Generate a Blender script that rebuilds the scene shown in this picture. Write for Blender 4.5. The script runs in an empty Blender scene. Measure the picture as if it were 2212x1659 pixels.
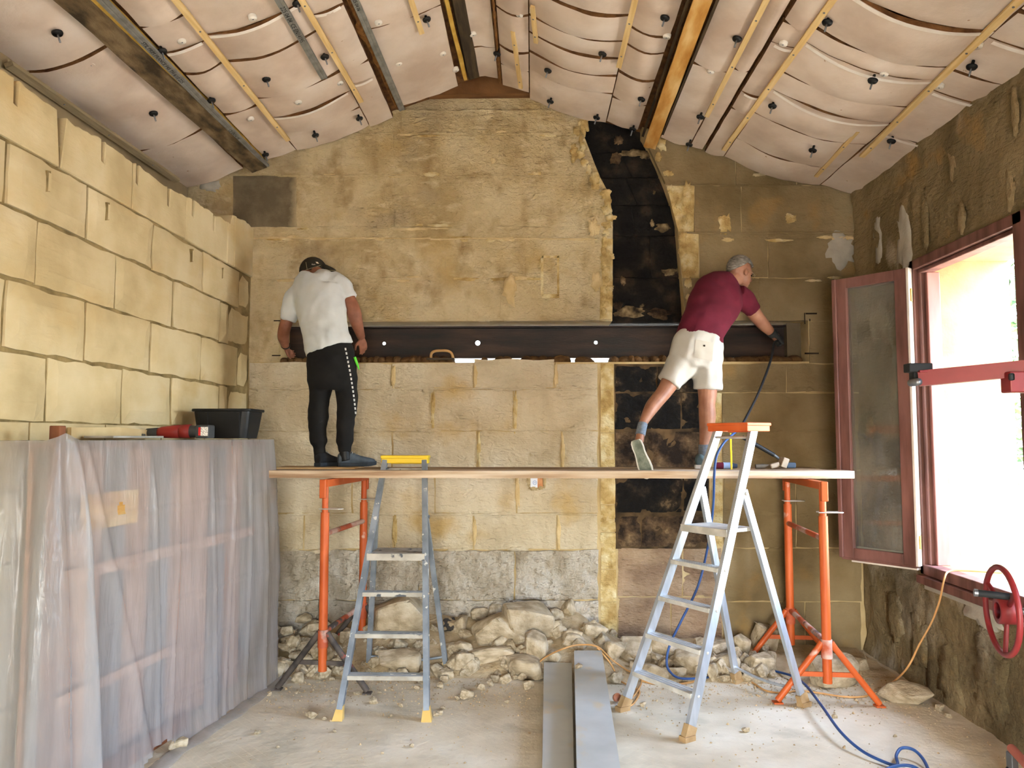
import bpy, bmesh, math, random
from mathutils import Vector, Matrix, noise as mnoise

S = bpy.context.scene
C = S.collection
PI = math.pi
R = math.radians

# ------------------------------------------------------------------ camera
CAM = Vector((0.0, 0.0, 1.74))
FPX = 1661.0
YAW, PITCH = R(1.517), R(3.98)
cam_data = bpy.data.cameras.new('camera')
cam_data.sensor_width = 36.0
cam_data.lens = FPX / 2212.0 * 36.0
cam_data.clip_end = 300
cam = bpy.data.objects.new('camera', cam_data)
C.objects.link(cam)
cam.location = CAM
cam.rotation_euler = (PI / 2 + PITCH, 0, YAW)
S.camera = cam

# ------------------------------------------------------------------ sky, sun, daylight openings, exposure
world = bpy.data.worlds.new('World')
S.world = world
world.use_nodes = True
wn = world.node_tree
wn.nodes.clear()
w_out = wn.nodes.new('ShaderNodeOutputWorld')
w_bg = wn.nodes.new('ShaderNodeBackground')
w_sky = wn.nodes.new('ShaderNodeTexSky')
w_sky.sky_type = 'NISHITA'
w_sky.sun_disc = False
w_sky.sun_elevation = R(50)
w_sky.sun_rotation = R(200)
w_sky.air_density = 1.0
w_sky.dust_density = 2.5
w_mix = wn.nodes.new('ShaderNodeMixRGB')
w_mix.blend_type = 'MIX'
w_mix.inputs[0].default_value = 0.62
w_mix.inputs[2].default_value = (0.35, 0.36, 0.37, 1)     # thin bright cloud veil
wn.links.new(w_sky.outputs[0], w_mix.inputs[1])
wn.links.new(w_mix.outputs[0], w_bg.inputs[0])
w_bg.inputs[1].default_value = 9.0
wn.links.new(w_bg.outputs[0], w_out.inputs[0])

sun_d = bpy.data.lights.new('sun', 'SUN')
sun_d.energy = 6.0
sun_d.angle = R(0.6)
sun_d.color = (1.0, 0.95, 0.86)
sun = bpy.data.objects.new('sun', sun_d)
C.objects.link(sun)
sun.rotation_euler = Vector((0.20, -0.62, 0.76)).to_track_quat('Z', 'Y').to_euler()

def portal(name, loc, rot, sx, sy):
    d = bpy.data.lights.new(name, 'AREA')
    d.shape = 'RECTANGLE'; d.size = sx; d.size_y = sy
    d.cycles.is_portal = True
    o = bpy.data.objects.new(name, d); C.objects.link(o)
    o.location = loc; o.rotation_euler = rot
    return o
# daylight openings of the room: the visible window, a like one nearer the camera, a doorway behind
portal('daylight_window', (3.44, 4.85, 1.89), (0, R(90), 0), 2.2, 1.28)
portal('daylight_second_window', (3.44, 1.6, 1.87), (0, R(90), 0), 2.15, 0.9)
portal('daylight_doorway', (0.2, -2.55, 1.15), (R(90), 0, 0), 1.7, 2.3)

S.view_settings.view_transform = 'Standard'
S.view_settings.look = 'None'
S.view_settings.gamma = 1.0
S.view_settings.use_curve_mapping = False
S.view_settings.exposure = 1.6
S.cycles.max_bounces = 10
S.cycles.diffuse_bounces = 6
S.cycles.transparent_max_bounces = 16

# ------------------------------------------------------------------ pixel to place helpers
_rot = cam.rotation_euler.to_matrix()
def ray(px, py):
    return _rot @ Vector(((px - 1106.0) / FPX, (829.5 - py) / FPX, -1.0))
def P(px, py, Y):                      # point of that ray at depth Y
    d = ray(px, py); return CAM + d * (Y / d.y)
def PX(px, py, X):
    d = ray(px, py); return CAM + d * (X / d.x)
def PZ(px, py, Z=0.0):
    d = ray(px, py); return CAM + d * ((Z - CAM.z) / d.z)
def mpp(Y): return Y / FPX             # metres per pixel at depth Y

# ------------------------------------------------------------------ mesh helpers
def lin(r, g, b):
    def f(c):
        c /= 255.0
        return c / 12.92 if c <= 0.04045 else ((c + 0.055) / 1.055) ** 2.4
    return (f(r), f(g), f(b), 1.0)

class MB:
    def __init__(self):
        self.v = []; self.f = []; self.mi = []; self.sm = []
    def add(self, vs, fs, mi=0, smooth=False):
        n = len(self.v)
        self.v.extend([Vector(p) for p in vs])
        for f in fs:
            self.f.append([i + n for i in f]); self.mi.append(mi); self.sm.append(smooth)
        return self
    def box(self, c, s, rot=None, mi=0):
        c = Vector(c); hx, hy, hz = s[0] / 2, s[1] / 2, s[2] / 2
        vs = [Vector((x, y, z)) for z in (-hz, hz) for y in (-hy, hy) for x in (-hx, hx)]
        if rot is not None: vs = [rot @ p for p in vs]
        vs = [p + c for p in vs]
        return self.add(vs, [(0, 2, 3, 1), (4, 5, 7, 6), (0, 1, 5, 4), (2, 6, 7, 3), (0, 4, 6, 2), (1, 3, 7, 5)], mi)
    def bbox(self, lo, hi, mi=0):
        lo = Vector(lo); hi = Vector(hi)
        return self.box((lo + hi) / 2, hi - lo, None, mi)
    def rbox(self, c, s, b, rot=None, mi=0):       # box with chamfered edges
        bm = bmesh.new(); bmesh.ops.create_cube(bm, size=1)
        for v in bm.verts: v.co = Vector((v.co.x * s[0], v.co.y * s[1], v.co.z * s[2]))
        bmesh.ops.bevel(bm, geom=bm.edges[:], offset=b, segments=2, affect='EDGES', profile=0.5)
        bm.verts.index_update()
        vs = [v.co.copy() for v in bm.verts]
        if rot is not None: vs = [rot @ p for p in vs]
        c = Vector(c); vs = [p + c for p in vs]
        fs = [[v.index for v in f.verts] for f in bm.faces]
        bm.free()
        return self.add(vs, fs, mi)
    def beam(self, a, b, w, h, up=(0, 0, 1), mi=0):     # rectangular bar from a to b (w sideways, h along up)
        a = Vector(a); b = Vector(b); d = (b - a); L = d.length; d.normalize()
        up = Vector(up); side = d.cross(up)
        if side.length < 1e-5: side = d.cross(Vector((1, 0, 0)))
        side.normalize(); u = side.cross(d).normalized()
        m = Matrix((side, d, u)).transposed()
        return self.box((a + b) / 2, (w, L, h), m, mi)
    def tube(self, pts, r, n=10, mi=0, cap=True, smooth=True):
        pts = [Vector(p) for p in pts]
        rs = r if isinstance(r, (list, tuple)) else [r] * len(pts)
        vs = []; fs = []
        t0 = (pts[1] - pts[0]).normalized()
        ref = Vector((0, 0, 1)) if abs(t0.z) < 0.9 else Vector((1, 0, 0))
        u = t0.cross(ref).normalized()
        for i, p in enumerate(pts):
            if i == 0: t = t0
            elif i == len(pts) - 1: t = (pts[i] - pts[i - 1]).normalized()
            else:
                t = ((pts[i + 1] - pts[i]).normalized() + (pts[i] - pts[i - 1]).normalized())
                t = t.normalized() if t.length > 1e-6 else (pts[i + 1] - pts[i]).normalized()
            u = (u - t * u.dot(t))
            u = u.normalized() if u.length > 1e-6 else t.orthogonal().normalized()
            w = t.cross(u)
            for k in range(n):
                a = 2 * PI * k / n
                vs.append(p + (u * math.cos(a) + w * math.sin(a)) * rs[i])
        for i in range(len(pts) - 1):
            for k in range(n):
                k2 = (k + 1) % n
                fs.append((i * n + k, i * n + k2, (i + 1) * n + k2, (i + 1) * n + k))
        self.add(vs, fs, mi, smooth)
        if cap:
            L = (len(pts) - 1) * n
            self.add([vs[k] for k in range(n)], [tuple(range(n))[::-1]], mi)
            self.add([vs[L + k] for k in range(n)], [tuple(range(n))], mi)
        return self
    def lathe(self, prof, c, axis=(0, 0, 1), n=16, mi=0, smooth=True):   # prof: (radius, height)
        axis = Vector(axis).normalized(); u = axis.orthogonal().normalized(); w = axis.cross(u); c = Vector(c)
        vs = []; fs = []
        for r, h in prof:
            for k in range(n):
                a = 2 * PI * k / n
                vs.append(c + axis * h + (u * math.cos(a) + w * math.sin(a)) * max(r, 1e-5))
        for i in range(len(prof) - 1):
            for k in range(n):
                k2 = (k + 1) % n
                fs.append((i * n + k, i * n + k2, (i + 1) * n + k2, (i + 1) * n + k))
        return self.add(vs, fs, mi, smooth)
    def prism(self, poly, fn, d0, d1, mi=0):      # 2D polygon extruded between d0 and d1 by fn(a, b, d)
        n = len(poly)
        vs = [fn(a, b, d0) for a, b in poly] + [fn(a, b, d1) for a, b in poly]
        fs = [tuple(range(n))[::-1], tuple(range(n, 2 * n))]
        fs += [(i, (i + 1) % n, n + (i + 1) % n, n + i) for i in range(n)]
        return self.add(vs, fs, mi)
    def loft(self, secs, n=16, cap=True, mi=0):      # secs: (centre, u vector, v vector)
        vs = []; fs = []
        for c, u, v in secs:
            for k in range(n):
                a = 2 * PI * k / n
                vs.append(Vector(c) + Vector(u) * math.cos(a) + Vector(v) * math.sin(a))
        for i in range(len(secs) - 1):
            for k in range(n):
                k2 = (k + 1) % n
                fs.append((i * n + k, i * n + k2, (i + 1) * n + k2, (i + 1) * n + k))
        if cap:
            fs.append(tuple(range(n))[::-1])
            L = (len(secs) - 1) * n
            fs.append(tuple(range(L, L + n)))
        return self.add(vs, fs, mi, True)
    def ball(self, c, rx, ry=None, rz=None, rot=None, seg=14, rings=9, mi=0):
        ry = rx if ry is None else ry; rz = rx if rz is None else rz
        c = Vector(c); vs = []; fs = []
        for i in range(1, rings):
            t = PI * i / rings
            for k in range(seg):
                a = 2 * PI * k / seg
                vs.append(Vector((rx * math.sin(t) * math.cos(a), ry * math.sin(t) * math.sin(a), rz * math.cos(t))))
        top = len(vs); vs.append(Vector((0, 0, rz))); vs.append(Vector((0, 0, -rz)))
        for i in range(rings - 2):
            for k in range(seg):
                k2 = (k + 1) % seg
                fs.append((i * seg + k, (i + 1) * seg + k, (i + 1) * seg + k2, i * seg + k2))
        for k in range(seg):
            k2 = (k + 1) % seg
            fs.append((top, k, k2)); fs.append((top + 1, (rings - 2) * seg + k2, (rings - 2) * seg + k))
        if rot is not None: vs = [rot @ p for p in vs]
        return self.add([p + c for p in vs], fs, mi, True)
    def mesh(self, name):
        me = bpy.data.meshes.new(name)
        me.from_pydata([tuple(p) for p in self.v], [], self.f)
        me.polygons.foreach_set('material_index', self.mi)
        me.polygons.foreach_set('use_smooth', self.sm)
        me.update()
        return me
    def build(self, name, mats, parent=None, fix=False):
        me = self.mesh(name)
        if fix:
            bm = bmesh.new(); bm.from_mesh(me)
            bmesh.ops.recalc_face_normals(bm, faces=bm.faces[:]); bm.to_mesh(me); bm.free()
        return link(name, me, mats, parent)

def link(name, me, mats, parent=None):
    o = bpy.data.objects.new(name, me)
    for m in (mats if isinstance(mats, (list, tuple)) else [mats]):
        if len(me.materials) < (len(mats) if isinstance(mats, (list, tuple)) else 1): me.materials.append(m)
    C.objects.link(o)
    if parent is not None: attach(o, parent)
    return o
def world_of(o):
    m = Matrix.LocRotScale(o.location, o.rotation_euler, o.scale)
    if o.parent is not None: m = world_of(o.parent) @ o.matrix_parent_inverse @ m
    return m
def attach(o, parent):
    o.parent = parent
    o.matrix_parent_inverse = world_of(parent).inverted()
def thing(name, label, cat, loc, group=None):
    o = bpy.data.objects.new(name, None); C.objects.link(o)
    o.empty_display_size = 0.05
    o.location = loc
    return tag(o, label, cat, group)
def tag(o, label, cat=None, group=None, kind=None):
    if label: o['label'] = label
    if cat: o['category'] = cat
    if group: o['group'] = group
    if kind: o['kind'] = kind
    return o
def struct(o, label=None):
    o['kind'] = 'structure'
    if label: o['label'] = label
    return o
def n3(x, y, z): return mnoise.noise(Vector((x, y, z)))

def smooth_pts(pts, sub=6):                       # Catmull-Rom through the points
    pts = [Vector(p) for p in pts]; out = []
    for i in range(len(pts) - 1):
        p0 = pts[max(i - 1, 0)]; p1 = pts[i]; p2 = pts[i + 1]; p3 = pts[min(i + 2, len(pts) - 1)]
        for k in range(sub):
            t = k / sub
            out.append(0.5 * ((2 * p1) + (p2 - p0) * t + (2 * p0 - 5 * p1 + 4 * p2 - p3) * t * t + (3 * p1 - p0 - 3 * p2 + p3) * t ** 3))
    out.append(pts[-1]); return out

def remesh(mb, voxel, smooth_it=4, factor=0.5):
    me = mb.mesh('tmp')
    o = bpy.data.objects.new('tmp', me); C.objects.link(o)
    m = o.modifiers.new('r', 'REMESH'); m.mode = 'VOXEL'; m.voxel_size = voxel; m.use_smooth_shade = True
    s = o.modifiers.new('s', 'SMOOTH'); s.iterations = smooth_it; s.factor = factor
    dg = bpy.context.evaluated_depsgraph_get()
    out = bpy.data.meshes.new_from_object(o.evaluated_get(dg))
    bpy.data.objects.remove(o); bpy.data.meshes.remove(me)
    out.materials.clear()
    for p in out.polygons: p.use_smooth = True
    return out

# ------------------------------------------------------------------ materials
MATS = {}
def mat(name, cols, scale=6.0, rough=0.85, bump=0.0, bscale=40.0, metal=0.0, stretch=(1, 1, 1), spec=0.3,
        detail=6.0, rand=0.0, bdist=0.01, ramp=(0.35, 0.65), distort=0.0, extra=None, tool=0.0):
    """colour ramp over noise in object space + fine bump; extra(nt, colour socket) may add marks"""
    if name in MATS: return MATS[name]
    m = bpy.data.materials.new(name); m.use_nodes = True
    nt = m.node_tree; N = nt.nodes; L = nt.links
    b = N['Principled BSDF']
    b.inputs['Roughness'].default_value = rough
    b.inputs['Metallic'].default_value = metal
    b.inputs['Specular IOR Level'].default_value = spec
    tc = N.new('ShaderNodeTexCoord'); mp = N.new('ShaderNodeMapping')
    mp.inputs['Scale'].default_value = stretch
    L.new(tc.outputs['Object'], mp.inputs[0])
    if len(cols) > 1:
        nz = N.new('ShaderNodeTexNoise'); nz.inputs['Scale'].default_value = scale
        nz.inputs['Detail'].default_value = detail; nz.inputs['Distortion'].default_value = distort
        L.new(mp.outputs[0], nz.inputs['Vector'])
        cr = N.new('ShaderNodeValToRGB')
        el = cr.color_ramp.elements
        while len(el) < len(cols): el.new(0.5)
        for i, c in enumerate(cols):
            el[i].position = ramp[0] + (ramp[1] - ramp[0]) * i / (len(cols) - 1); el[i].color = c
        L.new(nz.outputs['Fac'], cr.inputs[0])
        col = cr.outputs[0]
    else:
        rgb = N.new('ShaderNodeRGB'); rgb.outputs[0].default_value = cols[0]; col = rgb.outputs[0]
    if rand > 0:
        oi = N.new('ShaderNodeObjectInfo')
        mr = N.new('ShaderNodeMapRange'); mr.inputs[3].default_value = 1 - rand; mr.inputs[4].default_value = 1 + rand
        L.new(oi.outputs['Random'], mr.inputs[0])
        hs = N.new('ShaderNodeHueSaturation'); L.new(mr.outputs[0], hs.inputs['Value']); L.new(col, hs.inputs['Color'])
        col = hs.outputs[0]
    if extra: col = extra(nt, col, tc)
    L.new(col, b.inputs['Base Color'])
    if bump > 0:
        bz = N.new('ShaderNodeTexNoise'); bz.inputs['Scale'].default_value = bscale; bz.inputs['Detail'].default_value = 8
        bz.inputs['Roughness'].default_value = 0.62
        L.new(mp.outputs[0], bz.inputs['Vector'])
        bp = N.new('ShaderNodeBump'); bp.inputs['Strength'].default_value = bump; bp.inputs['Distance'].default_value = bdist
        L.new(bz.outputs['Fac'], bp.inputs['Height']); last = bp
        if tool > 0:
            for (ry, sc, tl) in ((R(38), (11, 6, 26), tool), (R(-52), (9, 6, 22), tool * .7)):
                mq = N.new('ShaderNodeMapping'); mq.inputs['Rotation'].default_value = (0, ry, 0); mq.inputs['Scale'].default_value = sc
                L.new(tc.outputs['Object'], mq.inputs[0])
                tz = N.new('ShaderNodeTexNoise'); tz.inputs['Scale'].default_value = 1.0; tz.inputs['Detail'].default_value = 2.5; tz.inputs['Distortion'].default_value = 1.6
                L.new(mq.outputs[0], tz.inputs['Vector'])
                b2 = N.new('ShaderNodeBump'); b2.inputs['Strength'].default_value = tl; b2.inputs['Distance'].default_value = 0.02
                L.new(tz.outputs['Fac'], b2.inputs['Height']); L.new(last.outputs[0], b2.inputs['Normal']); last = b2
        L.new(last.outputs[0], b.inputs['Normal'])
    MATS[name] = m
    return m
def spots(color, scale, lo, hi, stretch=(1, 1, 1), detail=5):      # patches of another colour with their own shape
    def f(nt, col, tc):
        N = nt.nodes; L = nt.links
        mp = N.new('ShaderNodeMapping'); mp.inputs['Scale'].default_value = stretch
        mp.inputs['Location'].default_value = (3.1, 1.7, 0.4)
        L.new(tc.outputs['Object'], mp.inputs[0])
        nz = N.new('ShaderNodeTexNoise'); nz.inputs['Scale'].default_value = scale; nz.inputs['Detail'].default_value = detail
        L.new(mp.outputs[0], nz.inputs['Vector'])
        mr = N.new('ShaderNodeMapRange'); mr.inputs[1].default_value = lo; mr.inputs[2].default_value = hi
        L.new(nz.outputs['Fac'], mr.inputs[0])
        mx = N.new('ShaderNodeMixRGB'); L.new(mr.outputs[0], mx.inputs[0]); L.new(col, mx.inputs[1])
        mx.inputs[2].default_value = color
        return mx.outputs[0]
    return f
def chain(*fs):
    def f(nt, col, tc):
        for g in fs: col = g(nt, col, tc)
        return col
    return f

def soot_mask(xc, half, colors, soft=0.06):
    """stone colour outside the flue line, soot colours inside it, with a ragged edge"""
    def f(nt, col, tc):
        N = nt.nodes; L = nt.links
        sx = N.new('ShaderNodeSeparateXYZ'); L.new(tc.outputs['Object'], sx.inputs[0])
        nz = N.new('ShaderNodeTexNoise'); nz.inputs['Scale'].default_value = 4.0; nz.inputs['Detail'].default_value = 7; L.new(tc.outputs['Object'], nz.inputs['Vector'])
        a = N.new('ShaderNodeMath'); a.operation = 'SUBTRACT'; L.new(sx.outputs['X'], a.inputs[0]); a.inputs[1].default_value = xc
        ab = N.new('ShaderNodeMath'); ab.operation = 'ABSOLUTE'; L.new(a.outputs[0], ab.inputs[0])
        w = N.new('ShaderNodeMath'); w.operation = 'MULTIPLY_ADD'; L.new(nz.outputs['Fac'], w.inputs[0]); w.inputs[1].default_value = 0.22; L.new(ab.outputs[0], w.inputs[2])
        mr = N.new('ShaderNodeMapRange'); mr.inputs[1].default_value = half + .11 - soft; mr.inputs[2].default_value = half + .11 + soft; mr.inputs[3].default_value = 1; mr.inputs[4].default_value = 0
        L.new(w.outputs[0], mr.inputs[0])
        mx = N.new('ShaderNodeMixRGB'); L.new(mr.outputs[0], mx.inputs[0]); L.new(col, mx.inputs[1])
        n2 = N.new('ShaderNodeTexNoise'); n2.inputs['Scale'].default_value = 5.5; n2.inputs['Detail'].default_value = 8; n2.inputs['Roughness'].default_value = .65; L.new(tc.outputs['Object'], n2.inputs['Vector'])
        cr = N.new('ShaderNodeValToRGB'); el = cr.color_ramp.elements
        while len(el) < len(colors): el.new(.5)
        for i, c in enumerate(colors): el[i].position = .42 + .30 * i / (len(colors) - 1); el[i].color = c
        L.new(n2.outputs['Fac'], cr.inputs[0]); L.new(cr.outputs[0], mx.inputs[2])
        return mx.outputs[0]
    return f

# ================================================================== materials of the place
M_stone_l = mat('pale_limestone', [lin(174, 156, 116), lin(190, 173, 134), lin(200, 185, 150)], scale=2.2, rough=0.95, bump=0.35,
                bscale=26, bdist=0.008, rand=0.04, tool=.12, extra=spots(lin(184, 160, 112), 1.3, 0.56, 0.75, (1, 1.2, 2.2)))
M_joint_l = mat('left_wall_mortar', [lin(104, 88, 54), lin(150, 130, 88)], scale=8, rough=1, bump=0.8, bscale=30)
GB = [lin(178, 156, 112), lin(198, 178, 136), lin(208, 191, 154)]
gb_extra = chain(spots(lin(158, 132, 88), 7.0, 0.52, 0.80, (1, 1, .6)), spots(lin(216, 198, 158), 9.0, 0.56, 0.78, (.7, 1, 1.6)), spots(lin(188, 160, 104), 2.3, 0.56, 0.76), spots(lin(166, 148, 118), 1.1, 0.56, 0.72, (1, 1, 2)))
M_stone_b = mat('gable_limestone', GB, scale=1.6, rough=0.95, bump=1.0, bscale=8, bdist=0.07, stretch=(1, 1, 1.15), rand=0.03, distort=0.6, tool=.7, extra=gb_extra)
M_stone_low = mat('dusted_gable_limestone', [lin(184, 168, 138), lin(202, 188, 160), lin(212, 201, 177)], scale=1.8, rough=0.95, bump=0.9, bscale=9, bdist=0.035, rand=0.03, distort=0.6, tool=.75,
                  extra=spots(lin(188, 160, 108), 2.0, 0.60, 0.74))
M_joint_b = mat('gable_mortar', [lin(174, 150, 104), lin(196, 174, 130)], scale=5, rough=1, bump=0.9, bscale=26)
M_stone_y = mat('yellow_filler_stone', [lin(172, 142, 86), lin(202, 176, 120), lin(220, 206, 162)], scale=9, rough=1, bump=1.0, bscale=22, bdist=0.03, rand=0.06, tool=.4)
M_stone_rough = mat('hacked_limestone', [lin(172, 158, 136), lin(194, 182, 162), lin(208, 198, 182)], scale=3.0, rough=1, bump=1.0,
                    bscale=17, bdist=0.05, stretch=(1.3, 1, 0.9), rand=0.04, distort=1.0, tool=.9)
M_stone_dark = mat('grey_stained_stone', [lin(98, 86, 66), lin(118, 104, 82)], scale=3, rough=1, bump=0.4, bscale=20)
M_stain = mat('grey_stained_limestone', GB, scale=1.6, rough=1, bump=.8, bscale=12, bdist=.02, tool=.3, extra=soot_mask(-2.36, .30, [lin(98, 86, 66), lin(112, 99, 77), lin(122, 108, 84)]))
M_stone_r = mat('weathered_stone_right', [lin(112, 95, 64), lin(132, 114, 82), lin(146, 129, 97)], scale=1.7, rough=1, bump=0.8, bscale=12,
                bdist=0.02, rand=0.04, tool=.35, extra=spots(lin(156, 122, 70), 1.6, 0.58, 0.72))
SOOTC = [lin(15, 13, 12), lin(24, 21, 18), lin(52, 42, 32), lin(130, 108, 78)]
M_soot = mat('sooted_stone', GB, scale=1.6, rough=0.95, bump=1.0, bscale=16, bdist=0.03, stretch=(1, 1, 1.5), tool=.7, extra=chain(gb_extra, soot_mask(1.10, .46, SOOTC)))
M_soot_brown = mat('scorched_brown_stone', GB, scale=1.6, rough=1, bump=1.0, bscale=14, bdist=0.03, tool=.7, extra=chain(gb_extra, soot_mask(1.10, .46, [lin(40, 30, 23), lin(78, 60, 42), lin(112, 90, 64), lin(160, 136, 102)])))
M_chase = mat('flue_soot', SOOTC[:3] + [lin(96, 78, 54)], scale=4.5, rough=0.95, bump=1.0, bscale=14, bdist=0.04, ramp=(.40, .78), rand=.15, detail=8, extra=spots(lin(150, 128, 92), 6.0, 0.68, 0.78))
M_scorch_pink = mat('pinkish_scorched_stone', [lin(140, 114, 90), lin(164, 138, 110), lin(174, 150, 122)], scale=2.5, rough=1, bump=1.0, bscale=14, bdist=0.03,
                    stretch=(1, 1, 2), rand=0.05, tool=.6)
M_joint_soot = mat('soot_mortar', [lin(40, 31, 22), lin(104, 82, 54)], scale=6, rough=1, bump=0.9, bscale=26)
M_plaster_r = mat('old_plaster_right_wall', [lin(108, 93, 64), lin(130, 113, 80), lin(152, 133, 98)], scale=1.2, rough=1, bump=1.0, bscale=9, bdist=0.06,
                  distort=0.8, tool=.5, extra=chain(spots(lin(172, 160, 136), 1.5, 0.60, 0.66, (1, 1, 0.7)), spots(lin(96, 82, 56), 1.0, 0.58, 0.68),
                                           spots(lin(160, 128, 78), 2.6, 0.62, 0.72)))
M_lime = mat('pale_lime_patch', [lin(156, 148, 132), lin(180, 174, 160)], scale=4, rough=1, bump=0.7, bscale=20)
M_reveal = mat('white_render_reveal', [lin(128, 112, 78), lin(142, 126, 92)], scale=4, rough=1, bump=0.4, bscale=30)
M_outer = mat('old_outer_wall', [lin(124, 110, 84), lin(156, 138, 106)], scale=2, rough=1, bump=0.6, bscale=12)
M_fiber = mat('wood_fibre_core', [lin(86, 54, 30), lin(128, 88, 50)], scale=14, rough=1, bump=0.9, bscale=60)
M_paper = mat('insulation_paper', [lin(188, 168, 150), lin(204, 186, 168), lin(214, 199, 184)], scale=2.5, rough=0.9, bump=0.3, bscale=14, bdist=0.015,
              rand=0.03, extra=spots(lin(150, 112, 74), 14, 0.74, 0.77))
M_tape = mat('white_joint_tape', [lin(222, 212, 200), lin(236, 230, 220)], scale=10, rough=0.5)

def floor_extra(nt, col, tc):
    N = nt.nodes; L = nt.links
    mp = N.new('ShaderNodeMapping'); mp.inputs['Rotation'].default_value = (0, 0, R(45))
    L.new(tc.outputs['Object'], mp.inputs[0])
    br = N.new('ShaderNodeTexBrick'); br.inputs['Scale'].default_value = 4.6
    br.inputs['Color1'].default_value = (0, 0, 0, 1); br.inputs['Color2'].default_value = (0.25, 0.25, 0.25, 1); br.inputs['Mortar'].default_value = (1, 1, 1, 1)
    br.inputs['Mortar Size'].default_value = 0.012; br.inputs['Mortar Smooth'].default_value = 0.6
    L.new(mp.outputs[0], br.inputs['Vector'])
    nz = N.new('ShaderNodeTexNoise'); nz.inputs['Scale'].default_value = 1.4; nz.inputs['Detail'].default_value = 4
    L.new(tc.outputs['Object'], nz.inputs['Vector'])
    mr = N.new('ShaderNodeMapRange'); mr.inputs[1].default_value = 0.45; mr.inputs[2].default_value = 0.62; mr.inputs[4].default_value = 0.5
    L.new(nz.outputs['Fac'], mr.inputs[0])
    mu = N.new('ShaderNodeMath'); mu.operation = 'MULTIPLY'
    L.new(mr.outputs[0], mu.inputs[0]); L.new(br.outputs['Fac'], mu.inputs[1])
    mx = N.new('ShaderNodeMixRGB'); L.new(mu.outputs[0], mx.inputs[0]); L.new(col, mx.inputs[1]); mx.inputs[2].default_value = lin(228, 214, 184)
    return mx.outputs[0]
M_floor = mat('dusty_floor', [lin(194, 181, 154), lin(209, 197, 171), lin(218, 208, 185)], scale=2.2, rough=0.95, bump=0.6, bscale=15, bdist=0.012,
              extra=chain(spots(lin(188, 178, 154), 3.2, 0.58, 0.72, (1, 1.6, 1)), floor_extra))

# ================================================================== room constants
YB, XL, XR, XO = 6.5, -2.41, 2.72, -3.0
RX, RZ, SL, SR = -0.4, 4.78, 0.335, 0.315          # ridge place, ridge height, slopes of the two roof sides
def roof_z(x): return RZ + SL * (x - RX) if x < RX else RZ - SR * (x - RX)
def PS(px, py, off=0.0):                            # pixel to a point on the roof underside
    d = ray(px, py)
    for s in (SL, -SR):
        t = (RZ - s * RX - off - CAM.z) / (d.z - s * d.x); p = CAM + d * t
        if (s > 0) == (p.x < RX): return p
    return p

# ------------------------------------------------------------------ stone pieces
def back_map(a, b, d): return Vector((a, YB - d, b))          # d towards the room
def left_map(a, b, d): return Vector((XL + d, a, b))

def quad_stone(q, fn, front=0.0, depth=0.05, amp=0.004, step=0.08, jit=0.004, seed=0, flip=False, edge=0.008, freq=5.0):
    """q: four corners (a,b): bottom-left, bottom-right, top-right, top-left on the wall plane"""
    (a0, b0), (a1, b1), (a2, b2), (a3, b3) = q
    w = max(abs(a1 - a0), abs(a2 - a3)); h = max(abs(b3 - b0), abs(b2 - b1))
    nx = max(2, int(w / step)); nz = max(2, int(h / step))
    mb = MB(); vs = []
    for j in range(nz + 1):
        v = j / nz
        for i in range(nx + 1):
            u = i / nx
            a = (a0 * (1 - u) + a1 * u) * (1 - v) + (a3 * (1 - u) + a2 * u) * v
            b = (b0 * (1 - u) + b1 * u) * (1 - v) + (b3 * (1 - u) + b2 * u) * v
            on = (i in (0, nx)) or (j in (0, nz))
            if i in (0, nx): a += jit * n3(seed * 3.1 + b * 9, 1.5, i)
            if j in (0, nz): b += jit * n3(seed * 1.7 + a * 9, 4.5, j)
            d = front + amp * (n3(a * freq, b * freq, seed) + 0.5 * n3(a * freq * 2.7, b * freq * 2.7, seed + 9))
            if on: d -= edge
            vs.append(fn(a, b, d))
    W = nx + 1
    fs = [(j * W + i, j * W + i + 1, (j + 1) * W + i + 1, (j + 1) * W + i) for j in range(nz) for i in range(nx)]
    ring = [i for i in range(nx + 1)] + [j * W + nx for j in range(1, nz + 1)] + [nz * W + i for i in range(nx - 1, -1, -1)] + [j * W for j in range(nz - 1, 0, -1)]
    n0 = len(vs); off = fn(0, 0, -depth) - fn(0, 0, 0)
    for r in ring: vs.append(vs[r] + off)
    m = len(ring)
    fs += [(ring[k], n0 + k, n0 + (k + 1) % m, ring[(k + 1) % m]) for k in range(m)]
    if flip: fs = [f[::-1] for f in fs]
    mb.add(vs, fs)
    return mb

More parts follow.
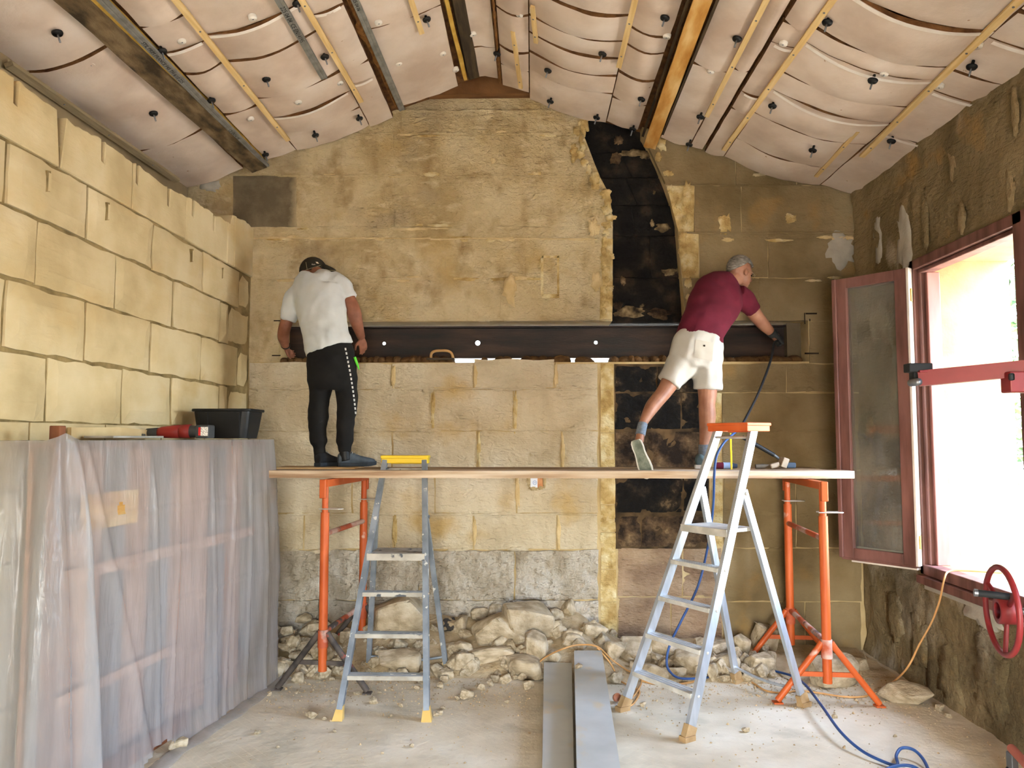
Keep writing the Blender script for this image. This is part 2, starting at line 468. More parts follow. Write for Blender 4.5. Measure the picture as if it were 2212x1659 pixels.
def poly_stone(poly, fn, front=0.0, depth=0.05, bev=0.008, jit=0.003, seed=0, step=0.06, flip=False):
    pts = []
    for k, p in enumerate(poly):
        q = poly[(k + 1) % len(poly)]
        L = math.hypot(q[0] - p[0], q[1] - p[1]); n = max(1, int(L / step))
        for i in range(n):
            t = i / n
            a = p[0] + (q[0] - p[0]) * t; b = p[1] + (q[1] - p[1]) * t
            pts.append((a + jit * n3(a * 14, b * 14, seed), b + jit * n3(a * 14, b * 14, seed + 5)))
    n = len(pts); inner = []
    for k in range(n):
        p0 = Vector(pts[k - 1]); p1 = Vector(pts[k]); p2 = Vector(pts[(k + 1) % n])
        e1 = (p1 - p0).normalized(); e2 = (p2 - p1).normalized()
        nn = Vector((-(e1 + e2).y, (e1 + e2).x))
        nn = nn.normalized() if nn.length > 1e-6 else Vector((-e1.y, e1.x))
        inner.append((p1.x + nn.x * bev, p1.y + nn.y * bev))
    vs = [fn(a, b, -depth) for a, b in pts] + [fn(a, b, front - bev) for a, b in pts] + [fn(a, b, front + 0.003 * n3(a * 5, b * 5, seed)) for a, b in inner]
    fs = []
    for k in range(n):
        k2 = (k + 1) % n
        fs.append((k, k2, n + k2, n + k)); fs.append((n + k, n + k2, 2 * n + k2, 2 * n + k))
    fs.append(tuple(range(2 * n, 3 * n)))
    if flip: fs = [f[::-1] for f in fs]
    return MB().add(vs, fs)

# ------------------------------------------------------------------ gable wall (back)
def bw(px, py):
    p = P(px, py, YB); return (p.x, p.z)
CHL = [(170, 1258), (250, 1258), (300, 1260), (340, 1274), (380, 1296), (420, 1317), (470, 1324), (560, 1324), (693, 1323)]
CHR = [(170, 1385), (290, 1388), (320, 1406), (360, 1424), (400, 1440), (440, 1455), (480, 1464), (540, 1468), (600, 1474), (693, 1481)]
def interp(t, y):
    for (y0, x0), (y1, x1) in zip(t, t[1:]):
        if y <= y1: return x0 + (x1 - x0) * max(0, (y - y0)) / (y1 - y0)
    return t[-1][1]
cl = lambda y: interp(CHL, y)
cr = lambda y: interp(CHR, y)
SLOT_T, SLOT_B, SLOT_L, SLOT_R, SLOT_R2 = 693, 777, 604, 1717, 1748
zt = bw(1150, SLOT_T)[1]; zb = bw(1150, SLOT_B)[1]
xs0 = bw(SLOT_L, 735)[0]; xs1 = bw(SLOT_R, 735)[0]; xs2 = bw(SLOT_R2, 735)[0]
TH = 0.46
JB = -0.014                                          # joints lie this far behind the stone faces
wm = MB()
wm.prism([(XO - 0.3, -0.2), (3.3, -0.2), (3.3, zb - 0.02), (XO - 0.3, zb - 0.02)], back_map, -TH, JB)
wm.prism([(XO - 0.3, zb - 0.02), (xs0, zb - 0.02), (xs0, zt), (XO - 0.3, zt)], back_map, -TH, JB)
wm.prism([(xs2, zb - 0.02), (3.3, zb - 0.02), (3.3, zt), (xs2, zt)], back_map, -TH, JB)
lft = [bw(x, y) for y, x in CHL]
rgt = [bw(x, y) for y, x in CHR]
wm.prism([(XO - 0.3, zt)] + [(lft[-1][0], zt)] + lft[-2::-1] + [(RX, 5.2), (XO - 0.3, 4.3)], back_map, -TH, JB)
wm.prism([(rgt[-1][0], zt), (3.3, zt), (3.3, 4.0), (1.2, 4.95)] + rgt[:-1], back_map, -TH, JB)
wall_back = struct(wm.build('wall_back', M_joint_b, fix=True), 'limestone gable wall with a sooted flue and a long slot')
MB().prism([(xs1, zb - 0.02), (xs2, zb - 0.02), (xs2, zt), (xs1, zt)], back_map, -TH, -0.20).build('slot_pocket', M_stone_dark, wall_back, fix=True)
sk = [bw(1327, 786), bw(1533, 786), bw(1533, 1186), bw(1329, 1186)]
MB().prism(sk[::-1], back_map, JB - .01, JB + .003).build('soot_joints', M_joint_soot, wall_back, fix=True)
# flue chase back
cm = MB()
cm.prism([(lft[-1][0] - 0.05, zt + 0.002), (rgt[-1][0] + 0.05, zt + 0.002), (rgt[-1][0] + 0.05, 4.75), (lft[0][0] - 0.3, 4.75)], back_map, -TH + 0.01, -0.17)
cm.build('flue_back', M_chase, wall_back, fix=True)

ST = []
def stone_at(xl0, xl1, xr0, xr1, y0, y1, m, gap=0.006, **kw):
    """pixel trapezoid: top y0 (left xl0, right xr0), bottom y1 (left xl1, right xr1)"""
    a0, b0 = bw(xl1, y1); a1, b1 = bw(xr1, y1); a2, b2 = bw(xr0, y0); a3, b3 = bw(xl0, y0)
    q = [(a0 + gap, b0 + gap), (a1 - gap, b1 + gap), (a2 - gap, b2 - gap), (a3 + gap, b3 - gap)]
    seed = len(ST) * 1.37
    o = quad_stone(q, back_map, seed=seed, **kw).build('stone', m, wall_back); ST.append(o); return o
rnd = random.Random(5)
UP = [(185, 290, [395, 560, 742, 866, 1012, 1158]), (290, 380, [395, 500, 605, 738, 850, 1062, 1168]),
      (380, 490, [395, 503, 640, 742, 852, 1040, 1222]), (490, 516, [430, 850]), (516, 603, [536, 742, 962, 1132, 1300]), (603, 693, [536, 702, 906, 1082, 1296])]
for (y0, y1, js) in UP:
    ends = js + ['c']
    for k in range(len(js)):
        r0 = cl(y0) if ends[k + 1] == 'c' else ends[k + 1]; r1 = cl(y1) if ends[k + 1] == 'c' else ends[k + 1]
        m = M_stone_b
        if y0 == 380 and js[k] == 503: m = M_stain
        if r1 - js[k] < 40 or (ends[k + 1] == 'c' and y0 >= 516): m = M_stone_y
        amp = 0.014 if ends[k + 1] == 'c' else 0.006
        stone_at(js[k], js[k], r0, r1, y0, y1, m, gap=0.0006, amp=amp + .004, jit=0.004, edge=0.001, step=0.05)
RT = [(300, 400, [1590, 1722, 1862]), (400, 503, [1500, 1602, 1862]), (503, 600, [1510, 1660, 1862]), (600, 693, [1640, 1862])]
for (y0, y1, js) in RT:
    l0, l1 = cr(y0), cr(y1)
    for k, x in enumerate(js):
        m = M_stone_y if (k == 0 and len(js) == 3 and y0 > 350) else M_stone_r
        stone_at(l0, l1, x, x, y0, y1, m, gap=0.003, amp=0.01 if k == 0 else 0.006, jit=0.008, edge=0.005, step=0.06)
        l0 = l1 = x
# rows under the slot
LOW = [(782, 840, [536, 668, 846, 1023, 1198, 1293]), (840, 930, [536, 745, 932, 1110, 1293]), (930, 1015, [536, 690, 847, 1031, 1213, 1293]),
       (1015, 1110, [536, 760, 940, 1115, 1293]), (1110, 1188, [536, 655, 850, 1022, 1204, 1293])]
for (y0, y1, js) in LOW:
    for k in range(len(js) - 1):
        top = y0 + (rnd.uniform(-8, 3) if y0 == 782 else 0)
        stone_at(js[k], js[k], js[k + 1], js[k + 1], top, y1, M_stone_low, gap=0.006 + 0.003 * rnd.random(), amp=0.006, jit=0.010, edge=0.007, step=0.055)
for (y0, y1, js) in [(1188, 1296, [536, 770, 905, 1112, 1293]), (1296, 1420, [536, 690, 880, 1060, 1293])]:
    for k in range(len(js) - 1):
        stone_at(js[k], js[k], js[k + 1], js[k + 1], y0, y1, M_stone_rough, gap=0.004, amp=0.026, jit=0.012, edge=0.006, step=0.022, freq=13, front=0.018)
# narrow filler column beside the flue
ycol = [785, 842, 880, 935, 1010, 1090, 1150, 1230, 1300, 1400]
for k in range(len(ycol) - 1):
    stone_at(1297, 1297, 1325 + k, 1326 + k, ycol[k], ycol[k + 1], M_stone_y, gap=0.003, amp=0.008 if k < 5 else 0.02, jit=0.006, edge=0.005, step=0.03, freq=9)
# sooted stones under the slot
SOOT = [(790, 848, [1328, 1420, 1532], M_soot), (848, 928, [1328, 1472, 1530], M_soot), (932, 1016, [1328, 1400, 1530], M_soot_brown),
        (1030, 1108, [1330, 1476, 1532], M_soot), (1114, 1182, [1334, 1386, 1534], M_soot_brown), (1184, 1290, [1334, 1475, 1560], M_scorch_pink),
        (1290, 1410, [1334, 1450, 1560], M_scorch_pink)]
for y0, y1, js, m in SOOT:
    for k in range(len(js) - 1):
        stone_at(js[k], js[k], js[k + 1], js[k + 1], y0, y1, m, gap=0.005, amp=0.013, jit=0.006, edge=0.005, step=0.03, freq=9, front=-0.004)
stone_at(1328, 1328, 1532, 1532, 1016, 1030, M_soot_brown, gap=0.003, amp=0.006, step=0.04)
for (y0, y1, js) in [(785, 848, [1534, 1700, 1862]), (848, 1016, [1534, 1560, 1862]), (1016, 1184, [1536, 1562, 1720, 1862]), (1184, 1300, [1562, 1700, 1862]), (1300, 1420, [1562, 1740, 1862])]:
    for k in range(len(js) - 1):
        stone_at(js[k], js[k], js[k + 1], js[k + 1], y0, y1, M_stone_y if js[k + 1] - js[k] < 40 else M_stone_r, gap=0.005, amp=0.007, jit=0.01, edge=0.006, step=0.06)
# blocks at the bottom of the flue recess
yc = [230, 318, 372, 432, 500, 592, 690]
def chase_map(a, b, d): return Vector((a, YB + 0.17 - d, b))
for k in range(len(yc) - 1):
    y0, y1 = yc[k], yc[k + 1]
    split = [None] if k in (0, 5) else [0.35 + 0.3 * ((k * 37) % 10) / 10]
    xa0, xa1, xb0, xb1 = cl(y0) - 6, cl(y1) - 6, cr(y0) + 6, cr(y1) + 6
    cuts = [0, 1] if split[0] is None else [0, split[0], 1]
    for i in range(len(cuts) - 1):
        def at(c, l, r): return l + (r - l) * c
        a0, b0 = bw(at(cuts[i], xa1, xb1), y1); a1, b1 = bw(at(cuts[i + 1], xa1, xb1), y1)
        a2, b2 = bw(at(cuts[i + 1], xa0, xb0), y0); a3, b3 = bw(at(cuts[i], xa0, xb0), y0)
        g = 0.006
        quad_stone([(a0 + g, b0 + g), (a1 - g, b1 + g), (a2 - g, b2 - g), (a3 + g, b3 - g)], chase_map, front=0.03, amp=0.016, step=0.045, jit=0.01,
                   seed=200 + k * 3 + i, freq=7).build('sooted_block', M_chase, wall_back)
# rough lumps along the flue edge, plaster patches
def lump(px, py, w, h, d, m, name='plaster_lump', seed=0, plane=bw, fn=back_map, base=0.0):
    mb = MB(); a, b = plane(px, py); rr = random.Random(seed); vs = []; n = 28
    sw = w * mpp(YB) / 2; sh = h * mpp(YB) / 2
    for ring, (s, dd) in enumerate(((1.0, -0.01), (0.93, d * 0.8), (0.45, d))):
        for k in range(n):
            t = 2 * PI * k / n; rj = 1 + 0.5 * n3(math.cos(t) * 1.5, math.sin(t) * 1.5, seed) + 0.45 * n3(math.cos(t) * 4, math.sin(t) * 4, seed + 3)
            vs.append(fn(a + math.cos(t) * sw * s * rj, b + math.sin(t) * sh * s * rj, base + dd * (1 + 0.4 * n3(t, ring, seed))))
    fs = [(r * n + k, r * n + (k + 1) % n, (r + 1) * n + (k + 1) % n, (r + 1) * n + k) for r in range(2) for k in range(n)] + [tuple(range(2 * n, 3 * n))]
    mb.add(vs, fs, 0, True)
    return mb.build(name, m, wall_back, fix=True)
rs = random.Random(31)
M_fill = mat('fresh_filler', [lin(198, 172, 122), lin(216, 194, 148)], scale=8, rough=1, bump=0.9, bscale=30, bdist=0.02)
lump(1102, 622, 34, 62, 0.05, M_fill, seed=3); lump(1282, 492, 24, 46, 0.02, M_fill, seed=4); lump(1288, 610, 28, 40, 0.025, M_fill, seed=5)
lump(1066, 347, 14, 11, 0.015, M_fill, seed=6); lump(1566, 482, 26, 48, 0.012, M_stone_y, seed=7); lump(1708, 472, 26, 20, 0.012, M_stone_y, seed=8)
lump(1306, 560, 22, 50, 0.02, M_stone_y, seed=9); lump(1240, 330, 20, 40, 0.02, M_stone_y, seed=10); lump(1262, 270, 18, 44, 0.03, M_stone_y, seed=12)
lump(1430, 310, 22, 34, 0.02, M_stone_y, seed=13); lump(1484, 420, 22, 60, 0.02, M_stone_y, seed=14)
lump(1815, 540, 60, 70, 0.008, M_lime, seed=15, name='lime_patch'); lump(455, 400, 46, 30, 0.008, M_lime, seed=16, name='lime_patch')
M_debris = mat('sooty_mortar_crumbs', [lin(46, 38, 30), lin(112, 94, 66), lin(158, 138, 102)], scale=13, rough=1, bump=1, bscale=30, bdist=.03, detail=8)
# pale and sooty debris inside the flue recess
chm = lambda a, b, d: chase_map(a, b, d + .035)
for i, (px, py, w, h, m) in enumerate([(1372, 318, 66, 16, M_debris), (1400, 322, 24, 20, M_debris), (1334, 330, 26, 30, M_soot_brown), (1436, 482, 34, 20, M_debris), (1414, 474, 8, 18, M_debris), (1452, 580, 30, 16, M_debris),
                                      (1365, 668, 74, 26, M_debris), (1340, 655, 20, 24, M_soot_brown), (1430, 672, 56, 22, M_soot_brown), (1340, 290, 20, 24, M_soot_brown), (1418, 405, 6, 8, M_debris), (1350, 600, 12, 24, M_soot_brown)]):
    lump(px, py, w, h, .012, m, 'flue_debris', 130 + i, bw, chm)
# ragged stone chips along both flue edges
for i in range(26):
    y = 250 + 440 * i / 26.0; e = cl(y) - rs.uniform(4, 22)
    lump(e, y, rs.uniform(10, 24), rs.uniform(12, 30), rs.uniform(.008, .03), M_stone_y, 'broken_edge', 160 + i)
    if i % 2: lump(cr(y + 40) + rs.uniform(4, 16), y + 40, rs.uniform(10, 20), rs.uniform(14, 30), rs.uniform(.008, .025), M_stone_y, 'broken_edge', 190 + i)
# smeared mortar along the joints of the gable wall
for i in range(130):
    row = rs.choice([290, 290, 380, 380, 490, 490, 516, 516, 516, 603, 840, 840, 930, 930, 1015, 1110, 1188]); px = rs.uniform(560, 1290) if rs.random() < .8 else rs.uniform(1560, 1840)
    lump(px, row + rs.uniform(-4, 4), rs.uniform(16, 60), rs.uniform(4, 11), rs.uniform(.004, .010), rs.choice([M_fill, M_stone_y, M_stone_b]) if row < 700 else (M_stone_low if px < 1300 else M_stone_r), 'mortar_smear', 220 + i)
for i, (px, y0, y1) in enumerate([(846, 785, 838), (1024, 785, 838), (1198, 785, 838), (932, 842, 928), (1110, 845, 925), (1031, 935, 1010), (1213, 940, 1012), (850, 1112, 1185), (1022, 1114, 1185), (1204, 1114, 1186), (1115, 1020, 1105)]):
    lump(px + 3, (y0 + y1) / 2, 9, y1 - y0, .006, rs.choice([M_fill, M_stone_y]), 'mortar_smear', 320 + i)
def band(y, x0, x1, h, d, m, seed, name='mortar_band'):
    n = int((x1 - x0) / 7); vs = []
    for k in range(n + 1):
        px = x0 + (x1 - x0) * k / n; w = h * (.55 + .9 * abs(n3(px * .05, seed, 1))); c = y + 3 * n3(px * .012, seed, 4)
        for (dy, dd) in ((w, -.004), (w * .6, d * (.7 + .5 * n3(px * .08, 3, seed))), (-w * .5, d * (.8 + .5 * n3(px * .1, 8, seed))), (-w, -.004)):
            a, b = bw(px, c + dy); vs.append(back_map(a, b, dd + .004))
    MB().add(vs, [(4 * k + q, 4 * k + 4 + q, 4 * k + 5 + q, 4 * k + 1 + q) for k in range(n) for q in range(3)], 0, True).build(name, m, wall_back)
for i, (y, x0, x1, h, d, m) in enumerate([(515, 548, 930, 2.2, .012, M_fill), (516, 930, 1290, 2.4, .012, M_fill), (602, 690, 960, 6, .006, M_stone_b), (603, 980, 1180, 5, .005, M_stone_y), (380, 600, 905, 3.5, .010, M_stone_b), (381, 985, 1250, 3.5, .012, M_stone_b),
                                         (288, 690, 1010, 3.5, .010, M_stone_b), (289, 1060, 1250, 4, .008, M_stone_b), (240, 800, 1240, 4, .012, M_stone_b), (492, 600, 1000, 3, .008, M_stone_b), (840, 560, 1290, 3, .007, M_stone_low), (929, 560, 900, 4, .006, M_stone_low), (928, 920, 1290, 4, .006, M_stone_low), (1111, 620, 1290, 3.5, .006, M_stone_low), (690, 560, 1320, 2, .008, M_stone_b),
                                         (503, 1480, 1850, 3, .010, M_stone_r), (401, 1500, 1730, 3, .01, M_stone_r)]):
    band(y, x0, x1, h, d, m, 10 + i)
# chipped knobs and gouged scars on the stone faces
for i in range(60):
    px, py = (rs.uniform(560, 1280), rs.choice([rs.uniform(300, 680), rs.uniform(800, 1180)]))
    if 640 < px < 800 and py > 560: continue
    lump(px, py, rs.uniform(5, 26), rs.uniform(3, 9), rs.uniform(.004, .009), M_stone_b if py < 700 else M_stone_low, 'tool_scar', 400 + i)
# small framed blind pocket
fx = MB()
for (x0, y0, x1, y1) in [(1170, 553, 1208, 558), (1170, 636, 1208, 644), (1168, 553, 1174, 640), (1203, 553, 1208, 640)]:
    (a0, b1), (a1, b0) = bw(x0, y0), bw(x1, y1)
    fx.prism([(a0, b0), (a1, b0), (a1, b1), (a0, b1)], back_map, -0.01, 0.012)
fx.build('pocket_frame', M_stone_y, wall_back, fix=True)
(a0, b1), (a1, b0) = bw(1174, 558), bw(1203, 636)
MB().prism([(a0, b0), (a1, b0), (a1, b1), (a0, b1)], back_map, -0.01, 0.009).build('pocket_filling', M_stone_b, wall_back, fix=True)
for (x0, x1, y0, y1, m) in [(536, 603, 693, 782, M_stone_b), (1749, 1862, 693, 785, M_stone_r)]: stone_at(x0, x0, x1, x1, y0, y1, m, gap=.002, amp=.005, edge=.004, step=.05)
# marking lines beside the slot corners
mk = mat('pencil_line', [lin(40, 32, 22)], rough=1)
for (x0, y0, x1, y1) in [(592, 692, 606, 694), (588, 767, 606, 769), (1748, 689, 1750, 694), (1738, 762, 1768, 765), (1737, 676, 1739, 700), (1740, 676, 1764, 679)]:
    (a0, b1), (a1, b0) = bw(x0, y0), bw(x1, y1)
    MB().prism([(a0, b0), (a1, b0), (a1, b1), (a0, b1)], back_map, 0.0, 0.0085).build('marking_line', mk, wall_back, fix=True)

# ------------------------------------------------------------------ left wall: new limestone blocks on a mortar core
TOPZ = 3.40
wl = MB()
wl.bbox((XL - 0.30, 1.0, -0.1), (XL - 0.02, YB, TOPZ - 0.17))
wall_left = struct(wl.build('wall_left', M_joint_l, fix=True), 'wall of big pale limestone blocks with a ragged top')
MB().bbox((XO - 0.3, -2.6, -0.2), (XO, YB + 0.1, 4.1)).build('wall_outer', M_outer)
struct(bpy.data.objects['wall_outer'], 'old outer wall behind the stone leaf')
MB().bbox((XO, -2.6, -0.1), (XL - 0.30, 1.0, 3.25)).build('wall_left_front', M_outer)
struct(bpy.data.objects['wall_left_front'])
def lw(px, py):
    p = PX(px, py, XL); return p.y
ZC = [0.17, 0.50, 0.83, 1.16, 1.487, 1.817, 2.147, 2.477, 2.803, 3.110]
COURSES = {5: [(105, 820), (268, 855), (373, 870), (476, 880), (494, 880)], 6: [(188, 700), (328, 740), (436, 760), (515, 780)],
           7: [(82, 520), (252, 600), (378, 640), (478, 690), (496, 690)], 8: [(192, 430), (333, 520), (441, 560), (519, 600)]}
k = 0
for c in range(5):
    ys = [1.0 + 0.33 * (c % 2)]
    while ys[-1] < YB - 0.4: ys.append(ys[-1] + 0.66)
    ys.append(YB - 0.005)
    for a, b in zip(ys, ys[1:]):
        k += 1
        quad_stone([(a + 0.006, ZC[c] + 0.006), (b - 0.006, ZC[c] + 0.006), (b - 0.006, ZC[c + 1] - 0.006), (a + 0.006, ZC[c + 1] - 0.006)], left_map,
                   seed=k * 2.3, amp=0.004, step=0.2).build('stone_block', M_stone_l, wall_left)
for c, js in COURSES.items():
    ys = [lw(*j) for j in js]; first = ys[0]
    pre = []
    while first > 1.7: first -= 0.64; pre.insert(0, first)
    ys = [1.02] + pre + ys + [YB - 0.006]
    for a, b in zip(ys, ys[1:]):
        if b - a < 0.03: continue
        k += 1
        narrow = b - a < 0.2
        g = 0.007 + 0.004 * rnd.random()
        z0, z1 = ZC[c], ZC[c + 1]
        tilt = rnd.uniform(-0.006, 0.006)
        quad_stone([(a + g, z0 + g), (b - g, z0 + g + tilt), (b - g, z1 - g + tilt), (a + g, z1 - g)], left_map,
                   front=(-0.012 if (b > YB - 0.05) else rnd.uniform(-0.004, 0.006)), seed=k * 2.3, amp=0.005, step=0.07, jit=0.012, edge=0.012).build('stone_block', M_stone_l, wall_left)
# top course with broken edge and upright slots
tj = [1.02, 1.7, 2.35, 3.02] + [lw(133, 300), lw(287, 400), lw(403, 460), lw(491, 540), lw(507, 540), YB - 0.006]
slots = [(38, 165), (138, 232), (225, 290), (299, 342), (366, 392), (418, 430), (463, 465)]
slot_y = [lw(*s) for s in slots]
for i in range(len(tj) - 1):
    a, b = tj[i] + 0.007, tj[i + 1] - 0.007
    if b - a < 0.02: continue
    z0 = ZC[9] + 0.008
    top = lambda y: TOPZ + 0.022 * n3(y * 4, 0.3, 7) + 0.014 * n3(y * 17, 0.7, 3) + (0.09 if y > 6.0 else 0) + 0.03 * max(0, y - 4.5)
    pts = [(a, z0), (b, z0)]
    n = max(2, int((b - a) / 0.035))
    ups = []
    for t in range(n + 1):
        y = b - (b - a) * t / n
        ups.append((y, top(y)))
    outp = []
    for (y, z) in ups:
        if any(abs(y - s) < 0.022 for s in slot_y): continue
        outp.append((y, z))
    for s in slot_y:
        if a + 0.03 < s < b - 0.03:
            dep = 0.13
            outp += [(s + 0.021, top(s)), (s + 0.017, top(s) - dep), (s - 0.015, top(s) - dep + 0.01), (s - 0.021, top(s))]
    outp.sort(key=lambda q: -q[0])
    # keep slot walls in order (right rim, right foot, left foot, left rim)
    pts += outp
    poly_stone(pts, left_map, depth=0.28, bev=0.006, jit=0.003, seed=i * 3.3, step=0.2).build('stone_block', M_stone_l, wall_left, fix=True)
for (px, py, w, h) in [(101, 392, 0.030, 0.115), (230, 457, 0.028, 0.11), (413, 552, 0.026, 0.10), (479, 590, 0.02, 0.09)]:
    p = PX(px, py, XL)
    MB().prism([(p.y - w / 2, p.z - h / 2), (p.y + w / 2, p.z - h / 2 + 0.01), (p.y + w / 2, p.z + h / 2), (p.y - w / 2, p.z + h / 2 - 0.006)], left_map, -0.03, 0.010).build('slot_shade_rim', M_joint_l, wall_left, fix=True)  # dark raised rim, stands in for the shadow edge of the recessed slot
    MB().prism([(p.y - w / 2 + .012, p.z - h / 2 + .008), (p.y + w / 2 + .004, p.z - h / 2 + 0.014), (p.y + w / 2 + .004, p.z + h / 2 - .012), (p.y - w / 2 + .012, p.z + h / 2 - 0.014)], left_map, -0.03, 0.0115).build('slot_plug', M_stone_l, wall_left, fix=True)

# ------------------------------------------------------------------ right wall with window opening
WY0, WY1, WZ0, WZ1 = 4.22, 5.48, 0.80, 2.99
W2 = (1.15, 2.05, 0.80, 2.95)
def near(v, lst): return min(abs(v - q) for q in lst)
yg = sorted(set([-2.6, -1.0, W2[0], 1.6, W2[1], 3.0] + [round(3.0 + 0.06 * i, 3) for i in range(1, 59)] + [WY0, WY1]))
yg = [y for y in yg if y in (WY0, WY1) or near(y, (WY0, WY1)) > 0.02]
zg = sorted(set([round(-0.1 + 0.06 * i, 3) for i in range(73)] + [WZ0, WZ1, W2[2], W2[3]]))
zg = [z for z in zg if z in (WZ0, WZ1, W2[2], W2[3]) or near(z, (WZ0, WZ1, W2[2], W2[3])) > 0.02]
def hole(y, z): return (WY0 < y < WY1 and WZ0 < z < WZ1) or (W2[0] < y < W2[1] and W2[2] < z < W2[3])
rw = MB(); vs = []
for z in zg:
    for y in yg:
        d = 0.0
        if y > 2.9:
            d = 0.022 * n3(y * 2.2, z * 2.2, 2) + 0.016 * n3(y * 6, z * 6, 8) + 0.009 * n3(y * 15, z * 15, 4)
            if z < 0.75: d += 0.035 * (0.75 - z) * (1 + n3(y * 3, z * 3, 5)) + 0.014 * n3(y * 9, z * 9, 11)
            if z > 3.05: d += 0.012 * (1 if n3(y * 1.8, z * 2.5, 21) > 0.05 else -0.6)
        if near(y, (WY0, WY1)) < 0.001 or near(z, (WZ0, WZ1)) < 0.001: d *= 0.2
        vs.append((XR - d, y, z))
W = len(yg)
fs = [(j * W + i, j * W + i + 1, (j + 1) * W + i + 1, (j + 1) * W + i) for j in range(len(zg) - 1) for i in range(W - 1)
      if not hole((yg[i] + yg[i + 1]) / 2, (zg[j] + zg[j + 1]) / 2)]
rw.add(vs, fs, 0, True)
XE = XR + 0.66
def xmap(a, b, d): return Vector((d, a, b))
for (y0, y1, z0, z1) in [(-2.6, W2[0], -0.1, 4.3), (W2[0], W2[1], -0.1, W2[2]), (W2[0], W2[1], W2[3], 4.3), (W2[1], WY0, -0.1, 4.3),
                         (WY0, WY1, -0.1, WZ0), (WY0, WY1, WZ1, 4.3), (WY1, YB + 0.1, -0.1, 4.3)]:
    rw.bbox((XR + 0.06, y0, z0), (XE, y1, z1), 1)
wall_right = struct(rw.build('wall_right', [M_plaster_r, M_reveal], fix=False), 'rough stone wall with old plaster and a window')
M_patch = mat('tan_plaster_patch', [lin(132, 112, 78), lin(156, 136, 100)], scale=5, rough=1, bump=.9, bscale=22, bdist=.03)
def rmap(a, b, d): return Vector((XR - d, a, b))
def rwp(px, py):
    p = PX(px, py, XR); return (p.y, p.z)
def rlump(px, py, w, h, d, m, name, seed):
    p = PX(px, py, XR); s = YB / p.y
    return lump(px, py, w / s, h / s, d, m, name, seed, rwp, rmap, 0.012)
for i, (px, py, w, h, m) in enumerate([(1955, 520, 60, 150, M_lime), (1900, 520, 36, 110, M_lime), (2000, 470, 24, 130, M_plaster_r), (2060, 330, 26, 100, M_patch),
                                       (2195, 240, 22, 100, M_patch), (2185, 410, 24, 90, M_patch), (2080, 470, 24, 70, M_patch), (2130, 1330, 130, 60, M_lime)]):
    o = rlump(px, py, w, h, 0.006, m, 'plaster_patch', 40 + i)
    o.parent = None; o.matrix_parent_inverse = Matrix.Identity(4); attach(o, wall_right)
# lower rough stones of the right wall
for i, (px, py, w, h) in enumerate([(1990, 1390, 70, 120), (2060, 1470, 90, 120), (2150, 1480, 120, 170), (2150, 1390, 120, 60), (1940, 1330, 60, 110), (2190, 1590, 60, 60)]):
    o = rlump(px, py, w, h, 0.02, M_plaster_r, 'rough_stone', 60 + i)
    o.parent = None; o.matrix_parent_inverse = Matrix.Identity(4); attach(o, wall_right)

# ------------------------------------------------------------------ wall behind the camera with a doorway, floor, outside ground
wf = MB()
for (x0, x1, z0, z1) in [(-3.3, -0.65, -0.1, 5), (1.05, 3.5, -0.1, 5), (-0.65, 1.05, 2.3, 5)]:
    wf.bbox((x0, -2.9, z0), (x1, -2.6, z1))
struct(wf.build('wall_front', M_outer), 'wall behind the camera with a wide doorway')
fl = MB(); vs = []; nx, ny = 62, 94
for j in range(ny + 1):
    for i in range(nx + 1):
        x = -3.3 + 6.6 * i / nx; y = -2.9 + 9.9 * j / ny
        vs.append((x, y, 0.004 * n3(x * 2, y * 2, 1) + 0.003 * n3(x * 7, y * 7, 2)))
fl.add(vs, [(j * (nx + 1) + i, j * (nx + 1) + i + 1, (j + 1) * (nx + 1) + i + 1, (j + 1) * (nx + 1) + i) for j in range(ny) for i in range(nx)], 0, True)
fl.bbox((-3.3, -2.9, -0.2), (3.3, 7.0, -0.03))
floor = struct(fl.build('floor', M_floor), 'dust covered pale tiled floor')
M_ground = mat('pale_gravel', [lin(176, 168, 150), lin(194, 186, 168)], scale=3, rough=1)
gm = MB(); gm.add([(-60, -60, -0.22), (60, -60, -0.22), (60, 60, -0.22), (-60, 60, -0.22)], [(0, 1, 2, 3)])
struct(gm.build('exterior_ground', M_ground), 'pale gravel ground outside the window')

# ------------------------------------------------------------------ roof underside
M_roofwood = mat('roof_boards', [lin(96, 62, 34), lin(132, 92, 54)], scale=3, stretch=(1, 6, 1), rough=0.9, bump=0.5, bscale=30)
rf = MB()
def slope_prism(x0, x1, y0, y1, off0, off1, mi=0):
    vs = []
    for off in (off0, off1):
        for (x, y) in ((x0, y0), (x1, y0), (x1, y1), (x0, y1)): vs.append((x, y, roof_z((x0 + x1) / 2) + (x - (x0 + x1) / 2) * (SL if x0 < RX - 0.01 else -SR) + off))
    rf.add(vs, [(3, 2, 1, 0), (4, 5, 6, 7), (0, 1, 5, 4), (1, 2, 6, 5), (2, 3, 7, 6), (3, 0, 4, 7)], mi)
slope_prism(-3.6, RX, -3.0, 7.1, 0.07, 0.3)
slope_prism(RX, 3.6, -3.0, 7.1, 0.07, 0.3)
ceiling = struct(rf.build('ceiling', M_fiber, fix=True), 'sloping roof underside of torn paper faced insulation')
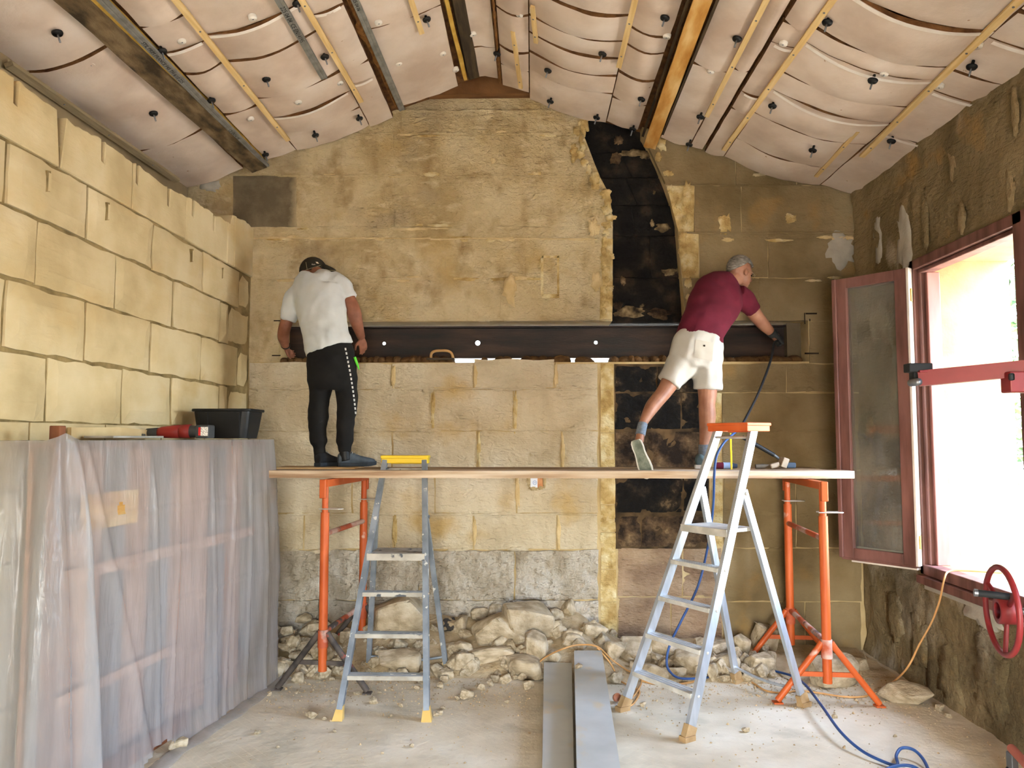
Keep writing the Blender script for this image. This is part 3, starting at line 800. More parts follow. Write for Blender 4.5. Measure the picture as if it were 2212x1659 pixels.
def panel(x0, x1, y0, y1, sag, seed, name='insulation_panel', m=None, lift=0.0, ragged=0.0):
    """one strip of paper faced insulation hanging between two roof lines"""
    nx = max(6, int((x1 - x0) / 0.05)); ny = max(3, int((y1 - y0) / 0.07)); vs = []; mb = MB()
    for j in range(ny + 1):
        for i in range(nx + 1):
            u = i / nx; v = j / ny
            x = x0 + (x1 - x0) * u
            y = y0 + (y1 - y0) * v
            if j in (0, ny): y += (0.010 + ragged) * n3(x * 6, j, seed)
            s = sag * math.sin(PI * u) * (0.8 + 0.25 * math.sin(PI * v)) + 0.010 * n3(x * 3.5, y * 3.5, seed) + 0.004 * n3(x * 9, y * 9, seed)
            vs.append((x, y, roof_z(x) - s - lift))
    W = nx + 1; n0 = len(vs)
    vs += [(a, b, c + 0.03) for a, b, c in vs]
    fs = [(j * W + i, (j + 1) * W + i, (j + 1) * W + i + 1, j * W + i + 1) for j in range(ny) for i in range(nx)]
    ring = [i for i in range(W)] + [j * W + nx for j in range(1, ny + 1)] + [ny * W + i for i in range(nx - 1, -1, -1)] + [j * W for j in range(ny - 1, 0, -1)]
    q = len(ring)
    mb.add(vs, fs, 0, True)
    mb.add([vs[r] for r in ring] + [vs[n0 + r] for r in ring], [(k, (k + 1) % q, q + (k + 1) % q, q + k) for k in range(q)], 1)
    return mb.build(name, [m or M_paper, M_fiber], ceiling)
def tape(x0, x1, y, sag, w=0.03, wob=0.02, seed=0):
    mb = MB(); vs = []; n = 12
    for i in range(n + 1):
        u = i / n; x = x0 + (x1 - x0) * u; yy = y + wob * n3(x * 3, seed, 1)
        z = roof_z(x) - sag * math.sin(PI * u) * 1.02 - 0.022
        for dy in (-w / 2, w / 2): vs.append((x, yy + dy, z))
    fs = [(2 * i, 2 * i + 1, 2 * i + 3, 2 * i + 2) for i in range(n)]
    mb.add(vs, fs, 0, True)
    return mb.build('joint_tape', M_tape, ceiling)
def bay(x0, x1, rows, sag, seed, y_end=6.47):
    """rows: (pixel x, pixel y, kind) of the cross joints at the bay centre, nearest the camera first"""
    ys = []
    for px, py, kind in rows: ys.append((PS(px, py, sag * 0.9).y, kind))
    ys.sort()
    edges = [2.6] + [y for y, _ in ys] + [y_end]
    kinds = ['tight'] + [k for _, k in ys] + ['end']
    rr = random.Random(seed)
    for i in range(len(edges) - 1):
        if edges[i + 1] - edges[i] < 0.03: continue
        g0 = 0.004 if kinds[i] != 'gap' else 0.014
        g1 = 0.004 if kinds[i + 1] != 'gap' else 0.014
        sg = sag * rr.uniform(0.85, 1.15) + (0.028 if kinds[i + 1] == 'gap' else 0)
        panel(x0 + 0.004, x1 - 0.004, edges[i] + g0, edges[i + 1] - g1, sg, seed + i * 2.1, ragged=0.02 if i == len(edges) - 2 else 0)
    for y, k in ys:
        if k == 'tape': tape(x0 + 0.02, x1 - 0.02, y, sag, seed=seed)
bay(XO, -2.50, [(160, 130, 'gap'), (392, 300, 'gap')], 0.03, 1)
bay(-2.30, -2.04, [(360, 45, 'gap'), (410, 100, 'tape'), (468, 140, 'gap'), (522, 238, 'gap')], 0.012, 2)
bay(-2.04, -1.41, [(530, 60, 'tape'), (570, 117, 'gap'), (668, 187, 'gap'), (695, 228, 'tape'), (650, 285, 'gap')], 0.05, 3)
bay(-1.41, -1.20, [(715, 20, 'tape'), (762, 145, 'gap'), (795, 172, 'tape')], 0.015, 4)
bay(-1.15, -0.62, [(880, 40, 'tight')], 0.02, 5, 6.30)
bay(-0.50, -0.28, [(1030, 100, 'tight')], 0.015, 6, 6.25)
bay(-0.25, -0.02, [(1095, 22, 'gap'), (1092, 102, 'gap'), (1096, 144, 'gap')], 0.01, 7, 6.33)
bay(-0.02, 0.64, [(1270, 22, 'gap'), (1262, 79, 'gap'), (1262, 117, 'gap'), (1262, 157, 'gap'), (1262, 197, 'gap')], 0.055, 8)
bay(0.64, 0.91, [(1400, 70, 'gap'), (1400, 110, 'gap'), (1370, 165, 'gap'), (1370, 225, 'gap')], 0.015, 9)
bay(1.10, 1.35, [(1560, 155, 'gap')], 0.012, 10)
bay(1.35, 1.46, [(1600, 152, 'gap')], 0.008, 11)
bay(1.48, 1.64, [(1700, 50, 'gap'), (1680, 97, 'tape'), (1622, 205, 'tape'), (1600, 240, 'gap')], 0.012, 12)
bay(1.64, 2.45, [(1950, 40, 'tape'), (1893, 122, 'gap'), (1875, 155, 'tape'), (1840, 221, 'tight'), (1775, 245, 'tape'), (1740, 296, 'tight'), (1680, 345, 'tight')], 0.085, 13)
bay(2.45, 2.80, [(2185, 22, 'gap'), (2150, 88, 'tape'), (2080, 160, 'tight'), (2040, 205, 'tape'), (1950, 300, 'tape')], 0.012, 14)

# ================================================================== roof timbers, battens, steel channels, fixings
M_pine = mat('pine_batten', [lin(206, 172, 112), lin(226, 198, 142)], scale=5, stretch=(8, 0.6, 8), rough=0.7, bump=0.15, bscale=30)
M_oldwood = mat('weathered_beam_wood', [lin(58, 46, 30), lin(98, 80, 54), lin(126, 106, 76)], scale=7, stretch=(2, 0.7, 2), rough=0.95, bump=0.7, bscale=18, bdist=0.02)
M_ridge = mat('dark_ridge_wood', [lin(50, 40, 28), lin(84, 68, 46)], scale=5, stretch=(4, 0.5, 4), rough=0.95, bump=0.6, bscale=20)
M_yellowwood = mat('yellow_timber', [lin(170, 116, 46), lin(200, 150, 78), lin(222, 188, 128)], scale=3, stretch=(3, 0.7, 3), rough=0.8, bump=0.3, bscale=20)
M_foam = mat('yellow_edge_strip', [lin(178, 138, 52), lin(204, 168, 84)], scale=7, rough=0.9, bump=0.4)
M_galv = mat('galvanised_channel', [lin(116, 116, 110), lin(142, 142, 136)], scale=14, rough=0.5, metal=0.35, spec=0.5)
M_black = mat('black_plastic', [lin(18, 18, 18)], rough=0.5)
M_ink = mat('black_ink', [lin(38, 38, 38)], rough=0.8)
M_zinc = mat('zinc_screw', [lin(120, 122, 126)], rough=0.4, metal=0.8)
M_white_disc = mat('white_plastic_disc', [lin(224, 218, 206)], rough=0.6)

def roof_bar(name, x, y0, y1, w, h, m, label, cat, group=None, x2=None, off=0.025):
    """bar lying along the depth of the room against the roof underside (w across, h thick)"""
    x2 = x if x2 is None else x2
    s = SL if x < RX else -SR
    nrm = Vector((-s, 0, 1)).normalized()
    a = Vector((x, y0, roof_z(x) - off - h / 2)); b = Vector((x2, y1, roof_z(x2) - off - h / 2))
    t = thing(name, label, cat, a, group)
    mb = MB(); mb.beam(a, b, w, h, nrm)
    return t, mb, a, b, nrm
G_b = 'pine battens under the insulation'
def batten(pa, pb, label, y0=None, off=0.03, screws=4, w=0.038):
    A = PS(pa[0], pa[1], off + 0.012); B = PS(pb[0], pb[1], off + 0.012)
    ya = A.y if y0 is None else y0
    x0 = A.x if y0 is None else A.x + (A.x - B.x) * (A.y - ya) / max(0.2, B.y - A.y) * 0.3
    t, mb, a, b, nrm = roof_bar('roof_batten', x0, ya, B.y, w, 0.02, M_pine, label, 'batten', G_b, B.x, off)
    mb.build('batten_strip', M_pine, t)
    sm = MB()
    for k in range(screws):
        f = (k + 0.6) / screws
        sm.lathe([(0.0055, 0.0), (0.0055, 0.003), (0.0, 0.003)], a.lerp(b, f) - nrm * 0.0105, -nrm, 8)
    for k in range(screws):
        f = (k + 0.6) / screws
        MB().lathe([(0.0065, 0.0), (0.0065, 0.003), (0.0, 0.003)], a.lerp(b, f) - nrm * 0.0098, -nrm, 8).build('screw_head', M_zinc, t)
    return t
batten((380, 0), (622, 303), 'pine batten on the left slope beside the old dark beam', 3.3)
batten((645, 0), (780, 220), 'pine batten on the left slope beside a short hanging steel channel', 3.6)
batten((884, 0), (911, 72), 'short pine batten next to the dark ridge beam', 4.0, screws=3)
batten((1150, 15), (1158, 92), 'shortest pine batten just right of the ridge', screws=2, w=0.03)
batten((1108, 68), (1125, 190), 'short pine batten right of the ridge ending at the gable wall', screws=3, w=0.032)
batten((1373, 0), (1337, 145), 'pine batten left of the yellow timber beam', 3.7)
batten((1654, 0), (1527, 251), 'pine batten right of the yellow timber beam', 3.5, w=0.034)
batten((1803, 0), (1564, 324), 'long pine batten in the middle of the right slope', 3.4, screws=6)
batten((2191, 0), (1862, 338), 'long pine batten nearest the window wall', 3.0, screws=6)
batten((1853, 283), (1763, 381), 'short diagonal looking pine batten above the right corner', screws=2, w=0.03)
# eave batten above the stone wall
t, mb, a, b, nrm = roof_bar('eave_batten', -2.96, 4.14, 6.14, 0.05, 0.03, M_pine, 'grey weathered batten along the eave above the stone wall', 'batten', None, -2.93, 0.06)
mb.build('batten_strip', mat('grey_batten', [lin(140, 126, 96), lin(164, 148, 116)], scale=6, stretch=(8, .6, 8), rough=0.9), t)
for f in (0.25, 0.5, 0.8): MB().lathe([(0.006, 0), (0.006, 0.003), (0, 0.003)], a.lerp(b, f) - nrm * 0.0145, -nrm, 8).build('screw_head', M_zinc, t)

# timbers
def timber(name, x, w, h, m, label, drop, y0=2.6, y1=6.52, x2=None):
    mb = MB(); x2 = x if x2 is None else x2
    n = 26
    s = SL if x < RX - .15 else (-SR if x > RX + .15 else 0.0)
    ax = Vector((1, 0, s)).normalized(); nz = Vector((-s, 0, 1)).normalized()
    secs = []
    for i in range(n + 1):
        y = y0 + (y1 - y0) * i / n; xx = x + (x2 - x) * i / n
        c = Vector((xx, y, roof_z(xx) - drop + h / 2))
        j = [0.006 * n3(y * 2.5, k, x * 3) for k in range(4)]
        secs.append([c + ax * (-w / 2 + j[0]) - nz * (h / 2 + j[1]), c + ax * (w / 2 + j[2]) - nz * (h / 2 - j[3]), c + ax * (w / 2 + j[0]) + nz * h / 2, c - ax * (w / 2) + nz * h / 2])
    vs = [p for q in secs for p in q]; fs = []
    for i in range(n):
        for k in range(4): fs.append((4 * i + k, 4 * i + (k + 1) % 4, 4 * i + 4 + (k + 1) % 4, 4 * i + 4 + k))
    fs += [(3, 2, 1, 0), (4 * n, 4 * n + 1, 4 * n + 2, 4 * n + 3)]
    mb.add(vs, fs)
    o = mb.build(name, m, fix=True)
    return tag(o, label, 'beam')
timber('old_purlin', -2.46, 0.14, 0.12, M_oldwood, 'dark weathered roof beam on the left slope', 0.07, 2.9, 6.46, -2.38)
timber('insulation_edge_strip', -2.355, 0.05, 0.07, M_foam, 'yellow insulation edge between old beam and long steel channel', 0.045, 2.9, 6.38, -2.325)
timber('ridge_beam', -0.555, 0.09, 0.14, M_ridge, 'dark ridge beam at the top of the roof', 0.02, 3.0, 6.22, -0.50)
timber('ridge_edge_strip', -0.635, 0.03, 0.07, M_foam, 'yellow insulation edge strip beside the ridge beam', 0.02, 3.0, 6.2, -0.56)
timber('yellow_purlin', 0.985, 0.105, 0.15, M_yellowwood, 'yellow timber roof beam on the right slope ending at the flue', 0.10, 2.9, 6.52, 1.035)
# wood plate above the gable wall top, seen where the insulation is torn away
pl = MB(); pl.prism([(-0.98, 4.685), (0.30, 4.685), (0.22, 4.72), (-0.3, 4.92), (-0.5, 4.92), (-0.98, 4.70)], lambda a, b, d: Vector((a, d, b)), 6.40, 6.50)
tag(pl.build('wall_plate', M_roofwood, fix=True), 'brown wood plate on top of the gable wall under the ridge', 'wood plate')
# torn insulation edge with brown fibre
for i, (x, x2, y0, y1, w, lab) in enumerate([(-1.18, -1.14, 3.4, 6.26, 0.05, 'torn brown fibre seam beside the third steel channel'), (-0.262, -0.268, 3.6, 6.3, 0.03, 'torn brown fibre seam right of the ridge beam')]):
    mb = MB(); n = 60; vs = []
    for k in range(n + 1):
        y = y0 + (y1 - y0) * k / n; xx = x + (x2 - x) * k / n
        ww = w * (0.8 + 0.7 * abs(n3(y * 5, i, 3)) + (0.9 if abs(y - 5.1) < 0.1 and i == 0 else 0))
        z = roof_z(xx) - 0.012 - 0.01 * n3(y * 9, i, 1)
        vs += [(xx - ww / 2 + 0.012 * n3(y * 12, 2, i), y, z + .02), (xx, y, z - 0.016), (xx + ww / 2 + 0.012 * n3(y * 12, 5, i), y, z + .02), (xx, y, z + 0.05)]
    fs = []
    for k in range(n):
        for q in range(4): fs.append((4 * k + q, 4 * k + (q + 1) % 4, 4 * k + 4 + (q + 1) % 4, 4 * k + 4 + q))
    mb.add(vs, fs)
    o = mb.build('torn_seam', mat('bright_fibre', [lin(116, 74, 34), lin(160, 112, 58)], scale=20, rough=1, bump=1, bscale=50, bdist=.02), ceiling, fix=True)

# galvanised channels with printed marks
def text_mesh(body, size):
    cu = bpy.data.curves.new('txt', 'FONT'); cu.body = body; cu.size = size; cu.extrude = 0.0003; cu.resolution_u = 2
    o = bpy.data.objects.new('txt', cu); C.objects.link(o)
    dg = bpy.context.evaluated_depsgraph_get()
    me = bpy.data.meshes.new_from_object(o.evaluated_get(dg))
    bpy.data.objects.remove(o); bpy.data.curves.remove(cu)
    return me
def put_text(body, size, origin, xdir, ydir, m, parent, name='printed_mark', squash=1.0):
    me = text_mesh(body, size)
    x = Vector(xdir).normalized(); y = (Vector(ydir) - x * Vector(ydir).dot(x)).normalized(); z = x.cross(y)
    M4 = Matrix((x * squash, y, z)).transposed().to_4x4(); M4.translation = Vector(origin)
    me.transform(M4); me.materials.clear()
    return link(name, me, m, parent)
def channel(x, x2, y0, y1, drop, label, texts, w=0.045, h=0.018, wall_end=False):
    s = SL if x < RX else -SR
    ax = Vector((1, 0, s)).normalized(); nz = Vector((-s, 0, 1)).normalized()
    a = Vector((x, y0, roof_z(x) - drop)); b = Vector((x2, y1, roof_z(x2) - drop))
    t = thing('steel_channel', label, 'steel channel', a, 'galvanised ceiling channels')
    d = (b - a).normalized()
    prof = [(-w / 2, 0), (-w / 2 + .004, 0), (-.006, 0), (0, 0.003), (.006, 0), (w / 2 - .004, 0), (w / 2, 0), (w / 2 + .003, h), (w / 2 + .001, h), (w / 2 - .003, .003), (-w / 2 + .003, .003), (-w / 2 - .001, h), (-w / 2 - .003, h)]
    n = len(prof)
    vs = [a + ax * p + nz * q for p, q in prof] + [b + ax * p + nz * q for p, q in prof]
    fs = [(i, (i + 1) % n, n + (i + 1) % n, n + i) for i in range(n)]
    mb = MB().add(vs, fs); mb.build('channel_body', M_galv, t, fix=True)
    for body, yy, size in texts:
        f = (yy - y0) / (y1 - y0)
        o = a.lerp(b, f) - nz * 0.0012 + ax * (-size * 0.36)
        put_text(body, size, o, d, ax, M_ink, t)
    return t
channel(-2.31, -2.30, 2.9, 6.47, 0.062, 'long grey steel channel beside the old dark beam', [('STIL PRIM FRANCE F45 TH 6/10 225', 4.35, 0.034), ('CE EN14195', 5.65, 0.036)])
channel(-1.50, -1.50, 3.2, 5.36, 0.085, 'grey steel channel hanging short with printed mark near its end', [('225 04 04  CE EN14195', 4.42, 0.042)])
channel(-1.13, -1.095, 3.3, 6.30, 0.05, 'grey steel channel along the torn brown seam', [('STIL F 530 225 04 06', 4.45, 0.036)])
# dark strips painting in the shade of slits beside the yellow beam
for (x, x2, w, y1) in [(0.915, 0.955, 0.02, 6.45), (1.075, 1.10, 0.018, 6.3)]:
    s = -SR
    mb = MB(); mb.beam((x, 2.9, roof_z(x) - 0.02), (x2, y1, roof_z(x2) - 0.02), w, 0.05, (-s, 0, 1))
    mb.build('dark_slit_strip', M_ridge, ceiling)

# fixings: black discs with threaded rod, white discs
SRN = {1: Vector((SL, 0, -1)).normalized(), -1: Vector((-SR, 0, -1)).normalized()}
def disc_mesh(kind):
    mb = MB()
    if kind == 'black':
        mb.lathe([(0.0, 0.030), (0.026, 0.028), (0.030, 0.020), (0.030, 0.014), (0.010, 0.012), (0.008, -0.03)], (0, 0, 0), (0, 0, -1), 14, 0)
        mb.lathe([(0.0055, 0.028), (0.0055, 0.075), (0.0, 0.077)], (0, 0, 0), (0, 0, -1), 8, 1)
    else:
        mb.lathe([(0.0, 0.006), (0.007, 0.006), (0.009, 0.003), (0.024, 0.005), (0.026, 0.0), (0.026, -0.02)], (0, 0, 0), (0, 0, -1), 14, 0)
        mb.lathe([(0.005, 0.005), (0.005, 0.0075), (0.0, 0.0078)], (0, 0, 0), (0, 0, -1), 8, 1)
    return mb.mesh(kind + '_disc')
dm = {k: disc_mesh(k) for k in ('black', 'white')}
dm['black'].materials.append(M_black); dm['black'].materials.append(M_zinc)
dm['white'].materials.append(M_white_disc); dm['white'].materials.append(M_zinc)
def sag_at(x):
    for x0, x1, s in [(XO, -2.5, .03), (-2.3, -2.04, .012), (-2.04, -1.41, .05), (-0.02, .64, .055), (1.64, 2.45, .085)]:
        if x0 < x < x1: return s * math.sin(PI * (x - x0) / (x1 - x0))
    return 0.012
def fixing(px, py, kind, ext=0.0):
    p = PS(px, py, 0.03)
    p = PS(px, py, sag_at(p.x) + (0.012 if kind == 'black' else 0.008) + ext)
    o = bpy.data.objects.new('insulation_disc' if kind == 'white' else 'insulation_anchor', dm[kind]); C.objects.link(o)
    o.location = p; o.rotation_euler = (-SRN[1 if p.x < RX else -1]).to_track_quat('Z', 'Y').to_euler()
    attach_keep(o, ceiling)
def attach_keep(o, parent): o.parent = parent
for q in [(122, 65), (330, 240), (348, 105), (455, 212), (574, 166), (775, 252), (680, 288), (572, 330), (920, 37), (1075, 112), (1185, 148), (1303, 112), (1387, 210), (1438, 33),
          (1190, 215), (1290, 250), (1368, 275), (1594, 78), (1514, 248), (1490, 308), (1789, 42), (1887, 168), (1670, 224), (1757, 320), (2101, 138), (1927, 300), (700, 118), (640, 2)]:
    fixing(*q, 'black')
for q in [(196, 140), (393, 90), (546, 40), (645, 222), (542, 258), (733, 83), (735, 180), (818, 50), (862, 138), (957, 117), (985, 152), (1022, 75), (1122, 33), (1410, 13), (1535, 155), (1692, 95),
          (1927, 59), (2112, 100), (2029, 188), (1910, 160), (1350, 195), (1440, 80)]:
    fixing(*q, 'white')

# ================================================================== steel beam in the wall slot
M_rust = mat('dark_rusted_steel', [lin(22, 15, 11), lin(42, 27, 19), lin(62, 42, 30)], scale=3, stretch=(0.7, 1, 5), rough=0.55, metal=0.25, spec=0.5, bump=0.2, bscale=30,
             extra=spots(lin(110, 92, 74), 8, 0.74, 0.80, (1, 1, 3)))
YBM = YB + 0.28
bz0, bz1 = zb + 0.036, zt - 0.012
bx0 = P(613, 740, YBM).x; bx1 = P(1708, 740, YBM).x
bt = thing('lintel_beam', 'long dark rusty steel beam set in the wall slot', 'beam', (bx0, YBM, bz0))
fl_ = MB()
fl_.bbox((bx0, YBM - 0.06, bz1 - 0.014), (bx1, YBM + 0.06, bz1)).build('top_flange', M_rust, bt)
MB().bbox((bx0, YBM - 0.06, bz0), (bx1, YBM + 0.06, bz0 + 0.014)).build('bottom_flange', M_rust, bt)
web = MB(); holes = [(P(x, y, YBM).x, P(x, y, YBM).z) for x, y in ((830, 742), (1032, 741), (1287, 740))]
hr = [0.014, 0.021, 0.015]
yw0, yw1 = YBM - 0.005, YBM + 0.005
xa = bx0
for (hx, hz), r in zip(holes, hr):
    s = 0.05
    web.bbox((xa, yw0, bz0 + .014), (hx - s, yw1, bz1 - .014))
    web.bbox((hx - s, yw0, bz0 + .014), (hx + s, yw1, hz - s)); web.bbox((hx - s, yw0, hz + s), (hx + s, yw1, bz1 - .014))
    n = 16; outer = []; inner = []
    for k in range(n):
        a = 2 * PI * k / n; c_, s_ = math.cos(a), math.sin(a); q = s / max(abs(c_), abs(s_))
        outer.append((hx + c_ * q, hz + s_ * q)); inner.append((hx + c_ * r, hz + s_ * r))
    vs = [(x, yw0, z) for x, z in outer] + [(x, yw0, z) for x, z in inner] + [(x, yw1, z) for x, z in inner] + [(x, yw1, z) for x, z in outer]
    fs = []
    for k in range(n):
        k2 = (k + 1) % n
        for L_ in range(3): fs.append((L_ * n + k, L_ * n + k2, (L_ + 1) * n + k2, (L_ + 1) * n + k))
    web.add(vs, fs); xa = hx + s
web.bbox((xa, yw0, bz0 + .014), (bx1, yw1, bz1 - .014))
web.build('web', M_rust, bt, fix=True)
# mortar bedding under the beam (leaves daylight slits between the lumps)
M_bed = mat('bedding_mortar', [lin(86, 60, 34), lin(126, 94, 58)], scale=9, rough=1, bump=1, bscale=30, bdist=.02)
rr = random.Random(4)
def bed_free(px): return 985 < px < 1045 or 1055 < px < 1078 or 1100 < px < 1130 or 1232 < px < 1262 or 1280 < px < 1318
px = 612
while px < 1716:
    w = rr.uniform(10, 24)
    if not bed_free(px + w / 2) :
        p = P(px + w / 2, 776, YBM - 0.1); hw = w * mpp(YBM) / 2 + 0.004
        mb = MB(); mb.ball((p.x, YBM - 0.10 + rr.uniform(-.03, .03), zb - 0.005), hw * rr.uniform(1.2, 2.0), 0.14, rr.uniform(0.040, 0.062), Matrix.Rotation(rr.uniform(-.3, .3), 3, 'Y'), seg=9, rings=6)
        mb.build('bedding_mortar_lump', M_bed, wall_back)
    px += w
# trowel-shaped float resting in the slot
fY = YB + 0.05
ft = thing('plaster_float', 'wooden handled plastering float resting in the wall slot', 'float', (P(955, 778, fY).x, fY, zb))
fp0, fp1 = P(922, 780, fY), P(982, 780, fY)
MB().rbox(((fp0.x + fp1.x) / 2, fY + .02, zb + 0.012), (fp1.x - fp0.x, 0.10, 0.016), 0.003).build('float_plate', mat('float_plate', [lin(70, 58, 44)], rough=.8), ft)
hp = [P(931, 776, fY), P(932, 764, fY), P(940, 758.5, fY), P(955, 757.5, fY), P(968, 758.5, fY), P(976, 764, fY), P(979, 776, fY)]
MB().tube(smooth_pts(hp, 5), 0.012, 10).build('float_handle', mat('float_handle_wood', [lin(176, 138, 88), lin(196, 160, 108)], scale=10, rough=.7), ft)

# ================================================================== window: frame, open sash, outside
M_frame = mat('red_brown_window_wood', [lin(88, 56, 48), lin(112, 74, 66), lin(126, 86, 78)], scale=4, stretch=(3, 3, 0.5), rough=0.55, spec=0.4, bump=0.1)
M_frame_edge = mat('pale_sash_rebate', [lin(206, 196, 184), lin(222, 214, 204)], scale=6, rough=.7)
M_brass = mat('brass_hinge', [lin(190, 160, 92)], rough=.35, metal=.8)
XF0, XF1 = XR - 0.035, XR + 0.065
fr = thing('window_1', 'red brown wooden window frame in the rough wall', None, (XR, (WY0 + WY1) / 2, WZ0)); fr['kind'] = 'structure'
fw = 0.085
def fbox(n, y0, y1, z0, z1, x0=XF0, x1=XF1, m=None): return MB().rbox(((x0 + x1) / 2, (y0 + y1) / 2, (z0 + z1) / 2), (x1 - x0, y1 - y0, z1 - z0), 0.006).build(n, m or M_frame, fr)
fbox('jamb', WY1 - 0.05, WY1, WZ0, WZ1); fbox('jamb', WY0 - 0.03, WY0 + fw, WZ0, WZ1, XF0, XF1)
fbox('head', WY0, WY1, WZ1 - 0.07, WZ1); fbox('frame_sill', WY0, WY1, WZ0, WZ0 + 0.07)
fbox('jamb_rebate', WY1 - 0.085, WY1 - 0.052, WZ0 + .07, WZ1 - .07, XF0 + 0.03, XF1 + .02); fbox('head_rebate', WY0 + fw, WY1 - .05, WZ1 - 0.10, WZ1 - 0.072, XF0 + 0.03, XF1 + .02)
fbox('jamb_inner', WY1 - 0.12, WY1 - 0.088, WZ0 + .07, WZ1 - .10, XF0 + 0.06, XF1 + .05, mat('lit_frame_face', [lin(128, 80, 70), lin(146, 98, 88)], scale=4, stretch=(3, 3, .5), rough=.5))  # pinker copy of the frame wood, daylight on this face painted in
fbox('sill_trim', WY0, WY1, WZ0 - 0.06, WZ0 - 0.005, XF0 - 0.03, XF0 + 0.04)
MB().bbox((XR - 0.02, WY0 - .05, WZ0 - 0.10), (XR + 0.02, WY1 - .02, WZ0 - 0.055)).build('sill_bedding', M_lime, fr)
for z in (1.02, 2.74):
    MB().lathe([(0.009, -0.05), (0.009, 0.05)], (XF0 - 0.012, WY1 - 0.035, z), (0, 0, 1), 10).build('hinge', M_brass, fr)
# sash hinged at the far jamb, swung past ninety degrees towards the gable wall
hx, hy = XF0 - 0.018, WY1 - 0.05
fx_, fy_ = 2.325, 5.85
ss = thing('window_sash', 'open glazed window sash with dusty pane swung into the room', 'window sash', (hx, hy, WZ0 + 0.05))
ax = Vector((fx_ - hx, fy_ - hy, 0)); SW = ax.length; ax.normalize(); nrm_s = Vector((ax.y, -ax.x, 0))      # nrm faces the room side
sz0, sz1 = WZ0 + 0.055, WZ1 - 0.055
MS = Matrix((ax, -nrm_s, Vector((0, 0, 1)))).transposed()
def sbox(n, u0, u1, z0, z1, d0, d1, m=None, b=0.004):
    c = Vector((hx, hy, 0)) + ax * ((u0 + u1) / 2) - nrm_s * ((d0 + d1) / 2) + Vector((0, 0, (z0 + z1) / 2))
    return MB().rbox(c, (abs(u1 - u0), abs(d1 - d0), z1 - z0), b, MS).build(n, m or M_frame, ss)
sw = 0.075
sbox('stile', 0.02, sw + .03, sz0, sz1, -0.025, 0.025); sbox('stile', SW - sw, SW, sz0, sz1, -0.025, 0.025)
sbox('rail', sw + .03, SW - sw, sz1 - sw, sz1, -0.025, 0.025); sbox('rail', sw + .03, SW - sw, sz0, sz0 + sw, -0.025, 0.025)
sbox('sash_edge', 0.0, 0.02, sz0, sz1, -0.03, 0.03, M_frame_edge); sbox('astragal', SW, SW + 0.03, sz0, sz1, -0.01, 0.04)
sbox('glazing_bead', sw + .03, sw + .042, sz0 + sw, sz1 - sw, -0.03, -0.012, None, .002); sbox('glazing_bead', SW - sw - .012, SW - sw, sz0 + sw, sz1 - sw, -0.03, -0.012, None, .002)
sbox('glazing_bead', sw + .03, SW - sw, sz0 + sw, sz0 + sw + .012, -0.03, -0.012, M_frame_edge, .002); sbox('glazing_bead', sw + .03, SW - sw, sz1 - sw - .012, sz1 - sw, -0.03, -0.012, None, .002)
sbox('weather_bar', 0.02, SW + .02, sz0 - 0.015, sz0 + 0.012, -0.055, 0.02); sbox('drip_strip', 0.02, SW - .05, sz0 - 0.028, sz0 - 0.012, -0.045, 0.01, M_frame_edge, .002)
mg = bpy.data.materials.new('dusty_glass'); mg.use_nodes = True
nt = mg.node_tree; nt.nodes.clear()
o_ = nt.nodes.new('ShaderNodeOutputMaterial'); tr = nt.nodes.new('ShaderNodeBsdfTransparent'); gl = nt.nodes.new('ShaderNodeBsdfGlossy'); df = nt.nodes.new('ShaderNodeBsdfDiffuse')
tr.inputs[0].default_value = (0.80, 0.82, 0.79, 1); gl.inputs['Roughness'].default_value = 0.05; df.inputs[0].default_value = lin(170, 164, 150)
fz = nt.nodes.new('ShaderNodeFresnel'); fz.inputs[0].default_value = 1.45
m1 = nt.nodes.new('ShaderNodeMixShader'); m2 = nt.nodes.new('ShaderNodeMixShader')
tcg = nt.nodes.new('ShaderNodeTexCoord'); nzg = nt.nodes.new('ShaderNodeTexNoise'); nzg.inputs['Scale'].default_value = 3.0; nzg.inputs['Detail'].default_value = 7
mrg = nt.nodes.new('ShaderNodeMapRange'); mrg.inputs[1].default_value = 0.35; mrg.inputs[2].default_value = 0.75; mrg.inputs[3].default_value = 0.10; mrg.inputs[4].default_value = 0.38
nt.links.new(tcg.outputs['Object'], nzg.inputs['Vector']); nt.links.new(nzg.outputs['Fac'], mrg.inputs[0]); nt.links.new(mrg.outputs[0], m1.inputs[0])
nt.links.new(tr.outputs[0], m1.inputs[1]); nt.links.new(df.outputs[0], m1.inputs[2])
nt.links.new(fz.outputs[0], m2.inputs[0]); nt.links.new(m1.outputs[0], m2.inputs[1]); nt.links.new(gl.outputs[0], m2.inputs[2]); nt.links.new(m2.outputs[0], o_.inputs[0])
sbox('pane', sw + .02, SW - sw + .01, sz0 + sw - .01, sz1 - sw + .01, -0.008, -0.004, mg, .0005)
for z in (1.02, 2.74): MB().lathe([(0.008, -0.045), (0.008, 0.045)], (hx - 0.004, hy - 0.01, z), (0, 0, 1), 10).build('hinge_leaf', M_brass, ss)
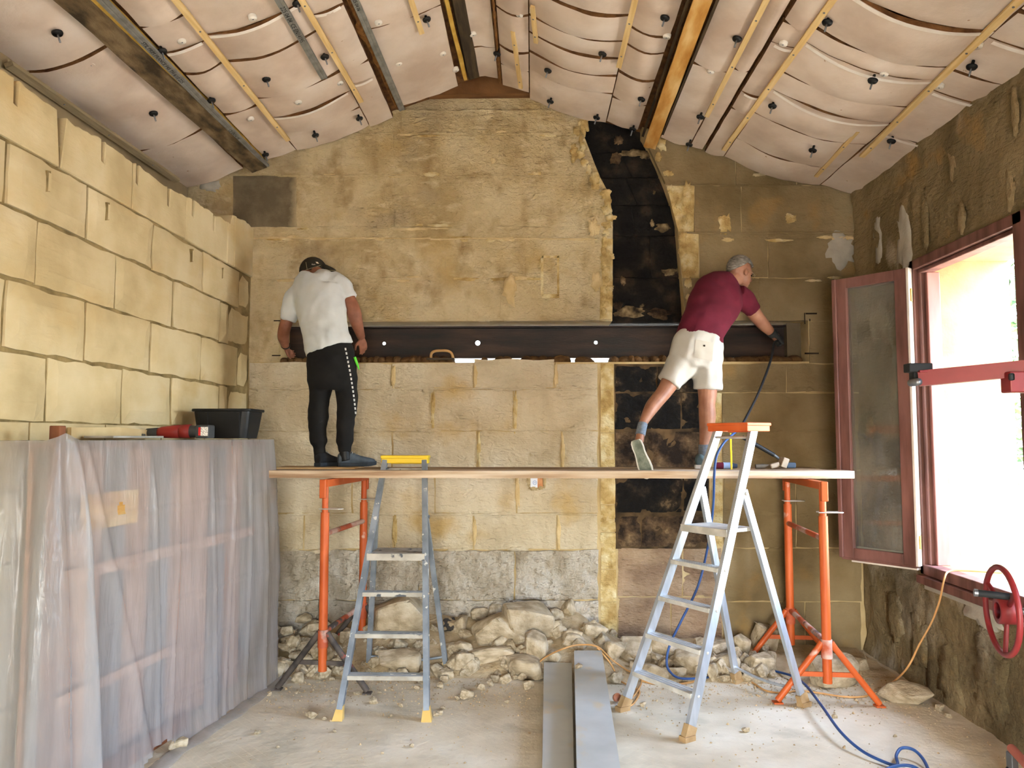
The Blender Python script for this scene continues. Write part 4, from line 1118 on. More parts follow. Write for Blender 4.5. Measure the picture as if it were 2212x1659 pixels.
# outside: tree, low wall
M_leaf = mat('sunlit_leaves', [lin(34, 58, 20), lin(54, 80, 30), lin(74, 98, 42)], scale=2.5, rough=.7)
M_bark = mat('tree_bark', [lin(92, 74, 54)], rough=1)
def tree(loc, h, r, label, seed):
    t = thing('garden_tree', label, 'tree', loc, 'trees outside the window'); rr = random.Random(seed)
    MB().tube([loc, (loc[0] + .1, loc[1], loc[2] + h * .5), (loc[0], loc[1] + .1, loc[2] + h * .85)], [.16, .12, .05], 8).build('trunk', M_bark, t)
    mb = MB()
    for k in range(2600):
        a = rr.uniform(0, 2 * PI); u = rr.uniform(-1, 1); q = rr.random() ** .4
        c = Vector((math.cos(a) * math.sqrt(1 - u * u) * r * q, math.sin(a) * math.sqrt(1 - u * u) * r * q, h * .58 + u * h * .46 * q)) + Vector(loc)
        d = Vector((rr.uniform(-1, 1), rr.uniform(-1, 1), rr.uniform(-1, .2))).normalized() * rr.uniform(.12, .26); s = d.orthogonal().normalized() * .05
        mb.add([c - d, c - s, c + d, c + s], [(0, 1, 2, 3)])
    o = mb.build('foliage', M_leaf, t); o['kind'] = 'stuff'
tree((8.2, 12.4, -0.2), 6.5, 2.2, 'green leafy tree seen through the open window', 3)
tree((12.5, 16.5, -0.2), 8.0, 2.8, 'second green tree farther behind the window tree', 8)
MB().rbox((9.2, 11.0, 0.35), (0.2, 9.0, 1.1), 0.02).build('garden_wall', M_reveal)
tag(bpy.data.objects['garden_wall'], 'low pale garden wall outside the window', 'garden wall')

# ================================================================== wrapped shelving unit on the left
def face_x(y): return -1.885 - 0.122 * (5.585 - y)
CT = 1.722                                            # top of the wrapped unit
M_board = mat('tan_boards', [lin(168, 126, 100), lin(190, 148, 120)], scale=3, stretch=(1, 1, 3), rough=.9)
M_post = mat('grey_posts', [lin(116, 110, 106), lin(136, 128, 122)], scale=4, rough=.8)
M_wood = mat('reddish_wood', [lin(96, 56, 34), lin(130, 80, 50)], scale=4, stretch=(3, 3, .6), rough=.7)
un = thing('shelving_unit', 'tall wooden unit hidden under the translucent plastic sheet', 'shelving unit', (-2.25, 4.5, 0))
UY0, UY1 = 3.52, 5.50
def face_beam(n, z0, z1, d0, d1, m, ya=UY0 + .01, yb=UY1 - .01):
    mb = MB(); vs = []
    for y in (ya, yb):
        for d in (d0, d1):
            for z in (z0, z1): vs.append((face_x(y) - 0.085 - d, y, z))
    mb.add(vs, [(0, 1, 3, 2), (4, 6, 7, 5), (0, 4, 5, 1), (2, 3, 7, 6), (0, 2, 6, 4), (1, 5, 7, 3)]); return mb.build(n, m, un, fix=True)
face_beam('back_board', 0.02, 1.68, 0.10, 0.12, M_board)
face_beam('infill_board', 1.28, 1.46, 0.0, 0.018, M_yellowwood, 3.74, 4.16)
for y in (3.54, 4.02, 4.42, 5.05): face_beam('post', 0.0, 1.70, 0.02, 0.09, M_post, y, y + 0.07)
face_beam('rail', 1.05, 1.11, 0.0, 0.02, M_board); face_beam('rail', 0.48, 0.53, 0.0, 0.02, M_board, 3.6, 4.6)
face_beam('plinth', 0.0, 0.10, -0.01, 0.02, M_wood, 3.6, 4.7)
mb = MB(); mb.prism([(face_x(UY0) - .03, UY0), (face_x(UY1) - .03, UY1), (XL + .015, UY1), (XL + .015, UY0)], lambda a, b, d: Vector((a, b, d)), 1.69, 1.712)
mb.build('top_board', M_wood, un, fix=True)
MB().rbox((-2.21, 3.53, 0.90), (0.05, 0.05, 1.79), 0.004).build('corner_post', M_wood, un)

# translucent plastic sheet
mp_ = bpy.data.materials.new('translucent_plastic'); mp_.use_nodes = True
nt = mp_.node_tree; nt.nodes.clear(); N = nt.nodes; L = nt.links
o_ = N.new('ShaderNodeOutputMaterial'); tr = N.new('ShaderNodeBsdfTransparent'); tr.inputs[0].default_value = (0.97, 0.97, 0.98, 1)
pb = N.new('ShaderNodeBsdfPrincipled'); pb.inputs['Base Color'].default_value = lin(186, 182, 180); pb.inputs['Roughness'].default_value = 0.24; pb.inputs['Specular IOR Level'].default_value = 0.6
tl = N.new('ShaderNodeBsdfTranslucent'); tl.inputs[0].default_value = lin(196, 190, 186)
mx0 = N.new('ShaderNodeMixShader'); mx0.inputs[0].default_value = 0.40
mx1 = N.new('ShaderNodeMixShader')
tcx = N.new('ShaderNodeTexCoord'); nz_ = N.new('ShaderNodeTexNoise'); nz_.inputs['Scale'].default_value = 3.0; nz_.inputs['Detail'].default_value = 6
mpx = N.new('ShaderNodeMapping'); mpx.inputs['Scale'].default_value = (3, 3, .5)
L.new(tcx.outputs['Object'], mpx.inputs[0]); L.new(mpx.outputs[0], nz_.inputs['Vector'])
mr_ = N.new('ShaderNodeMapRange'); mr_.inputs[1].default_value = .3; mr_.inputs[2].default_value = .7; mr_.inputs[3].default_value = 0.44; mr_.inputs[4].default_value = 0.60
L.new(nz_.outputs['Fac'], mr_.inputs[0]); L.new(mr_.outputs[0], mx1.inputs[0])
bp_ = N.new('ShaderNodeBump'); bp_.inputs['Strength'].default_value = .35; bp_.inputs['Distance'].default_value = .02
nb_ = N.new('ShaderNodeTexNoise'); nb_.inputs['Scale'].default_value = 9; nb_.inputs['Detail'].default_value = 3; nb_.inputs['Distortion'].default_value = 1.5
L.new(mpx.outputs[0], nb_.inputs['Vector']); L.new(nb_.outputs['Fac'], bp_.inputs['Height']); L.new(bp_.outputs[0], pb.inputs['Normal'])
L.new(pb.outputs[0], mx0.inputs[1]); L.new(tl.outputs[0], mx0.inputs[2]); L.new(tr.outputs[0], mx1.inputs[1]); L.new(mx0.outputs[0], mx1.inputs[2]); L.new(mx1.outputs[0], o_.inputs[0])

path = [(XL + 0.02, 3.38), (-2.28, 3.40), (face_x(3.47) + .0, 3.43)]
for i in range(1, 9): y = 3.47 + (5.58 - 3.47) * i / 8; path.append((face_x(y), y))
path += [(face_x(5.60) - .05, 5.625), (-2.15, 5.64), (XL + 0.02, 5.64)]
fine = smooth_pts([Vector((a, b, 0)) for a, b in path], 1)
dense = []
for a, b in zip(fine, fine[1:]):
    n = max(1, int((b - a).length / 0.014))
    for k in range(n): dense.append(a.lerp(b, k / n))
dense.append(fine[-1])
cum = [0.0]
for a, b in zip(dense, dense[1:]): cum.append(cum[-1] + (b - a).length)
NV = 110; vs = []
for j in range(NV + 1):
    v = j / NV
    for i, p in enumerate(dense):
        a = dense[max(0, i - 1)]; b = dense[min(len(dense) - 1, i + 1)]
        t = (b - a).normalized(); nr = Vector((t.y, -t.x, 0)); s = cum[i]
        front = p.y < 3.6
        fold = (0.045 if front else 0.006) * v ** .6 * math.sin(s * (38 if front else 9) + 2 * n3(s * 2, v, 1)) + 0.018 * v * n3(s * 3.5, v * 1.2, 7) + 0.006 * n3(s * 14, v * 4, 3)
        far = max(0, s - 2.2)
        bulge = 0.03 * math.sin(PI * min(1, v * 1.05)) + (0.02 * v if s > 1.8 else 0)
        flare = (0.05 * v ** 3) + (0.10 * v if front else 0)
        # slack creases running down from the near corner
        cr_ = 0.016 * math.exp(-((s - 0.42 - 0.55 * v) / 0.03) ** 2) + 0.012 * math.exp(-((s - 0.34 - 0.25 * v) / 0.025) ** 2)
        for q, (s0, dr_, am) in enumerate(((.95, .10, .012), (1.22, -.08, .009), (1.55, .05, .011), (1.86, -.14, .013), (2.06, -.10, .014), (2.26, -.05, .016), (2.42, .02, .014))):
            cr_ += am * math.exp(-((s - s0 - dr_ * v - .02 * n3(v * 3, q, 2)) / .013) ** 2) * min(1, 6 * v)
        for zl in (.22, .37, .53, .70, .84): cr_ += .004 * math.exp(-((v - zl - .02 * n3(s * 2, zl * 9, 1)) / .006) ** 2) * (0 if front else 1)
        d = fold + bulge + flare + cr_
        if v == 0: d = 0.0
        z = CT + 0.004 - (CT - 0.012) * v
        if abs(s - 0.30) < 0.10: z += 0.035 * (1 - v) * max(0, 1 - abs(s - 0.30) / 0.10)
        vs.append((max(p.x + nr.x * d, XL + .012), p.y + nr.y * d, z))
W = len(dense); fs = []
tear1 = PX(268, 1083, face_x(4.0)); 
for j in range(NV):
    for i in range(W - 1):
        q = (j * W + i, j * W + i + 1, (j + 1) * W + i + 1, (j + 1) * W + i)
        c = sum((Vector(vs[k]) for k in q), Vector()) / 4
        if c.x > face_x(c.y) - 0.06 and c.y > 3.6:
            dy, dz = c.y - 3.86, c.z - 1.385
            if abs(dz) < 0.035 and -0.03 < dy < 0.03 and dz < 0.05 - abs(dy) * 1.6: continue
            if 4.02 < c.y < 4.42 and c.z < 0.10 * math.sin(PI * (c.y - 4.02) / .40): continue
        fs.append(q[::-1])
sh = MB().add(vs, fs, 0, True)
# sheet over the top
top = [dense[i] for i in range(0, W, 4)]
vs2 = []; 
for k in range(9):
    for p in top:
        q = k / 8; vs2.append((p.x + (XL + 0.015 - p.x) * q, p.y, CT + 0.004 + (0.004 * n3(p.x * 8, p.y * 8, k) if k else 0)))
W2_ = len(top)
sh.add(vs2, [(k * W2_ + i, k * W2_ + i + 1, (k + 1) * W2_ + i + 1, (k + 1) * W2_ + i) for k in range(8) for i in range(W2_ - 1)], 0, True)
sheet = tag(sh.build('plastic_sheet', mp_), 'milky plastic dust sheet draped over the unit beside the stone wall', 'plastic sheet')
# loose sheet hem lying on the floor along the bottom
hm = MB(); vs = []; n = 60
for i in range(n + 1):
    y = 3.9 + (5.62 - 3.9) * i / n; x = face_x(y) + 0.085 + 0.02 * n3(y * 5, 1, 2)
    vs += [(x - .05, y, .012), (x + 0.0, y, .03 + .02 * n3(y * 7, 3, 1)), (x + 0.06 + .03 * n3(y * 4, 9, 1), y, .012)]
hm.add(vs, [(3 * i + k, 3 * i + 3 + k, 3 * i + 4 + k, 3 * i + 1 + k) for i in range(n) for k in range(2)], 0, True)
hm.build('sheet_hem', mp_, sheet)

# ---- things on top of the unit
top_z = CT + 0.012
def tub():
    t = thing('plastic_tub', 'black plastic tub standing on the wrapped unit', 'tub', (-2.12, 5.28, top_z)); M_tub = mat('black_tub', [lin(20, 21, 22), lin(28, 29, 30)], scale=5, rough=.45)
    x0, x1 = -2.30, -1.915; y0, y1 = 5.14, 5.44; h = 0.195
    mb = MB(); n = 5
    def ring(s, z, r=.045):
        out = []
        for (cx, cy, a0) in ((x1, y1, 0), (x0, y1, 90), (x0, y0, 180), (x1, y0, 270)):
            mx, my = (x0 + x1) / 2, (y0 + y1) / 2
            ccx = mx + (cx - mx) * s - math.copysign(r, cx - mx); ccy = my + (cy - my) * s - math.copysign(r, cy - my)
            for k in range(n): a = R(a0 + 90 * k / (n - 1)); out.append((ccx + r * math.cos(a), ccy + r * math.sin(a), top_z + z))
        return out
    rings = [ring(.86, 0), ring(.92, .06), ring(1.0, h - .02), ring(1.0, h), ring(.94, h), ring(.80, .012)]
    vs = [p for r_ in rings for p in r_]; q = len(rings[0]); fs = [tuple(range(q))[::-1]]
    for r_ in range(5):
        for k in range(q): fs.append((r_ * q + k, r_ * q + (k + 1) % q, (r_ + 1) * q + (k + 1) % q, (r_ + 1) * q + k))
    fs.append(tuple(range(5 * q, 6 * q)))
    mb.add(vs, fs); mb.build('tub_body', M_tub, t, fix=True)
    rm = MB(); ra, rb, rc_, rd = ring(1.06, h - .012), ring(1.075, h - .004), ring(1.06, h + .006), ring(.97, h + .004)
    vs = ra + rb + rc_ + rd
    fs = [(r_ * q + k, r_ * q + (k + 1) % q, ((r_ + 1) % 4) * q + (k + 1) % q, ((r_ + 1) % 4) * q + k) for r_ in range(4) for k in range(q)]
    rm.add(vs, fs, 0, True); rm.build('tub_rim', M_tub, t, fix=True)
    for x in (x0 + .10, x1 - .07):
        MB().beam((x, y0 + .012, top_z + .01), (x, y0 - .004, top_z + h - .02), .018, .012, (0, 1, 0)).build('rib', M_tub, t)
tub()
def drill():
    M_red = mat('drill_red', [lin(126, 36, 32), lin(146, 46, 40)], scale=8, rough=.5); M_dk = mat('drill_grey', [lin(48, 50, 52), lin(64, 66, 68)], scale=10, rough=.6)
    Y = 4.70; q = lambda px, py: P(px, py, Y)
    t = thing('hammer_drill', 'red and grey cordless drill lying in front of the black tub', 'drill', (q(390, 945).x, Y, top_z))
    z0 = top_z
    def loft(name, secs, m, rz=None):
        mb = MB(); ss_ = []
        for (px, half_h, half_d, cz) in secs: ss_.append((Vector((q(px, 930).x, Y, z0 + cz)), Vector((0, half_d, 0)), Vector((0, 0, half_h))))
        mb.loft(ss_, 14); return mb.build(name, m, t, fix=True)
    loft('chuck', [(313, .014, .014, .036), (318, .026, .026, .036), (330, .029, .029, .036), (342, .031, .031, .037), (345, .027, .027, .037)], M_dk)
    loft('gear_housing', [(343, .030, .030, .037), (352, .036, .035, .038), (372, .040, .036, .041), (392, .042, .036, .043)], M_red)
    loft('motor_housing', [(390, .041, .037, .042), (397, .043, .040, .044), (412, .043, .040, .045)], M_red)
    loft('grip', [(394, .042, .030, .044), (408, .040, .032, .044), (425, .036, .034, .042), (434, .038, .036, .042)], M_dk)
    a, b = q(430, 930), q(459, 930)
    bt_ = MB().rbox(((a.x + b.x) / 2, Y - .01, z0 + .042), (b.x - a.x, .10, .082), .009).build('battery', M_dk, t)
    MB().bbox((q(438, 930).x, Y - .0625, z0 + .018), (q(442.5, 930).x, Y - .0602, z0 + .068)).build('red_sticker', mat('sticker_red', [lin(200, 40, 40)], rough=.6), bt_)
    MB().bbox((q(443, 930).x, Y - .0625, z0 + .016), (q(458, 930).x, Y - .0602, z0 + .070)).build('white_sticker', mat('sticker_white', [lin(150, 148, 144), lin(232, 230, 226)], scale=160, rough=.6, ramp=(.45, .5)), bt_)
drill()
def spade_bit():
    Y = 4.62; q = lambda px: P(px, 930, Y).x
    t = thing('wide_chisel', 'steel spade chisel lying beside the drill chuck', 'chisel', (q(295), Y, top_z)); m = mat('chisel_steel', [lin(92, 94, 96), lin(126, 128, 128)], scale=10, rough=.5, metal=.5)
    mb = MB(); mb.prism([(q(279), .075), (q(284), .070), (q(297), .03), (q(297), .022), (q(290), .004), (q(287), .004)], lambda a, b, d: Vector((a, Y + d, top_z + b)), -.004, .004); mb.build('blade', m, t, fix=True)
    MB().tube([(q(296), Y, top_z + .026), (q(313), Y, top_z + .020)], .008, 8).build('shank', m, t)
spade_bit()
bd = MB(); bd.rbox((-2.27, 4.25, top_z + .009), (.16, .55, .012), .003)
tag(bd.build('thin_board', mat('grey_strip', [lin(150, 146, 136), lin(186, 180, 168)], scale=6, rough=.7)), 'thin pale board lying flat behind the drill', 'board')
cb = MB(); cb.prism([(3.9, .0), (4.75, .0), (4.75, .05), (4.35, .065), (3.9, .058)], lambda a, b, d: Vector((XL + .02 + d, a, top_z + b)), 0, .02)
tag(cb.build('cardboard_strip', mat('cardboard', [lin(186, 162, 118), lin(204, 182, 138)], scale=5, rough=.9), fix=True), 'tan cardboard strip standing against the stone wall', 'cardboard')

# ================================================================== trestles and planks
M_orange = mat('orange_paint', [lin(178, 76, 24), lin(192, 90, 36)], scale=5, rough=.5, spec=.4, extra=spots(lin(206, 176, 160), 6, .66, .74))
M_orange2 = mat('worn_orange_paint', [lin(162, 72, 44), lin(184, 88, 50)], scale=6, rough=.6, extra=chain(spots(lin(196, 166, 152), 5, .5, .62), spots(lin(60, 54, 50), 4, .6, .66)))
M_blackleg = mat('black_worn_leg', [lin(52, 46, 42), lin(92, 82, 74)], scale=10, rough=.7, extra=spots(lin(180, 84, 62), 7, .62, .68))
M_wire = mat('steel_wire_pin', [lin(200, 196, 186)], rough=.35, metal=.6)
def trestle(f, b, label, leg_m, flip):
    """f, b: front and back post feet (x, y); tripod feet spread sideways"""
    f = Vector((f[0], f[1], 0)); b = Vector((b[0], b[1], 0)); dr = (b - f).normalized(); sd = Vector((dr.y, -dr.x, 0))
    t = thing('scaffold_trestle', label, 'trestle', (f + b) / 2, 'orange scaffold trestles')
    up = Vector((0, 0, 1))
    for p, sgn in ((f, -1), (b, 1)):
        MB().tube([p + up * .14, p + up * 1.22], .030, 14).build('post', M_orange, t)
        MB().tube([p + up * 1.0, p + up * 1.442], .0225, 12).build('inner_post', M_orange, t)
        MB().tube([p + up * .30, p + up * .42], .036, 14).build('collar', M_orange2, t)
        for s in (-1, 1):
            foot = p + sd * (.32 * s); lg = MB().tube([p + sd * (.028 * s) + up * .40, p + sd * (.055 * s) + up * .36, foot + up * .018], .021, 10).build('leg', leg_m, t)
            MB().rbox(foot + up * .006, (.06, .06, .010), .002).build('foot_plate', leg_m, lg)
        c0, c1 = p + sd * .19 + up * .195, p - sd * .19 + up * .195
        MB().beam(c0, c1, .012, .03).build('leg_brace', leg_m, t)
        # wire pin through the post
        z = 1.245; pin = []
        for k in range(13):
            a = PI * k / 12; pin.append(p + sd * (flip * (.10 + .028 * math.sin(a))) + dr * (.028 * math.cos(a)) + up * z)
        pin = [p - sd * flip * .035 + dr * .028 + up * z] + pin + [p - sd * flip * .035 - dr * .028 + up * z]
        MB().tube(pin, .0045, 8).build('locking_pin', M_wire, t)
        # end lug above the bar
        e = p + dr * (sgn * .045); lg = MB(); lg.rbox(e + up * 1.385, (.045, .03, .13), .006, Matrix.Rotation(math.atan2(dr.y, dr.x) - PI / 2, 3, 'Z')); lg.build('end_lug', M_orange, t)
    MB().beam(f + up * 1.422 - dr * .03, b + up * 1.422 + dr * .03, .05, .050).build('top_bar', M_orange, t)
    MB().tube([f + up * 1.07, b + up * 1.07], .019, 12).build('cross_bar', M_orange2, t)
    MB().tube([f + up * .40, b + up * .40], .019, 12).build('bottom_bar', M_orange2, t)
trestle((-1.445, 5.37), (-1.36, 6.22), 'orange trestle with blackened legs under the plank, beside the plastic sheet', M_blackleg, 1)
trestle((1.925, 5.20), (2.0, 6.14), 'bright orange trestle under the plank, near the open window sash', M_orange, 1)

M_plank = mat('dusty_plank', [lin(150, 120, 92), lin(184, 160, 132), lin(206, 190, 168)], scale=3, stretch=(.5, 3, 9), rough=.9, bump=.3, bscale=14)
M_plank2 = mat('worn_brown_plank', [lin(116, 88, 58), lin(150, 122, 88), lin(178, 152, 116)], scale=4, stretch=(.5, 3, 9), rough=.9, bump=.4, bscale=14)
PZT = 1.505
def plank(x0, x1, y0, y1, z1, th, m, label, seed):
    mb = MB(); n = 24; vs = []
    for i in range(n + 1):
        x = x0 + (x1 - x0) * i / n
        for (y, z) in ((y0, z1 - th), (y0 + .0, z1 - .004), (y0 + .004, z1), (y1, z1), (y1, z1 - th)):
            vs.append((x, y + .004 * n3(x * 3, y, seed), z + .002 * n3(x * 4, y * 3, seed)))
    fs = [(5 * i + k, 5 * i + (k + 1) % 5, 5 * i + 5 + (k + 1) % 5, 5 * i + 5 + k) for i in range(n) for k in range(5)] + [(4, 3, 2, 1, 0), tuple(range(5 * n, 5 * n + 5))]
    mb.add(vs, fs); o = mb.build('scaffold_plank', m, fix=True)
    return tag(o, label, 'plank', 'scaffold planks')
xl = P(567, 1020, 5.5).x; xr = P(1842, 1020, 5.5).x
plank(xl, xr, 5.47, 5.70, PZT, .052, M_plank, 'front scaffold plank running across both trestles', 1)
plank(xl + .08, xr - .1, 5.712, 5.94, PZT, .050, M_plank2, 'middle scaffold plank under the feet of both workers', 2)
plank(xl + .15, xr - .06, 5.952, 6.17, PZT, .050, M_plank2, 'back scaffold plank nearest the gable wall', 3)
MB().rbox((-1.62, 5.83, PZT + .008), (.62, .34, .012), .002).build('plywood_sheet', mat('plywood', [lin(166, 134, 92), lin(190, 160, 118)], scale=4, rough=.9))
tag(bpy.data.objects['plywood_sheet'], 'thin plywood sheet on the planks under the white-shirted worker', 'plywood')

# ================================================================== step ladders
def ladder(label, FLt, FRt, RLt, RRt, top_s, H, wt, zh, zp, steps, cap, M_al, M_step, M_footf, M_footr, rail, cup):
    fl_, fr_, rl_, rr_ = [Vector((a, b, 0)) for a, b in (FLt, FRt, RLt, RRt)]
    fm, rm_ = (fl_ + fr_) / 2, (rl_ + rr_) / 2
    dr = (rm_ - fm).normalized(); wd = (fr_ - fl_).normalized(); D = (rm_ - fm).length; w0 = (fr_ - fl_).length; up = Vector((0, 0, 1))
    t = thing('step_ladder', label, 'ladder', (fm + rm_) / 2, 'step ladders')
    def F(z, s): return fm + dr * (top_s * z / H) + wd * (s * (w0 + (wt - w0) * z / H) / 2) + up * z
    wr = (rr_ - rl_).length
    sh_ = top_s * zh / H; wh = w0 + (wt - w0) * zh / H
    def B(z, s): return fm + dr * (D + (sh_ + .03 - D) * z / zh) + wd * (s * (wr + (wh - wr) * z / zh) / 2) + up * z
    for s in (-1, 1):
        MB().beam(F(.05, s), F(H - .03, s), rail[0], rail[1], dr).build('front_rail', M_al, t)
        MB().beam(B(.04, s), B(zh, s), rail[0] * .95, rail[1] * .8, dr).build('rear_leg', M_al, t)
        for fn, fm_ in ((F, M_footf), (B, M_footr)):
            if cup:
                ft_ = MB(); c = fn(.0, s); a = (fn(.1, s) - fn(0, s)).normalized()
                ft_.beam(c + up * .012, c + a * .085, rail[0] + .012, rail[1] + .012, dr); ft_.beam(c + up * .0, c + up * .03, rail[0] + .026, rail[1] + .022, dr)
                ft_.build('rubber_foot', fm_, t)
                for k in range(4):
                    pass
            else:
                c = fn(0, s); a = (fn(.1, s) - fn(0, s)).normalized(); ft_ = MB()
                q0 = [(c + up * .001) + wd * (i * .032) + dr * (j * .030) for i, j in ((-1, -1), (1, -1), (1, 1), (-1, 1))]
                q1 = [(c + a * .085) + wd * (i * .020) + dr * (j * .020) for i, j in ((-1, -1), (1, -1), (1, 1), (-1, 1))]
                ft_.add(q0 + q1, [(3, 2, 1, 0), (4, 5, 6, 7)] + [(k, (k + 1) % 4, 4 + (k + 1) % 4, 4 + k) for k in range(4)]); ft_.build('rubber_foot', fm_, t, fix=True)
        MB().lathe([(.012, -.004), (.012, .004), (0, .005)], B(zh - .02, s) + wd * (s * rail[0] * .6), wd * s, 10).build('hinge_rivet', M_step, t)
    for z in steps:
        c0, c1 = F(z, -1), F(z, 1)
        st = MB().beam(c0 + wd * rail[0] * .5, c1 - wd * rail[0] * .5, .085, .026).build('tread', M_step, t)
        for k in (-.028, 0, .028): MB().beam(c0 + dr * k + up * .0135 + wd * .02, c1 + dr * k + up * .0135 - wd * .02, .008, .003).build('tread_rib', M_al, st)
        if z != steps[0] or True:
            for s in (-1, 1): MB().lathe([(.008, 0), (.008, .004), (0, .005)], F(z, s) + wd * (s * rail[0] * .5), wd * s, 8).build('rivet', M_step, t)
    # platform between front rails and rear legs
    a0, a1 = F(zp, -1), F(zp, 1); dp = (B(zp, 1) - F(zp, 1)).dot(dr)
    pm = MB(); pm.beam((a0 + a1) / 2 - wd * ((a1 - a0).length / 2 - rail[0] * .6) + dr * (dp * .5 - .02), (a0 + a1) / 2 + wd * ((a1 - a0).length / 2 - rail[0] * .6) + dr * (dp * .5 - .02), dp + .05, .022)
    pf = pm.build('platform', M_step, t)
    MB().beam(a0 - dr * .045 - up * .012, a1 - dr * .045 - up * .012, .008, .045).build('platform_lip', M_step, pf)
    z = .10 + .04
    brace = smooth_pts([B(.12, -1), B(.115, -.3) - up * .02, B(.115, .4) - up * .02, B(.12, 1)], 5)
    MB().tube(brace, .010, 8).build('rear_brace', M_al, t)
    # top cap
    c = (F(H - .03, -1) + F(H - .03, 1)) / 2; Mc = Matrix((wd, dr, up)).transposed()
    kp = MB(); kp.rbox(c + up * .028 + dr * .03, (wt + rail[0] + .03, cap[1], .022), .006, Mc)
    kp.rbox(c + up * .005 - dr * (cap[1] / 2 - .045), (wt + rail[0] + .02, .02, .045), .005, Mc)
    kp.rbox(c + up * .005 + wd * (wt / 2 + rail[0] * .5) + dr * .03, (.02, cap[1] * .9, .05), .005, Mc); kp.rbox(c + up * .005 - wd * (wt / 2 + rail[0] * .5) + dr * .03, (.02, cap[1] * .9, .05), .005, Mc)
    kp.rbox(c + up * .0 + dr * .06, (wt * .8, .012, .05), .003, Mc)
    kp.build('top_tray', cap[0], t)
    MB().tube([F(H - .09, -1), F(H - .09, 1)], .009, 8).build('top_spacer', M_step, t)
    return t
M_alu = mat('bright_aluminium', [lin(168, 174, 180), lin(190, 195, 200)], scale=8, stretch=(3, 3, .6), rough=.38, metal=.55, spec=.6)
M_alu_step = mat('dusty_aluminium_tread', [lin(176, 172, 162), lin(206, 202, 192)], scale=12, rough=.6, metal=.2)
M_gsteel = mat('paint_flecked_steel', [lin(112, 120, 128), lin(146, 154, 162)], scale=7, rough=.45, metal=.4, spec=.5, extra=spots(lin(214, 214, 208), 22, .64, .68))
M_gstep = mat('dusty_grey_tread', [lin(146, 140, 128), lin(182, 176, 164)], scale=9, rough=.8, extra=spots(lin(80, 84, 88), 12, .6, .64))
M_ofoot = mat('tan_rubber', [lin(140, 112, 76), lin(168, 140, 100)], scale=12, rough=.9)
M_yfoot = mat('yellow_rubber', [lin(196, 160, 90), lin(214, 182, 112)], scale=8, rough=.8)
M_yellow = mat('yellow_plastic', [lin(222, 188, 40)], rough=.45)
M_otray = mat('orange_plastic', [lin(206, 92, 40), lin(216, 108, 56)], scale=6, rough=.5)
ladder('tall aluminium step ladder with an orange top tray', (.573, 5.06), (.888, 4.58), (1.451, 5.642), (1.764, 5.177), .79, 1.83, .30, 1.40, 1.15, [.23, .46, .69, .92], (M_otray, .24), M_alu, M_alu_step, M_ofoot, M_ofoot, (.028, .060), True)
ladder('paint-flecked grey steel step ladder with a yellow top', (-1.204, 4.852), (-.653, 4.851), (-1.229, 5.842), (-.642, 5.858), .80, 1.60, .285, 1.20, .94, [.23, .46, .70], (M_yellow, .12), M_gsteel, M_gstep, M_yfoot, M_yfoot, (.036, .052), False)

# ================================================================== steel beams lying on the floor
M_primer = mat('grey_primed_steel', [lin(172, 174, 168), lin(190, 192, 186)], scale=3, rough=.6, spec=.4, bump=.05, extra=spots(lin(196, 178, 142), 5, .56, .7, (1, .6, 1)))
def ibeam(name, a0, a1, b0, b1, h, upright, label):
    """near edge a0-a1, far edge b0-b1 given as (x, y) on the floor plan"""
    t = thing(name, label, 'steel beam', ((a0[0] + a1[0] + b0[0] + b1[0]) / 4, (a0[1] + b0[1]) / 2, 0), 'grey steel beams on the floor')
    def sl(n, u0, u1, z0, z1):
        mb = MB(); vs = []
        for (l, r) in ((a0, a1), (b0, b1)):
            for u in (u0, u1):
                for z in (z0, z1): vs.append((l[0] + (r[0] - l[0]) * u, l[1] + (r[1] - l[1]) * u, z))
        mb.add(vs, [(0, 1, 3, 2), (4, 6, 7, 5), (0, 4, 5, 1), (2, 3, 7, 6), (0, 2, 6, 4), (1, 5, 7, 3)]); return mb.build(n, M_primer, t, fix=True)
    if upright:
        sl('top_flange', 0, 1, h - .012, h); sl('bottom_flange', 0, 1, .006, .018); sl('web', .465, .535, .018, h - .012)
    else:
        sl('flange', 0, .06, .006, h - .010); sl('flange', .94, 1, .006, h - .010); sl('web', 0, 1, h - .010, h)
ibeam('steel_beam', (.17, 3.0), (.375, 3.0), (.299, 5.706), (.50, 5.711), .20, True, 'tall grey steel beam lying upright on the floor')
ibeam('steel_beam', (.028, 3.0), (.160, 3.0), (.081, 5.763), (.284, 5.745), .10, False, 'low grey steel beam lying on its side beside the taller one')

# ================================================================== rubble
M_rock = mat('dusty_rubble', [lin(160, 143, 114), lin(188, 170, 140), lin(202, 187, 160)], scale=1.6, rough=1, bump=.55, bscale=5, bdist=.05, rand=.08, detail=4)
M_rock_dark = mat('soot_faced_rubble', [lin(60, 56, 52), lin(160, 140, 110)], scale=1.2, rough=1, bump=.5, bscale=5, rand=.1, ramp=(.48, .52))
M_dust = mat('rubble_dust', [lin(176, 154, 118), lin(204, 184, 148)], scale=9, rough=1, bump=1, bscale=40, bdist=.02)
HT = [(-2.3, .17), (-2.0, .19), (-1.5, .21), (-1.2, .29), (-.9, .28), (-.6, .24), (-.2, .30), (.35, .30), (.55, .16), (.7, .08), (1.0, .08), (1.6, .09), (1.9, .06), (2.3, .03), (2.7, .01)]
def htop(x):
    for (x0, h0), (x1, h1) in zip(HT, HT[1:]):
        if x <= x1: return h0 + (h1 - h0) * max(0, x - x0) / (x1 - x0)
    return .01
def toe(x): return 5.72 if x < .3 else (5.62 if x < 1.7 else 5.8)
